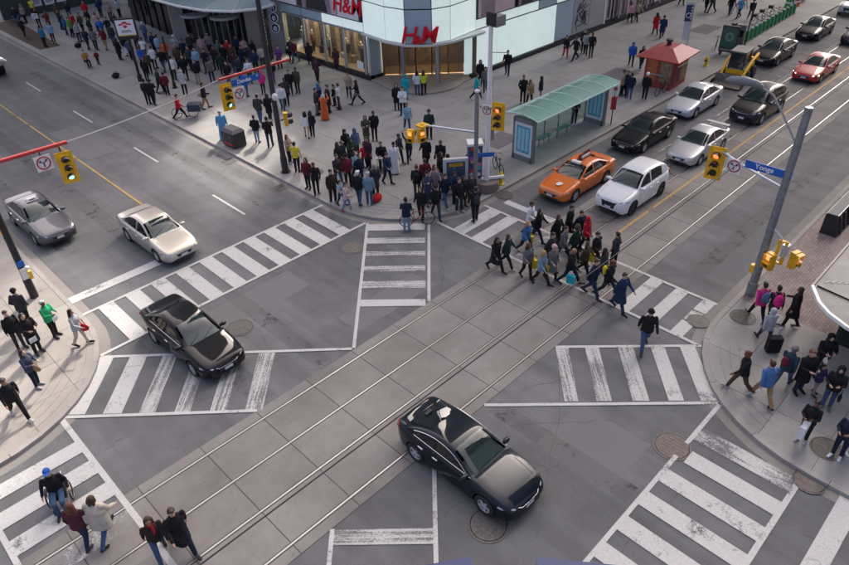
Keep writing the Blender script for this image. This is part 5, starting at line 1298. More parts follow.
BLK = paintm('black', (.006, .0065, .008)); BLKB = paintm('blue black', (.008, .012, .02), .2); SIL = paintm('silver', (.46, .47, .49), .55); CHAMP = paintm('champagne', (.50, .47, .41), .5)
GRY = paintm('graphite', (.085, .085, .10), .5); ORG = paintm('orange', (.62, .145, .018)); WHT = paintm('white', (.72, .73, .74)); REDP = paintm('bright red', (.42, .006, .01), .0, .4); NAVYP = paintm('dark navy', (.012, .014, .024), .2); SILB = paintm('pale silver', (.52, .54, .57), .4)
c1 = car('coupe', 'coupe_car', 'glossy black two door coupe crossing the tram rails in the foreground', (10.03, 8.73, 0), -90, BLKB, trim=True)
for sg in (1, -1):
    s = MB(); s.tube([(x, sg*(CARS['coupe']['sidef'](x, CARS['coupe']['GH'](x)-.06)+.01), CARS['coupe']['GH'](x)-.055) for x in [.7-.2*i for i in range(12)]], .012, 5); s.build('roof_trim', CHROME, c1)
s = MB(); s.torus((2.335, -.16, .55), .05, .008, 'x', 12, 5); s.torus((2.335, -.055, .55), .05, .008, 'x', 12, 5); s.torus((2.335, .055, .55), .05, .008, 'x', 12, 5); s.torus((2.335, .16, .55), .05, .008, 'x', 12, 5); s.build('badge', CHROME, c1)
car('sedan', 'sedan_car', 'black sedan turning across the left crosswalks', (7.17, 20.0, 0), -88, BLK)
car('sedan', 'sedan_car', 'champagne silver sedan stopped at the top left crosswalk', (9.86, 27.95, 0), -88.8, CHAMP, trim=False)
c2 = car('sedan', 'taxi_car', 'dark grey taxi with white roof lamp at the left', (6.62, 33.7, 0), -89, GRY)
s = MB(); s.add([(-.1, -.28, 1.48), (.12, -.28, 1.48), (.12, .28, 1.48), (-.1, .28, 1.48), (-.06, -.24, 1.62), (.06, -.24, 1.62), (.06, .24, 1.62), (-.06, .24, 1.62)], [(0, 3, 2, 1), (4, 5, 6, 7), (0, 1, 5, 4), (1, 2, 6, 5), (2, 3, 7, 6), (3, 0, 4, 7)]); rl = s.build('roof_lamp', WHITE, c2); rl.location = (-.15, 0, 0)
s = MB(); s.box(-.062, -.061, -.1, .1, 1.5, 1.6); s.box(.08, .1, -.12, .12, 1.52, 1.58); s.build('lamp_mark', RED, c2).location = (-.15, 0, 0)
c3 = car('sedan', 'taxi_car', 'orange taxi with dark advertising board on its roof', (27.56, 16.78, 0), 180, ORG, trim=False)
s = MB(); s.add([(-.85, -.1, 1.5), (.05, -.1, 1.5), (.05, .1, 1.5), (-.85, .1, 1.5), (-.85, -.03, 1.83), (.0, -.03, 1.76), (.0, .03, 1.76), (-.85, .03, 1.83)], [(0, 3, 2, 1), (4, 5, 6, 7), (0, 1, 5, 4), (1, 2, 6, 5), (2, 3, 7, 6), (3, 0, 4, 7)]); s.build('roof_board', mat('taxi board', (.09, .012, .015), .35), c3)
s = MB(); s.box(.12, .32, -.25, .25, 1.43, 1.53); s.build('roof_lamp', WHITE, c3); s = MB(); s.box(-1.05, -.95, -.25, .25, 1.42, 1.5); s.build('roof_bracket', BLKPL, c3)
s = MB(); s.box(-.8, -.1, .06, .1, 1.56, 1.7); s.box(-.8, -.1, -.1, -.06, 1.56, 1.7); s.build('board_print', WHITE, c3)
s = MB(); s.disc((1.75, .1, .872), .22, 'z', 16, .14); s.build('hood_mark', WHITE, c3)
car('suv', 'suv_car', 'white compact suv beside the orange taxi at the stop line', (28.2, 13.97, 0), 179.5, WHT, ALLOYD, trim=False, scale=(1, 1.01, 1.06))
c4 = car('sedan', 'sedan_car', 'silver sedan with rear spoiler behind the white suv', (35.4, 14.05, 0), 180, SIL, scale=(.97, .96, .97), trim=False)
s = MB(); s.add([(-2.38, -.68, 1.16), (-2.08, -.68, 1.19), (-2.08, .68, 1.19), (-2.38, .68, 1.16), (-2.4, -.68, 1.2), (-2.08, -.68, 1.215), (-2.08, .68, 1.215), (-2.4, .68, 1.2)], [(0, 3, 2, 1), (4, 5, 6, 7), (0, 1, 5, 4), (1, 2, 6, 5), (2, 3, 7, 6), (3, 0, 4, 7)]); s.box(-2.3, -2.15, -.62, -.56, 1.04, 1.18); s.box(-2.3, -2.15, .56, .62, 1.04, 1.18); s.build('spoiler', SIL, c4)
car('sedan', 'sedan_car', 'black sedan behind the orange taxi', (34.93, 17.17, 0), 180, BLK, scale=(1, 1.01, .98))
car('sedan', 'sedan_car', 'silver sedan in front of the red kiosk', (41.6, 17.4, 0), 180, SILB, trim=False)
c5 = car('suv', 'suv_car', 'dark brown black suv under the street lamp head', (43.1, 13.95, 0), 179, paintm('brown black', (.02, .018, .02), .2), scale=(1.05, 1.03, 1.07))
car('sedan', 'sedan_car', 'bright red sedan at the upper right', (53.0, 13.95, 0), 179.5, REDP, scale=(.98, 1, .97), lit=True)
car('sedan', 'sedan_car', 'black sedan behind the yellow loader', (54.8, 17.6, 0), 180, BLK)
car('sedan', 'sedan_car', 'black coupe like sedan left of the bicycle docks far end', (63.2, 17.6, 0), 180, BLK, scale=(.97, .99, .96))
car('sedan', 'sedan_car', 'dark navy car cut by the right edge at the top', (63.9, 14.35, 0), 180, NAVYP)
car('suv', 'suv_car', 'pale silver car at the top right corner', (73.0, 17.6, 0), 180, SILB)
car('suv', 'suv_car', 'black car cut by the left picture edge far up the wide street', (12.95, 63.0, 0), 90, BLK)

# skid steer loader
ld = thing('skid_loader', 'yellow and black skid steer loader with wide bucket beside the kerb', 'loader', (48.7, 17.75, 0), R(186))
LY = mat('loader yellow', (.78, .44, .02), .45, var=.15, vscale=3); LBK = mat('loader black', (.025, .024, .022), .5, var=.2)
s = MB(); s.add([(-1.5, -.62, .35), (1.0, -.62, .35), (1.0, .62, .35), (-1.5, .62, .35), (-1.5, -.62, 1.15), (.85, -.62, .95), (.85, .62, .95), (-1.5, .62, 1.15)], [(0, 3, 2, 1), (4, 5, 6, 7), (0, 1, 5, 4), (1, 2, 6, 5), (2, 3, 7, 6), (3, 0, 4, 7)]); s.build('chassis', LBK, ld)
for (x, y) in ((.75, -.48), (.75, .48), (-.7, -.48), (-.7, .48)): s = MB(); s.bar((x, y, .95), (x-.12 if x > 0 else x, y, 2.05), .08, .08); s.build('cab_post', LBK, ld)
s = MB(); s.box(-.85, .78, -.56, .56, 2.02, 2.12); s.build('cab_roof', mat('loader roof', (.12, .12, .11), .5, var=.2), ld)
s = MB(); s.add([(.78, -.44, .98), (.78, .44, .98), (.68, .44, 2.0), (.68, -.44, 2.0)], [(0, 1, 2, 3)]); s.build('cab_front_pane', DARKGLASS, ld)
for sg in (-1, 1): s = MB(); s.add([(.7, sg*.5, 1.0), (-.66, sg*.5, 1.05), (-.66, sg*.5, 2.0), (.6, sg*.5, 2.0)], [(0, 1, 2, 3)]); s.build('cab_side_pane', DARKGLASS, ld)
for sg in (-1, 1):
    s = MB(); s.tube([(-1.45, sg*.78, 1.15), (-1.3, sg*.78, 1.62), (.1, sg*.78, 1.35), (1.15, sg*.74, .75), (1.5, sg*.7, .4)], .1, 8); s.build('lift_arm', LY, ld, True)
    for wx in (-.95, .45):
        s = MB(); s.lathe([(.25, -.14), (.4, -.14), (.42, -.1), (.42, .1), (.4, .14), (.25, .14)], 20, Matrix.Rotation(R(90), 4, 'X')); w = s.build('wheel', RUBBER, ld, True); w.location = (wx, sg*.78, .42)
        s = MB(); s.lathe([(.24, -.1), (.24, .1)], 14, Matrix.Rotation(R(90), 4, 'X')); s.build('rim', LY, w)
s = MB(); s.box(-1.62, -1.2, -.6, .6, .9, 1.3); s.build('engine_cover', LY, ld)
for sg in (-1, 1): s = MB(); s.box(-1.45, .7, sg*.63-.012, sg*.63+.012, .62, .98); s.build('side_plate', LY, ld)
s = MB(); s.box(.86, .93, -.58, .58, .45, .93); s.build('front_plate', LY, ld)
s = MB(); pr = [(1.45, .75), (1.5, .12), (2.35, .08), (2.35, .13), (1.6, .2), (1.53, .75)]
s.add([(x, y, z) for y in (-1.0, 1.0) for x, z in pr], [list(range(6))[::-1], list(range(6, 12))]+[(i, (i+1) % 6, 6+(i+1) % 6, 6+i) for i in range(6)]); s.build('bucket', mat('worn bucket steel', (.22, .19, .16), .55, .3, var=.3, vscale=4), ld)
for sg in (-1, 1): s = MB(); s.prism([(1.46, sg*1.0-.02), (2.3, sg*1.0-.02), (2.3, sg*1.0+.02), (1.46, sg*1.0+.02)], .1, .45); s.build('bucket_side', LBK, ld)

# ================================================================ people
CLR_ = {'black': (.012, .012, .014), 'charcoal': (.035, .036, .04), 'grey': (.13, .13, .135), 'lightgrey': (.36, .37, .39), 'white': (.66, .67, .69), 'cream': (.48, .44, .37), 'beige': (.34, .27, .2), 'khaki': (.28, .185, .10), 'brown': (.075, .042, .026), 'brownblack': (.03, .021, .018), 'olive': (.06, .06, .035), 'mustard': (.36, .2, .06), 'camo': (.3, .31, .31),
 'navy': (.012, .017, .036), 'darkblue': (.014, .03, .075), 'blue': (.04, .13, .30), 'midblue': (.07, .15, .33), 'brightblue': (.02, .10, .42), 'skyblue': (.10, .30, .52), 'lightblue': (.22, .36, .48), 'slateblue': (.08, .12, .22), 'greyblue': (.05, .06, .10), 'denim': (.045, .085, .16), 'darkdenim': (.02, .032, .065), 'lightdenim': (.16, .24, .34), 'tealblue': (.03, .16, .26), 'teal': (.02, .34, .40), 'darkteal': (.018, .045, .06),
 'green': (.03, .34, .15), 'limegreen': (.12, .33, .03), 'darkgreen': (.018, .035, .026), 'yellow': (.68, .55, .05), 'yellowgreen': (.55, .62, .03), 'orange': (.55, .10, .025), 'red': (.42, .015, .025), 'darkred': (.12, .014, .022), 'plaid': (.14, .025, .035), 'stripe': (.4, .12, .14), 'pink': (.6, .03, .2), 'palepink': (.48, .30, .32), 'pinkgrey': (.30, .22, .23), 'purple': (.14, .04, .2), 'navypurple': (.04, .03, .1), 'darkplum': (.055, .018, .032), 'auburn': (.13, .035, .018), 'blonde': (.38, .25, .10), 'skin': (.42, .25, .18)}
def cloth(c):
    key = 'cloth '+c
    if key in MATS: return MATS[key]
    m = mat(key, CLR_[c], .85, spec=.25, var=.2 if max(CLR_[c]) < .3 else .08, vscale=9, bump=.6, bscale=16)
    if c in ('stripe', 'plaid', 'camo'):
        t = m.node_tree; b_ = t.nodes['Principled BSDF']; tc = t.nodes.new('ShaderNodeTexCoord')
        w = t.nodes.new('ShaderNodeTexWave'); w.wave_type = 'BANDS'; w.bands_direction = 'Z'; w.inputs['Scale'].default_value = 5.0 if c != 'camo' else 3; w.inputs['Distortion'].default_value = 0.3 if c != 'camo' else 9
        t.links.new(tc.outputs['Object'], w.inputs['Vector'])
        mx = t.nodes.new('ShaderNodeMixRGB'); mx.inputs[1].default_value = (*CLR_[c], 1); mx.inputs[2].default_value = {'stripe': (.6, .6, .6, 1), 'plaid': (.03, .02, .03, 1), 'camo': (.55, .56, .57, 1)}[c]
        mr = t.nodes.new('ShaderNodeMapRange'); mr.inputs[1].default_value = .45; mr.inputs[2].default_value = .55; t.links.new(w.outputs[1], mr.inputs[0]); t.links.new(mr.outputs[0], mx.inputs[0])
        t.links.new(mx.outputs[0], b_.inputs['Base Color'])
    return m
SKINS = [mat('skin %d' % i, c, .55, spec=.35, var=.06, vscale=14) for i, c in enumerate([(.50, .30, .22), (.42, .24, .165), (.30, .16, .10), (.14, .07, .045), (.52, .34, .26)])]
EYE = mat('eye dark', (.02, .015, .012), .4); LIP = mat('lip', (.32, .11, .09), .5)
HAIRM = {c: mat('hair '+c, v, .55, spec=.4, var=.3, vscale=40) for c, v in (('black', (.010, .009, .009)), ('brown', (.045, .024, .014)), ('auburn', (.11, .032, .016)), ('blonde', (.34, .22, .09)), ('white', (.55, .54, .52)), ('orange', (.3, .09, .02)), ('grey', (.22, .22, .22)), ('cream', (.5, .45, .36)))}

def V3(*a): return Vector(a)
POSES = {
 'st': dict(lt=2, lk=3, rt=-3, rk=2, la=4, lab=9, le=14, ra=-2, rab=10, re=18),
 'st3': dict(lt=7, lk=9, rt=-2, rk=1, la=-14, lab=14, le=52, ra=-10, rab=14, re=46, inw=.25),
 'st4': dict(lt=-6, lk=4, rt=7, rk=4, la=12, lab=12, le=22, ra=30, rab=8, re=96, inw=.2, lean=-2),
 'st2': dict(lt=-2, lk=2, rt=5, rk=7, la=22, lab=8, le=88, ra=18, rab=8, re=82, inw=.55),
 'w1': dict(lt=27, lk=6, rt=-18, rk=20, la=-24, lab=8, le=14, ra=24, rab=8, re=28, lean=4),
 'w2': dict(lt=-16, lk=24, rt=24, rk=6, la=22, lab=8, le=26, ra=-20, rab=8, re=12, lean=4),
 'w3': dict(lt=13, lk=4, rt=-10, rk=16, la=-8, lab=9, le=24, ra=16, rab=9, re=62, lean=2),
 'ph': dict(lt=3, lk=4, rt=-3, rk=2, la=70, lab=10, le=70, ra=74, rab=10, re=68, inw=.5),
 'sit': dict(lt=84, lk=88, rt=80, rk=80, la=24, lab=10, le=60, ra=28, rab=10, re=52, inw=.3),
 'jump': dict(lt=-8, lk=30, rt=6, rk=4, la=150, lab=28, le=20, ra=155, rab=26, re=18),
 'wc': dict(lt=82, lk=78, rt=82, rk=78, la=-6, lab=16, le=62, ra=-6, rab=16, re=62),
}
def skeleton(P):
    g = P.get; J = {}
    lean = R(g('lean', 0)); Mx = Matrix.Translation((0, 0, .95)) @ Matrix.Rotation(lean, 4, 'Y') @ Matrix.Translation((0, 0, -.95))
    for s, sg in (('l', 1), ('r', -1)):
        hip = V3(0, sg*.093, .92); a = R(P[s+'t']); k_ = R(P[s+'k'])
        kn = hip+.44*V3(math.sin(a), .0, -math.cos(a)); b = a-k_
        an = kn+.41*V3(math.sin(b), 0, -math.cos(b)); fp = max(min(b*.75 if b < 0 else b*.35, .5), -.55) if abs(a) < 1.2 else 0
        toe = an+V3(.175*math.cos(fp), sg*.03, -.045+.175*math.sin(fp)); heel = an+V3(-.055*math.cos(fp), 0, -.05-.055*math.sin(fp))
        J.update({s+'hip': hip, s+'kn': kn, s+'an': an, s+'toe': toe, s+'heel': heel})
        sh = Mx @ V3(0, sg*.185, 1.415); A = R(P[s+'a']); B = R(P[s+'ab']); E_ = R(P[s+'e']); iw = g('inw', 0)
        el = sh+.285*V3(math.sin(A)*math.cos(B), sg*math.sin(B), -math.cos(A)*math.cos(B))
        wr = el+.245*V3(math.sin(A+E_), sg*(math.sin(B)*.4-iw), -math.cos(A+E_)).normalized()
        hd_ = (wr-el).normalized(); J.update({s+'sh': sh, s+'el': el, s+'wr': wr, s+'hd': hd_})
    low = min(min(J[s+'toe'].z-.028, J[s+'heel'].z-.028) for s in 'lr'); J['dz'] = -low; J['M'] = Mx
    return J
def capsule(mb, p, q, r0, r1, n=10):
    p, q = Vector(p), Vector(q); d = q-p; L = max(d.length, 1e-4); u = d/L
    pts = [p-u*r0*.98, p-u*r0*.7, p, p.lerp(q, .5), q, q+u*r1*.7, q+u*r1*.98]; rd = [r0*.2, r0*.71, r0, (r0+r1)/2, r1, r1*.71, r1*.2]
    mb.tube(pts, rd, n)
def loft(mb, secs, M=None, n=16):
    vs = []; fs = []
    for (c, rx, ry) in secs:
        for j in range(n):
            a = 2*math.pi*j/n; p = V3(c[0]+rx*math.cos(a), c[1]+ry*math.sin(a), c[2]); vs.append(M @ p if M is not None else p)
    k_ = len(secs)
    for i in range(k_-1):
        for j in range(n): fs.append((i*n+j, i*n+(j+1) % n, (i+1)*n+(j+1) % n, (i+1)*n+j))
    fs.append(list(range(n))[::-1]); fs.append([(k_-1)*n+j for j in range(n)]); mb.add(vs, fs)
PENDING = []
def queue(key, mb, vox, it=4):
    o = link('tmp_figure', mb.mesh('tmp', WHITE)); md = o.modifiers.new('r', 'REMESH'); md.mode = 'VOXEL'; md.voxel_size = vox; md.use_smooth_shade = True
    if it: sm = o.modifiers.new('s', 'SMOOTH'); sm.factor = .5; sm.iterations = it
    PENDING.append((key, o))
FIG = {}
def flush():
    bpy.context.view_layer.update(); dg = bpy.context.evaluated_depsgraph_get()
    for key, o in PENDING:
        me = bpy.data.meshes.new_from_object(o.evaluated_get(dg)); me.name = '_'.join(key); me.materials.clear(); FIG[key] = me
        me.polygons.foreach_set('use_smooth', [True]*len(me.polygons))
    for key, o in PENDING: bpy.data.objects.remove(o)
    PENDING.clear()
SK = {k_: skeleton(v) for k_, v in POSES.items()}
def sh_(J, p): return Vector(p)+V3(0, 0, J['dz'])
def body_mesh(pose):
    J = SK[pose]; mb = MB(); T_ = Matrix.Translation((0, 0, J['dz'])); M = T_ @ J['M']
    loft(mb, [((0, 0, .85), .07, .12), ((0, 0, .92), .105, .155), ((0, 0, 1.0), .10, .15), ((.005, 0, 1.1), .09, .13), ((.01, 0, 1.25), .105, .15), ((.0, 0, 1.38), .09, .165), ((-.005, 0, 1.45), .06, .1), ((0, 0, 1.48), .05, .055)], M)
    capsule(mb, M @ V3(-.005, 0, 1.45), M @ V3(.012, 0, 1.56), .054, .05)
    hd_ = MB(); hd_.ball((.012, 0, 1.64), (.094, .074, .115), 16, 12); hd_.ball((.04, 0, 1.578), (.058, .052, .055), 12, 8); mb.add([M @ Vector(p) for p in hd_.v], hd_.f)
    capsule(mb, M @ V3(.1, 0, 1.645), M @ V3(.112, 0, 1.618), .012, .016, 8)
    for sg in (-1, 1): q = MB(); q.ball((.005, sg*.078, 1.63), (.022, .012, .032), 8, 6); mb.add([M @ Vector(p) for p in q.v], q.f)
    for s, sg in (('l', 1), ('r', -1)):
        g = lambda k_: sh_(J, J[s+k_])
        capsule(mb, g('hip'), g('kn'), .078, .052); capsule(mb, g('kn'), g('an'), .05, .036)
        capsule(mb, g('kn').lerp(g('an'), .3)+V3(-.012, 0, 0), g('kn').lerp(g('an'), .6), .05, .04)
        capsule(mb, g('heel')+V3(0, 0, .012), g('toe')+V3(0, 0, .008), .032, .03); capsule(mb, g('an'), g('heel')+V3(.03, 0, .01), .036, .03)
        capsule(mb, g('sh'), g('el'), .046, .038); capsule(mb, g('el'), g('wr'), .038, .026)
        w = g('wr'); d = J[s+'hd']; up = V3(0, sg, 0); up = (up-d*up.dot(d)).normalized(); sd = d.cross(up)*(1 if True else -1)
        capsule(mb, w, w+d*.07, .026, .03)
        for i, (L_, off) in enumerate(((.068, .03), (.08, .01), (.074, -.011), (.058, -.031))):
            a = w+d*.075+sd*off; m_ = a+d*L_*.55-up*.006; e = m_+(d*.8-up*.6).normalized()*L_*.5
            capsule(mb, a, m_, .0095, .0088, 6); capsule(mb, m_, e, .0088, .0075, 6)
        th = w+d*.025+sd*.03; t2 = th+(d*.6+sd*.75-up*.2).normalized()*.04; capsule(mb, th, t2, .012, .010, 6); capsule(mb, t2, t2+(d*.95-up*.25).normalized()*.032, .010, .008, 6)
    queue(('body', pose), mb, .0125, 3)
def top_mesh(pose, kind):
    J = SK[pose]; mb = MB(); T_ = Matrix.Translation((0, 0, J['dz'])); M = T_ @ J['M']
    e = {'tee': .012, 'jacket': .03, 'hoodie': .036, 'coat': .036, 'gown': .028, 'poncho': .05}[kind]
    secs = [((0, 0, .9), .115+e, .165+e), ((0, 0, 1.0), .105+e, .155+e), ((.005, 0, 1.12), .098+e, .142+e), ((.01, 0, 1.26), .112+e, .16+e), ((0, 0, 1.36), .098+e, .162+e*.6), ((-.005, 0, 1.425), .075+e*.6, .115+e*.4), ((0, 0, 1.485), .058+e*.3, .062+e*.3)]
    kl, kr = J['lkn'], J['rkn']; sp = abs(kl.x-kr.x)/2; cx = (kl.x+kr.x)/2
    if kind in ('jacket', 'hoodie', 'tee'): secs = [((0, 0, .80 if kind != 'tee' else .86), .118+e, .168+e)]+secs if pose not in ('sit', 'wc') else secs
    elif pose in ('sit', 'wc'): pass
    elif kind == 'coat': secs = [((cx*.95, 0, .50), .15+sp*.8, .20), ((cx*.6, 0, .68), .145+sp*.45, .20), ((cx*.3, 0, .8), .14+e*.6, .19)]+secs
    elif kind == 'poncho': secs = [((cx*.5, 0, .62), .2, .27), ((cx*.3, 0, .78), .19, .27)]+[(c, rx+.03, ry+.05) for c, rx, ry in secs[:4]]+secs[4:]
    elif kind == 'gown': secs = [((cx*.4, 0, .06-J['dz']), .21, .26), ((cx*.4, 0, .12), .21, .25), ((cx*.4, 0, .5), .18, .22), ((0, 0, .78), .15, .195)]+secs
    loft(mb, secs, M)
    for s in 'lr':
        g = lambda k_: sh_(J, J[s+k_])
        if kind == 'tee': capsule(mb, g('sh'), g('sh').lerp(g('el'), .55), .06, .054)
        else:
            r = {'jacket': .056, 'hoodie': .06, 'coat': .058, 'gown': .056, 'poncho': .08}[kind]
            capsule(mb, g('sh'), g('el'), r, r*.86); capsule(mb, g('el'), g('wr').lerp(g('el'), .04), r*.86, r*.70)
            a, b_, c = g('sh'), g('el'), g('wr'); d = (b_-a).normalized()
            for q in (.35, .72): mb.ball(tuple(a.lerp(b_, q)), (r*1.04, r*1.04, r*.7), 8, 6)   # sleeve folds
            mb.ball(tuple(b_), (r*.98,)*3, 8, 6)
    if kind in ('jacket', 'coat'): q = MB(); q.torus((0.0, 0, 1.485), .062, .022, 'z', 16, 6); mb.add([M @ Vector(p) for p in q.v], q.f)
    if kind == 'hoodie': q = MB(); q.ball((-.09, 0, 1.46), (.07, .1, .06)); mb.add([M @ Vector(p) for p in q.v], q.f)
    for i in range(7):   # loose cloth folds
        random.seed(hash((pose, kind)) % 1000 if False else i*7+len(kind)*13+len(pose)); a = random.uniform(0, 6.28); z = random.uniform(.88, 1.3)
        q = MB(); q.tube([(math.cos(a)*(.1+e), math.sin(a)*(.148+e), z), (math.cos(a+.35)*(.104+e), math.sin(a+.35)*(.152+e), z+.09), (math.cos(a+.8)*(.1+e), math.sin(a+.8)*(.15+e), z+.12)], [.006, .016, .006], 6); mb.add([M @ Vector(p) for p in q.v], q.f)
    queue(('top', pose, kind), mb, .0165, 4)
def bottom_mesh(pose):
    J = SK[pose]; mb = MB(); T_ = Matrix.Translation((0, 0, J['dz']))
    loft(mb, [((0, 0, .84), .085, .145), ((0, 0, .9), .12, .17), ((0, 0, .99), .115, .164), ((0, 0, 1.03), .105, .15)], T_)
    for s in 'lr':
        g = lambda k_: sh_(J, J[s+k_])
        capsule(mb, g('hip'), g('kn'), .092, .068); capsule(mb, g('kn'), g('an')+V3(0, 0, .0), .066, .053); mb.ball(tuple(g('kn').lerp(g('an'), .9)), (.06, .06, .03), 8, 6); mb.ball(tuple(g('kn')), (.07,)*3, 8, 6)
    queue(('trousers', pose), mb, .0165, 3)
def shoe_mesh(pose, s):
    J = SK[pose]; mb = MB(); g = lambda k_: sh_(J, J[s+k_])
    capsule(mb, g('heel')+V3(0, 0, .012), g('toe')+V3(.012, 0, .01), .041, .039); capsule(mb, g('an')+V3(0, 0, -.005), g('heel')+V3(.035, 0, .02), .047, .043); capsule(mb, g('an').lerp(g('toe'), .4), g('toe')+V3(-.02, 0, .012), .042, .038)
    queue(('shoe', pose, s), mb, .013, 2)
def hair_mesh(kind):
    mb = MB()   # centred on the head centre
    if kind == 'short': mb.ball((-.022, 0, .026), (.093, .084, .106), 16, 12); mb.ball((-.045, 0, -.03), (.055, .07, .07)); mb.ball((.04, 0, .085), (.05, .06, .04))
    if kind in ('long', 'longback', 'bob'):
        mb.ball((-.022, 0, .026), (.098, .09, .11), 16, 12); d = {'long': .24, 'longback': .36, 'bob': .1}[kind]
        for sy in (-.062, -.02, .022, .062): capsule(mb, (-.045-.02*(abs(sy) < .04), sy, 0), (-.07-.02*(abs(sy) < .04), sy*1.25, -d-.03*math.sin(sy*90)), .046, .034)
        for sy in (-1, 1): capsule(mb, (.0, sy*.075, .02), (-.005, sy*.088, -d*.6), .03, .026)
    if kind == 'beanie': mb.ball((-.012, 0, .045), (.104, .092, .105), 16, 12); q = MB(); q.torus((-.008, 0, .03), .088, .022, 'z', 18, 6); mb.add(q.v, q.f); mb.ball((-.05, 0, -.03), (.05, .068, .05))
    if kind == 'cap': mb.ball((-.012, 0, .05), (.102, .088, .085), 16, 12); mb.ball((.11, 0, .055), (.075, .065, .014)); mb.ball((-.045, 0, -.02), (.055, .07, .07))
    if kind in ('hood', 'hijab'):
        mb.ball((-.03, 0, .02), (.115, .108, .13), 16, 12); mb.ball((-.04, 0, -.09), (.1, .1, .08)); q = MB(); q.torus((.0, 0, -.12), .075, .04, 'z', 16, 6); mb.add(q.v, q.f)
        if kind == 'hijab': loft(mb, [((0, 0, -.26), .15, .2), ((0, 0, -.14), .09, .1)])
    if kind == 'helmet': mb.ball((-.01, 0, .055), (.135, .105, .09), 16, 12); mb.ball((-.05, 0, -.03), (.05, .068, .05))
    queue(('hair', kind), mb, .0115, 3)
def placed(x, y, z, ang, pose, top, tc, bc, hair, hc, scale, label, idx, group='people on foot'):
    J = SK[pose]; rnd = random.Random(idx*31+5)
    o = link('person', FIG[('body', pose)], None, (x, y, z), (0, 0, ang+rnd.uniform(-.3, .3)))
    w = rnd.uniform(1.06, 1.2); o.scale = (scale*w, scale*w, scale*rnd.uniform(.99, 1.04))
    tag(o, label, 'person', group)
    sk = SKINS[rnd.choice([0, 0, 0, 1, 1, 4, 2, 3])]
    o.material_slots[0].link = 'OBJECT'; o.material_slots[0].material = sk
    def put(nm, key, m):
        c = link(nm, FIG[key], o); c.material_slots[0].link = 'OBJECT'; c.material_slots[0].material = m; return c
    put({'tee': 'shirt', 'gown': 'gown', 'coat': 'coat', 'poncho': 'poncho', 'hoodie': 'hooded_jacket', 'jacket': 'jacket'}[top], ('top', pose, top), cloth(tc))
    if bc != 'skin': put('trousers', ('trousers', pose), cloth(bc))
    shoe = 'white' if 'white shoes' in label else 'red' if 'red shoes' in label else 'brown' if 'boots' in label else rnd.choice(['black', 'black', 'brownblack', 'charcoal', 'grey', 'lightgrey'])
    for s in 'lr': put('shoe', ('shoe', pose, s), cloth(shoe))
    if hair != 'bald':
        h = put({'beanie': 'hat', 'cap': 'cap', 'hood': 'hood', 'hijab': 'headscarf', 'helmet': 'helmet'}.get(hair, 'hair'), ('hair', hair), HAIRM[hc] if hair in ('short', 'long', 'longback', 'bob') else cloth(hc))
        hp = Matrix.Translation((0, 0, J['dz'])) @ J['M'] @ V3(.012, 0, 1.64); h.location = hp; h.rotation_euler = (0, R(POSES[pose].get('lean', 0)), rnd.uniform(-.25, .25) if False else 0)
    return o
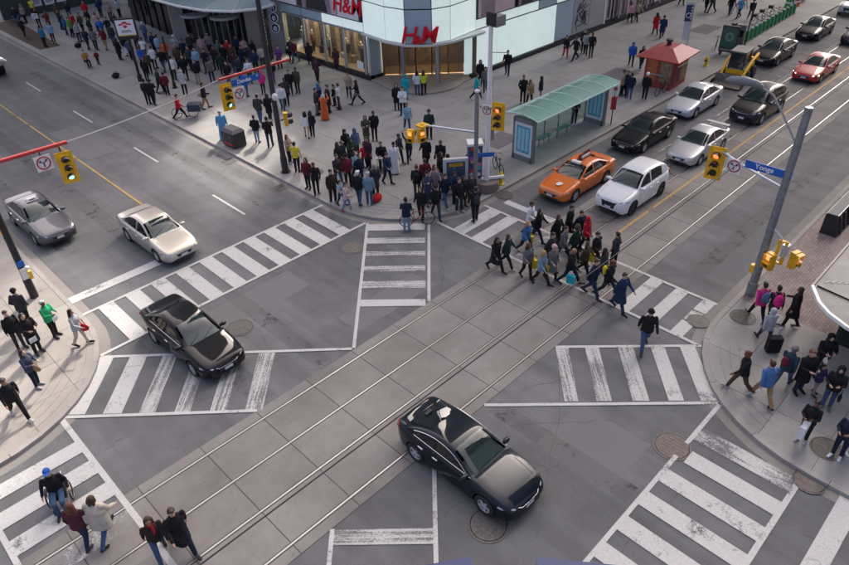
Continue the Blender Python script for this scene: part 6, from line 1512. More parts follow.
# x, y, z, heading, pose, top, top colour, lower colour, hair, hair colour, size, label
PEOPLE = [
(0.83, 14.61, 0.02, 45.9, 'w3', 'jacket', 'plaid', 'darkdenim', 'long', 'auburn', 0.96, 'auburn haired person in red checked top beside the tram rail, lower left crosswalk'),
(1.3, 14.39, 0.02, 45.9, 'w1', 'poncho', 'cream', 'denim', 'bob', 'brown', 0.97, 'person in loose cream knit poncho on the lower left crosswalk'),
(2.11, 12.75, 0.02, -89, 'w2', 'jacket', 'brownblack', 'denim', 'long', 'brown', 0.97, 'person in brown jacket with red scarf, holding hands on the tram tracks'),
(2.64, 12.49, 0.02, -89, 'w1', 'coat', 'black', 'navy', 'short', 'brown', 1.05, 'tall person in black coat holding hands with partner on the tram tracks'),
(1.24, 20.9, 0.13, -89, 'w1', 'jacket', 'black', 'black', 'short', 'black', 1.03, 'person in black walking alone across the sunlit left corner pavement'),
(2.2, 22.03, 0.13, -44, 'st2', 'jacket', 'greyblue', 'navy', 'long', 'black', 0.95, 'person in dark patterned top with a brown handbag, left corner pavement'),
(2.9, 23.93, 0.13, -89, 'st2', 'coat', 'black', 'black', 'long', 'black', 1.0, 'person in long black coat holding a white paper, left corner pavement'),
(2.54, 24.65, 0.13, -89, 'st', 'jacket', 'black', 'charcoal', 'short', 'black', 1.0, 'person in black beside the long coated one, left edge of the pavement'),
(3.23, 25.84, 0.13, 45.9, 'st3', 'jacket', 'charcoal', 'black', 'beanie', 'black', 1.0, 'person with black beanie at the foot of the leftmost black signal pole'),
(3.73, 24.4, 0.13, -44, 'st2', 'jacket', 'green', 'black', 'short', 'white', 0.97, 'white haired person in bright green jacket on the left corner'),
(4.24, 23.11, 0.13, -44, 'w3', 'jacket', 'lightgrey', 'cream', 'long', 'black', 0.96, 'long haired person in white top with a red bag at the left kerb'),
(22.68, 5.37, 0.13, 45.9, 'w1', 'jacket', 'pink', 'black', 'short', 'black', 0.95, 'person in bright pink jacket with grey backpack by the right hand pole'),
(22.77, 4.92, 0.13, 45.9, 'w2', 'jacket', 'charcoal', 'black', 'short', 'black', 0.97, 'person in dark jacket wearing a purple backpack, right corner pavement'),
(23.09, 4.31, 0.13, 91, 'w3', 'coat', 'black', 'black', 'longback', 'brown', 1.0, 'person with long brown hair and black coat alone on the brick paving'),
(21.5, 4.59, 0.13, 45.9, 'w1', 'hoodie', 'lightgrey', 'charcoal', 'hood', 'lightgrey', 0.92, 'small person in light grey hooded top pulling a black suitcase'),
(18.57, 4.21, 0.13, 136, 'w2', 'jacket', 'black', 'brown', 'short', 'auburn', 1.02, 'man in dark jacket and brown trousers nearest the right corner kerb'),
(18.56, 3.47, 0.13, 45.9, 'w1', 'jacket', 'midblue', 'khaki', 'short', 'brown', 1.02, 'person in blue denim shirt and khaki trousers on the right corner'),
(19.75, 3.29, 0.13, 1, 'w2', 'jacket', 'darkteal', 'denim', 'beanie', 'grey', 1.0, 'person in dark teal jacket, grey hat and red bag, right corner'),
(19.9, 2.79, 0.13, -134, 'st2', 'coat', 'black', 'darkdenim', 'short', 'auburn', 1.02, 'standing person in open black coat in the right corner group'),
(21.17, 2.63, 0.13, -134, 'st2', 'hoodie', 'black', 'black', 'hood', 'black', 1.0, 'person in black hood by the dark kiosk wall, right corner'),
(20.11, 2.36, 0.13, -134, 'st4', 'jacket', 'navypurple', 'beige', 'short', 'black', 0.72, 'small child in purple navy jacket and beige trousers, right corner'),
(19.77, 1.86, 0.13, -179, 'st2', 'jacket', 'black', 'denim', 'hood', 'black', 0.98, 'person with black hooded jacket and jeans behind the child, right corner'),
(17.82, 1.89, 0.13, -179, 'st2', 'jacket', 'black', 'black', 'short', 'black', 0.95, 'person in black holding a big white bag near the right kerb'),
(17.89, 0.91, 0.13, -179, 'st2', 'jacket', 'navy', 'navy', 'beanie', 'navy', 0.97, 'person in navy with bright white shoes at the right picture edge'),
(18.3, 0.7, 0.13, -134, 'st', 'jacket', 'charcoal', 'darkdenim', 'short', 'brown', 0.97, 'person cut by the right picture edge beside the one in white shoes'),
(18.47, 7.67, 0.02, -134, 'w2', 'jacket', 'black', 'denim', 'beanie', 'black', 1.04, 'hooded man in black jacket and jeans walking alone below the crossing group'),
(18.7, 14.89, 0.02, -89, 'w1', 'coat', 'black', 'black', 'long', 'black', 0.97, 'long haired person in black coat, leftmost of the crossing group'),
(19.19, 14.69, 0.02, -89, 'w2', 'jacket', 'darkgreen', 'black', 'long', 'brown', 0.96, 'person in dark green jacket second from left in the crossing group'),
(20.63, 14.77, 0.02, -89, 'w1', 'jacket', 'blue', 'black', 'long', 'blonde', 0.97, 'fair haired person in blue jacket with yellow bag, crossing group'),
(22.04, 15.63, 0.02, -89, 'w3', 'jacket', 'white', 'charcoal', 'short', 'black', 0.98, 'person in white shirt at the upper left of the crossing group'),
(21.78, 15.0, 0.02, -89, 'w2', 'jacket', 'black', 'navy', 'long', 'black', 0.98, 'long black haired person between the white shirt and blue jacket walkers'),
(19.18, 13.59, 0.02, -89, 'w3', 'jacket', 'grey', 'black', 'long', 'brown', 0.96, 'person in grey top carrying a yellow bag, front left of the crossing'),
(20.4, 13.31, 0.02, -89, 'w2', 'jacket', 'charcoal', 'charcoal', 'short', 'black', 1.05, 'tall person in charcoal jacket with dark curly hair, crossing group'),
(19.17, 12.85, 0.02, -89, 'w1', 'jacket', 'lightdenim', 'black', 'long', 'blonde', 0.96, 'fair haired person in pale denim jacket and wide stride, front of the crossing'),
(19.73, 12.72, 0.02, -89, 'w3', 'coat', 'grey', 'black', 'beanie', 'palepink', 1.0, 'person in grey coat and pale pink hat, crossing group'),
(21.93, 14.08, 0.02, -89, 'w2', 'coat', 'black', 'black', 'long', 'brown', 0.97, 'long brown haired person in black behind the charcoal jacket walker'),
(22.86, 14.07, 0.02, -89, 'w1', 'coat', 'black', 'black', 'short', 'black', 1.02, 'person in black coat in mid stride at the back of the crossing group'),
(21.66, 12.92, 0.02, -89, 'w2', 'jacket', 'darkgreen', 'black', 'hood', 'olive', 1.0, 'person with olive hood and white collar, crossing group'),
(22.52, 12.93, 0.02, -89, 'w3', 'hoodie', 'red', 'black', 'hood', 'red', 0.98, 'person in bright red hooded jacket, crossing group'),
(19.99, 12.0, 0.02, -89, 'w1', 'jacket', 'black', 'navy', 'bald', 'skin', 1.04, 'bald person in black jacket with teal bag, front of the crossing'),
(20.92, 11.91, 0.02, -89, 'w2', 'jacket', 'olive', 'black', 'long', 'brown', 0.96, 'person in olive top with yellow bag beside the bald walker'),
(21.78, 11.97, 0.02, -89, 'w3', 'coat', 'black', 'black', 'short', 'black', 0.98, 'person in black behind the navy jacket walker with glasses'),
(19.87, 10.84, 0.02, -89, 'w2', 'jacket', 'navy', 'darkdenim', 'short', 'brown', 1.04, 'man in navy jacket facing down the crossing, third from its front end'),
(20.29, 10.39, 0.02, -89, 'w1', 'jacket', 'black', 'charcoal', 'short', 'auburn', 1.03, 'person in black with a yellow backpack, crossing group'),
(22.28, 11.32, 0.02, 91, 'st3', 'jacket', 'charcoal', 'black', 'short', 'black', 1.0, 'person in charcoal jacket rear right of the crossing group'),
(19.8, 9.55, 0.02, -89, 'w2', 'coat', 'darkblue', 'darkdenim', 'short', 'brown', 1.03, 'person in dark blue coat leading the crossing group'),
(18.4, 20.06, 0.02, 45.9, 'st2', 'jacket', 'navy', 'lightdenim', 'short', 'black', 1.0, 'cyclist in navy jacket standing with a bicycle at the corner kerb'),
(19.66, 20.35, 0.02, -134, 'w3', 'jacket', 'black', 'black', 'long', 'brown', 0.97, 'person in open black jacket and pink shirt at the corner kerb'),
(20.24, 19.92, 0.02, -134, 'w1', 'jacket', 'black', 'darkdenim', 'cap', 'black', 1.05, 'man in black jacket and jeans stepping off the corner kerb'),
(21.2, 20.22, 0.13, -89, 'w2', 'jacket', 'navy', 'denim', 'short', 'black', 1.03, 'man in navy jacket and jeans left of the poster board'),
(21.7, 21.4, 0.13, -89, 'st', 'coat', 'pinkgrey', 'black', 'long', 'auburn', 0.97, 'auburn haired person in pinkish coat left of the poster board'),
(20.95, 21.92, 0.13, 45.9, 'st', 'jacket', 'black', 'olive', 'short', 'auburn', 1.04, 'man with black backpack and olive trousers facing the plaza'),
(21.84, 22.23, 0.13, 45.9, 'st3', 'jacket', 'darkred', 'black', 'short', 'brown', 1.0, 'person in dark red jacket beside the man with the backpack'),
(23.82, 24.11, 0.13, -134, 'w3', 'coat', 'black', 'black', 'short', 'black', 1.0, 'person in black coat right of the jumping figure'),
(24.08, 23.24, 0.13, -134, 'w2', 'jacket', 'black', 'black', 'short', 'brown', 1.02, 'person in black with a shoulder bag behind the poster board'),
(21.26, 18.29, 0.02, 45.9, 'st4', 'jacket', 'black', 'black', 'short', 'black', 1.04, 'person with black backpack waiting at the crossing below the grey signal pole'),
(22.32, 19.48, 0.02, -134, 'st', 'jacket', 'charcoal', 'black', 'beanie', 'grey', 0.98, 'grey capped person in charcoal at the foot of the grey signal pole'),
(21.82, 19.54, 0.13, -89, 'st', 'coat', 'black', 'brown', 'long', 'black', 0.96, 'person in black coat and brown boots right of the poster board'),
(21.82, 20.15, 0.13, -89, 'st2', 'jacket', 'darkblue', 'navy', 'short', 'black', 0.95, 'person in dark blue leaning at the poster board front'),
(24.25, 21.23, 0.13, -134, 'st', 'coat', 'black', 'black', 'short', 'black', 1.0, 'person in black between poster board and covered pillar'),
(23.6, 25.23, 0.13, -134, 'jump', 'jacket', 'navy', 'navy', 'short', 'brown', 0.98, 'person mid step with raised arms under the twin yellow signals'),
(22.1, 24.83, 0.13, -134, 'st', 'gown', 'white', 'white', 'cap', 'black', 1.03, 'person in long white gown and dark cap on the plaza'),
(22.26, 26.06, 0.13, -134, 'sit', 'jacket', 'black', 'black', 'short', 'black', 1.0, 'person in black sitting behind a small white stand on the plaza'),
(23.09, 25.51, 0.13, -89, 'w3', 'jacket', 'charcoal', 'black', 'short', 'black', 1.0, 'person in charcoal half hidden behind the white gowned one'),
(23.74, 29.02, 0.13, -134, 'st2', 'coat', 'olive', 'olive', 'long', 'black', 0.97, 'person in long olive coat beside a figure all in black'),
(24.35, 28.99, 0.13, -134, 'st3', 'jacket', 'black', 'black', 'short', 'black', 1.02, 'person all in black beside the olive coat'),
(18.65, 29.01, 0.13, 45.9, 'st', 'tee', 'yellow', 'navy', 'short', 'black', 1.0, 'man in bright yellow shirt right of the black signal pole'),
(19.06, 30.28, 0.13, -89, 'st2', 'jacket', 'beige', 'black', 'long', 'brown', 0.95, 'person in beige top half hidden by the black signal pole'),
(17.85, 26.96, 0.13, -134, 'st3', 'jacket', 'darkred', 'black', 'long', 'brown', 0.98, 'person in dark red jacket near the kerb by the black signal pole'),
(17.75, 26.14, 0.13, -134, 'st4', 'jacket', 'black', 'black', 'short', 'brown', 1.0, 'person in black jacket and white shirt at the kerb'),
(17.73, 24.71, 0.13, -89, 'st', 'jacket', 'brownblack', 'black', 'short', 'black', 1.05, 'tall person in dark brown suit waiting at the kerb'),
(17.84, 24.2, 0.13, -89, 'w3', 'tee', 'lightblue', 'darkdenim', 'short', 'brown', 0.78, 'child in light blue top in the kerb side group'),
(17.74, 23.67, 0.02, -44, 'w3', 'jacket', 'stripe', 'lightdenim', 'short', 'brown', 0.92, 'person in red and white striped sweater with red shoes at the kerb'),
(19.38, 25.5, 0.13, -89, 'st3', 'jacket', 'darkred', 'black', 'beanie', 'black', 1.04, 'person in dark red with black beanie in the kerb side group'),
(21.55, 28.25, 0.13, -89, 'st', 'hoodie', 'black', 'black', 'hood', 'black', 1.0, 'person in black hood at the rear of the kerb side group'),
(22.01, 27.92, 0.13, -89, 'st3', 'hoodie', 'slateblue', 'charcoal', 'hood', 'slateblue', 0.98, 'person in slate blue hood at the rear of the kerb side group'),
(20.18, 25.82, 0.13, -89, 'w3', 'jacket', 'lightblue', 'charcoal', 'long', 'brown', 0.96, 'person in light blue jacket amid the kerb side group'),
(21.61, 26.42, 0.13, -179, 'st', 'coat', 'darkplum', 'black', 'short', 'black', 1.03, 'person in dark plum coat at the right of the kerb side group'),
(21.46, 26.59, 0.13, -179, 'st4', 'jacket', 'red', 'black', 'short', 'black', 0.8, 'small person in red in front of the dark plum coat'),
(18.86, 23.22, 0.13, 45.9, 'st', 'jacket', 'lightdenim', 'denim', 'cap', 'lightgrey', 1.02, 'person in faded denim jacket and grey cap facing the plaza'),
(18.55, 23.64, 0.13, 45.9, 'w3', 'jacket', 'black', 'denim', 'cap', 'white', 1.01, 'person in black jacket and white cap facing the plaza'),
(20.44, 27.18, 0.13, -89, 'st3', 'jacket', 'charcoal', 'black', 'cap', 'grey', 1.0, 'person with grey cap in the middle of the kerb side group'),
(24.41, 33.86, 0.13, 45.9, 'ph', 'gown', 'orange', 'orange', 'bob', 'cream', 0.97, 'person in bright orange dress taking a picture on the plaza'),
(24.63, 34.92, 0.13, -44, 'st', 'jacket', 'charcoal', 'grey', 'short', 'black', 1.02, 'person in charcoal left of the orange dress'),
(25.31, 35.48, 0.13, -44, 'st3', 'hoodie', 'darkblue', 'black', 'hijab', 'blue', 1.0, 'person with blue headscarf behind the orange dress'),
(25.35, 34.62, 0.13, 136, 'st', 'coat', 'brownblack', 'black', 'short', 'brown', 1.03, 'person in dark brown coat right of the orange dress'),
(26.19, 34.6, 0.13, 136, 'st4', 'tee', 'white', 'brown', 'short', 'black', 1.0, 'person in white shirt right of the orange dress group'),
(26.4, 35.34, 0.13, 136, 'st', 'jacket', 'black', 'black', 'short', 'black', 0.82, 'boy in black beside the white shirt'),
(28.03, 35.76, 0.13, -134, 'w3', 'jacket', 'beige', 'black', 'short', 'brown', 0.98, 'person in beige jacket walking below the shop display windows'),
(27.54, 34.28, 0.13, 136, 'w1', 'jacket', 'black', 'black', 'long', 'black', 0.97, 'person in black with a grey bag walking left on the plaza'),
(21.87, 32.4, 0.13, 45.9, 'w3', 'jacket', 'white', 'skin', 'long', 'black', 0.92, 'girl in white jacket with bare legs on the plaza'),
(22.14, 32.21, 0.13, 45.9, 'st3', 'jacket', 'black', 'black', 'long', 'black', 0.95, 'girl in black beside the one in white on the plaza'),
(28.64, 31.6, 0.13, -134, 'st', 'coat', 'black', 'black', 'longback', 'black', 1.0, 'long haired person in black coat left of the shop entrance'),
(30.45, 32.62, 0.13, -134, 'st', 'hoodie', 'teal', 'teal', 'hood', 'teal', 0.95, 'person in teal hooded top left of the shop entrance'),
(28.3, 30.65, 0.13, -134, 'st2', 'jacket', 'white', 'black', 'short', 'black', 1.02, 'person in white sleeves and black trousers below the shop entrance'),
(26.65, 28.55, 0.13, -134, 'w3', 'jacket', 'lightblue', 'denim', 'short', 'brown', 0.97, 'person in light blue jacket above the twin yellow signals'),
(31.51, 32.57, 0.13, 45.9, 'st3', 'jacket', 'white', 'denim', 'long', 'black', 0.96, 'person in white top standing at the shop doors'),
(31.8, 32.23, 0.13, 45.9, 'st4', 'tee', 'yellowgreen', 'navy', 'long', 'brown', 0.97, 'person in yellow green vest standing at the shop doors'),
(26.72, 26.72, 0.13, -134, 'st', 'jacket', 'darkgreen', 'black', 'beanie', 'charcoal', 1.0, 'person in dark green jacket alone beyond the grey signal arm'),
(33.48, 28.91, 0.13, -44, 'w1', 'jacket', 'teal', 'black', 'short', 'brown', 0.98, 'person in teal jacket striding right of the shop entrance'),
(35.06, 29.46, 0.13, -134, 'w2', 'jacket', 'grey', 'black', 'short', 'black', 0.97, 'person in grey jacket behind the white lamp post'),
(35.84, 30.6, 0.13, -134, 'st', 'coat', 'black', 'black', 'long', 'black', 0.97, 'long haired person in black by the shop wall'),
(38.68, 30.43, 0.13, -134, 'w3', 'jacket', 'black', 'darkdenim', 'short', 'black', 1.04, 'person in black jacket and blue jeans alone by the pale glass wall'),
(34.92, 26.07, 0.13, -134, 'st3', 'jacket', 'black', 'black', 'short', 'black', 1.05, 'man in black left of the pair above the glass shelter'),
(34.77, 25.41, 0.13, -134, 'w3', 'jacket', 'khaki', 'black', 'long', 'brown', 0.98, 'person in khaki jacket above the left end of the glass shelter'),
(35.97, 25.41, 0.13, 136, 'st', 'jacket', 'navy', 'beige', 'long', 'black', 0.97, 'long black haired person in navy above the glass shelter'),
(44.7, 29.52, 0.13, -134, 'w3', 'jacket', 'black', 'red', 'short', 'black', 0.98, 'person in black top and red trousers by the far glass wall'),
(44.77, 28.65, 0.13, -179, 'w1', 'jacket', 'black', 'black', 'short', 'black', 1.02, 'person in black stepping left in the far wall group'),
(46.76, 29.25, 0.13, -134, 'st3', 'jacket', 'black', 'black', 'short', 'black', 1.03, 'person in black at the back of the far wall group'),
(46.42, 28.84, 0.13, -134, 'w3', 'jacket', 'lightgrey', 'black', 'short', 'black', 1.0, 'person in light grey in the far wall group'),
(46.15, 28.16, 0.13, -134, 'st4', 'jacket', 'black', 'charcoal', 'short', 'black', 1.03, 'rightmost person in black of the far wall group'),
(34.06, 21.43, 0.13, -134, 'st2', 'jacket', 'black', 'darkdenim', 'short', 'black', 1.0, 'person in black waiting inside the glass shelter'),
(56.95, 31.16, 0.13, -134, 'w3', 'jacket', 'palepink', 'black', 'long', 'brown', 0.97, 'person in pale pink coat by the far shop windows'),
(57.6, 30.89, 0.13, -134, 'w2', 'jacket', 'beige', 'black', 'short', 'brown', 1.0, 'person in beige beside the pale pink coat by far windows'),
(54.76, 27.48, 0.13, 45.9, 'w3', 'coat', 'red', 'black', 'long', 'black', 0.98, 'person in long red coat beyond the red kiosk'),
(54.3, 26.62, 0.13, 45.9, 'w2', 'coat', 'darkblue', 'black', 'short', 'black', 1.04, 'tall person in dark blue beside the long red coat'),
(46.28, 24.73, 0.13, -134, 'w3', 'hoodie', 'brightblue', 'darkdenim', 'hood', 'brightblue', 0.98, 'person in bright blue jacket left of the red kiosk roof'),
(46.13, 23.81, 0.13, -134, 'w2', 'jacket', 'black', 'darkdenim', 'long', 'black', 0.97, 'person in black beside the bright blue jacket'),
(40.32, 21.9, 0.13, -89, 'st', 'jacket', 'beige', 'black', 'short', 'black', 1.0, 'person in beige vest between glass shelter and cyclist'),
(40.4, 21.65, 0.13, -179, 'w3', 'jacket', 'navy', 'black', 'short', 'black', 0.97, 'person in navy between beige vest and denim wearer'),
(39.98, 21.13, 0.13, 45.9, 'st3', 'jacket', 'navy', 'denim', 'short', 'black', 1.02, 'person in navy jacket and jeans beside the cyclist'),
(40.64, 20.37, 0.13, 1, 'st', 'jacket', 'black', 'black', 'helmet', 'white', 1.02, 'cyclist in black with white helmet in front of the red kiosk'),
(64.25, 27.62, 0.13, -179, 'w1', 'jacket', 'black', 'black', 'short', 'black', 1.0, 'person in black striding left, far plaza beyond the banner'),
(64.25, 27.04, 0.13, -179, 'w2', 'jacket', 'charcoal', 'black', 'short', 'black', 1.02, 'person in charcoal striding left beyond the banner'),
(64.56, 25.48, 0.13, -134, 'w2', 'jacket', 'black', 'darkdenim', 'short', 'black', 1.03, 'person in black above the map panel'),
(64.05, 24.42, 0.13, -179, 'w1', 'jacket', 'skyblue', 'darkdenim', 'short', 'brown', 1.03, 'person in sky blue shirt striding above the map panel'),
(64.01, 23.36, 0.13, -134, 'w1', 'jacket', 'black', 'black', 'beanie', 'black', 1.03, 'person in black leaning at the bicycle dock'),
(65.34, 30.57, 0.13, -134, 'w3', 'jacket', 'darkred', 'black', 'short', 'black', 1.0, 'person in dark red at the top above the banner'),
(21.39, 36.71, 0.13, 45.9, 'w3', 'jacket', 'charcoal', 'denim', 'short', 'black', 1.03, 'person in charcoal jacket and jeans left of the tall black pole'),
(22.05, 36.6, 0.13, 45.9, 'w3', 'coat', 'black', 'black', 'long', 'black', 0.97, 'long haired person in black right beside the tall black pole'),
(19.41, 34.09, 0.13, 45.9, 'st3', 'jacket', 'black', 'lightdenim', 'short', 'black', 0.98, 'person in black with pale jeans right of the litter bin'),
(19.6, 32.99, 0.13, 45.9, 'st4', 'jacket', 'black', 'darkdenim', 'short', 'black', 1.04, 'person in black jacket between litter bin and tall pole'),
(26.23, 39.25, 0.13, -134, 'st', 'jacket', 'olive', 'black', 'short', 'brown', 1.02, 'person in olive jacket right of the red signal arm'),
(23.65, 37.42, 0.13, -134, 'w3', 'jacket', 'white', 'denim', 'beanie', 'black', 1.0, 'person in white top behind the tall black pole'),
(24.33, 37.9, 0.13, -134, 'st3', 'jacket', 'charcoal', 'black', 'short', 'black', 1.05, 'person in charcoal between white top and olive jacket'),
(25.71, 39.4, 0.13, -134, 'st', 'jacket', 'black', 'black', 'short', 'black', 1.0, 'person in black left of the olive jacket'),
(24.57, 41.06, 0.13, -134, 'st3', 'hoodie', 'pink', 'black', 'hood', 'pink', 0.9, 'person in pink hood under the blue street name sign'),
(18.35, 36.09, 0.13, 45.9, 'st', 'gown', 'skyblue', 'skyblue', 'cap', 'lightgrey', 1.02, 'person in sky blue gown and cap left of the litter bin'),
(28.66, 40.12, 0.13, 45.9, 'w3', 'jacket', 'darkplum', 'black', 'short', 'black', 0.97, 'person in dark plum walking below the display windows'),
(30.41, 45.21, 0.13, -134, 'w2', 'jacket', 'darkred', 'denim', 'short', 'black', 1.0, 'person in dark red jacket and jeans by the concrete wall'),
(30.36, 45.67, 0.13, -134, 'st4', 'jacket', 'charcoal', 'black', 'cap', 'white', 1.0, 'person with white cap by the concrete wall'),
(30.77, 43.79, 0.13, 45.9, 'st', 'coat', 'black', 'black', 'long', 'black', 0.98, 'person in black looking into the display window'),
(31.34, 41.2, 0.13, 45.9, 'st', 'coat', 'darkplum', 'black', 'long', 'brown', 0.97, 'person with plum coat at the middle display window'),
(20.3, 41.61, 0.13, -44, 'w3', 'jacket', 'black', 'khaki', 'short', 'black', 1.02, 'person in black jacket and khaki trousers beyond the cargo bicycle'),
(18.22, 41.3, 0.13, -44, 'w1', 'jacket', 'red', 'black', 'short', 'black', 0.95, 'person in red pushing the loaded cargo bicycle'),
(18.1, 45.48, 0.13, 45.9, 'st', 'jacket', 'charcoal', 'black', 'beanie', 'black', 1.0, 'person in charcoal with backpack, left of a pair near the kerb'),
(18.31, 45.08, 0.13, 45.9, 'w3', 'jacket', 'black', 'black', 'short', 'black', 1.02, 'person in black, right of a pair near the kerb'),
(19.79, 47.01, 0.13, -44, 'w3', 'jacket', 'darkgreen', 'black', 'short', 'black', 1.0, 'person in dark green between the two slim black posts'),
(19.85, 46.15, 0.13, 45.9, 'st3', 'jacket', 'darkred', 'black', 'short', 'black', 0.95, 'person in dark red left of the slim black post'),
(20.71, 45.14, 0.13, 45.9, 'st2', 'hoodie', 'camo', 'black', 'hood', 'camo', 1.02, 'person in pale camouflage hood right of the slim black post'),
(20.39, 50.3, 0.13, 45.9, 'st', 'jacket', 'black', 'black', 'short', 'orange', 0.97, 'ginger haired person in black at the transit sign post'),
(18.79, 57.42, 0.13, -89, 'sit', 'jacket', 'mustard', 'black', 'short', 'black', 0.98, 'street performer in mustard jacket seated near the left kerb'),
(19.67, 57.36, 0.13, -134, 'st3', 'jacket', 'darkred', 'black', 'short', 'black', 0.62, 'small child in dark red beside the seated performer'),
(21.47, 68.25, 0.13, -44, 'st4', 'jacket', 'blue', 'darkdenim', 'short', 'black', 1.02, 'onlooker in blue jacket left of the green one'),
(21.6, 67.31, 0.13, -44, 'st', 'jacket', 'limegreen', 'black', 'short', 'black', 1.0, 'onlooker in lime green jacket'),
(22.3, 68.26, 0.13, -44, 'w3', 'jacket', 'red', 'black', 'short', 'black', 1.02, 'onlooker in red jacket behind the lime green one'),
(21.41, 65.28, 0.13, -44, 'st3', 'jacket', 'lightgrey', 'black', 'short', 'black', 1.0, 'onlooker in light grey right of the lime green one'),
(20.89, 62.11, 0.13, 45.9, 'w3', 'jacket', 'navy', 'black', 'short', 'black', 1.02, 'onlooker in navy nearest the seated performer'),
(21.32, 61.58, 0.13, 45.9, 'w3', 'jacket', 'grey', 'black', 'short', 'black', 1.02, 'onlooker in grey between navy and tan trousered ones'),
(21.9, 60.88, 0.13, -134, 'w3', 'jacket', 'darkred', 'khaki', 'short', 'brown', 1.02, 'onlooker in dark red jacket and khaki trousers left of the transit sign'),
(18.72, 66.16, 0.13, 45.9, 'st', 'jacket', 'tealblue', 'black', 'short', 'black', 1.02, 'person with teal top on the dark brown paving at the kerb'),
(19.72, 66.86, 0.13, -134, 'st3', 'jacket', 'lightblue', 'darkred', 'short', 'black', 1.0, 'person in light blue top on the dark brown paving'),
(21.1, 71.38, 0.13, -134, 'st4', 'jacket', 'darkred', 'black', 'short', 'black', 1.02, 'person in dark red behind the light blue top, upper left'),
(20.86, 73.36, 0.13, -134, 'st2', 'jacket', 'black', 'black', 'short', 'black', 1.0, 'person in black holding a white board, upper left'),
(22.16, 78.33, 0.13, -134, 'st', 'tee', 'yellow', 'black', 'short', 'black', 1.0, 'person in yellow at the far poster wall'),
(18.61, 70.74, 0.13, 45.9, 'w3', 'jacket', 'black', 'black', 'short', 'black', 1.0, 'person in black alone on the dark brown paving'),
(19.75, 75.91, 0.13, -134, 'st3', 'jacket', 'navy', 'denim', 'short', 'brown', 1.02, 'person in navy at the upper left edge group'),
(20.66, 76.53, 0.13, -134, 'st', 'jacket', 'pinkgrey', 'black', 'long', 'blonde', 0.97, 'fair haired person in pinkish grey at the upper left edge group'),
(20.97, 81.14, 0.13, -134, 'st3', 'jacket', 'darkred', 'black', 'short', 'black', 1.0, 'person in dark red at the very upper left edge'),
(23.98, 73.86, 0.13, -134, 'st4', 'jacket', 'navy', 'grey', 'short', 'black', 1.0, 'person in navy at the far end of the poster wall'),
(25.18, 72.65, 0.13, -134, 'st', 'jacket', 'red', 'black', 'short', 'brown', 1.0, 'person in red far back in the upper left crowd'),
(23.92, 68.97, 0.13, -134, 'w3', 'jacket', 'black', 'darkdenim', 'short', 'black', 1.0, 'person in black between red and pink clad ones, upper left crowd'),
(24.04, 67.45, 0.13, -134, 'st3', 'jacket', 'palepink', 'navy', 'long', 'black', 0.97, 'person in pale pink in the upper left crowd'),
(26.57, 70.29, 0.13, -134, 'st', 'jacket', 'pinkgrey', 'charcoal', 'short', 'blonde', 1.0, 'fair haired person with pinkish grey top, upper left crowd'),
(26.53, 72.49, 0.13, -134, 'st3', 'jacket', 'darkblue', 'black', 'short', 'black', 1.03, 'person in dark blue, farthest back in the upper left crowd'),
(23.8, 64.33, 0.13, -134, 'st4', 'jacket', 'black', 'brown', 'short', 'black', 1.0, 'person in black and brown trousers mid upper left crowd'),
(24.98, 65.47, 0.13, -134, 'st', 'jacket', 'charcoal', 'palepink', 'long', 'black', 0.97, 'long haired person in charcoal left of the transit sign panel'),
(21.41, 57.11, 0.13, 45.9, 'st', 'coat', 'black', 'black', 'long', 'black', 1.0, 'long haired person in black coat below the transit sign panel'),
(22.25, 57.79, 0.13, 45.9, 'w3', 'jacket', 'black', 'white', 'short', 'black', 0.98, 'person in black top and white trousers under the transit sign'),
(28.69, 69.75, 0.13, -134, 'st3', 'jacket', 'black', 'charcoal', 'short', 'black', 1.0, 'person in black above the transit sign panel'),
(27.74, 70.95, 0.13, -134, 'st', 'jacket', 'lightgrey', 'black', 'short', 'brown', 1.0, 'person in light grey above left of the transit sign panel'),
(29.47, 69.71, 0.13, -134, 'st3', 'jacket', 'olive', 'black', 'short', 'black', 1.02, 'person in olive at the dark shop corner, top'),
(30.48, 69.7, 0.13, -134, 'st4', 'jacket', 'black', 'black', 'short', 'brown', 1.02, 'person in black at the dark shop corner, top'),
(22.74, 55.29, 0.13, -134, 'st', 'tee', 'white', 'charcoal', 'short', 'black', 1.0, 'person in white shirt with red print in the mall front crowd'),
(23.93, 55.11, 0.13, 45.9, 'w3', 'jacket', 'lightblue', 'lightdenim', 'short', 'brown', 1.03, 'person in light blue top and pale jeans in the mall front crowd'),
(24.06, 56.24, 0.13, -134, 'st3', 'jacket', 'navy', 'black', 'short', 'brown', 1.02, 'person in navy left of the pale jeans wearer'),
(22.19, 52.56, 0.13, 45.9, 'st2', 'jacket', 'white', 'black', 'short', 'black', 0.98, 'person in white showing a white placard in the mall front crowd'),
(21.58, 53.29, 0.13, 45.9, 'st', 'jacket', 'brightblue', 'black', 'short', 'brown', 1.0, 'person in bright blue with light blue bag, mall front crowd'),
(25.19, 60.13, 0.13, 45.9, 'st3', 'jacket', 'slateblue', 'denim', 'cap', 'white', 1.02, 'person with white cap and slate blue jacket, mall front crowd'),
(24.86, 53.98, 0.13, -134, 'st4', 'jacket', 'lightgrey', 'black', 'beanie', 'white', 1.0, 'person in light grey and white hat by the mall doors'),
(23.51, 51.16, 0.13, -134, 'st', 'jacket', 'brown', 'black', 'short', 'orange', 1.0, 'ginger haired person in brown, mall front crowd'),
(21.89, 48.87, 0.13, 45.9, 'w3', 'jacket', 'white', 'black', 'short', 'black', 1.0, 'person in white patterned top right behind the slim black post'),
(22.47, 48.18, 0.13, -134, 'st3', 'jacket', 'black', 'black', 'short', 'black', 1.03, 'person in black right of the white patterned top'),
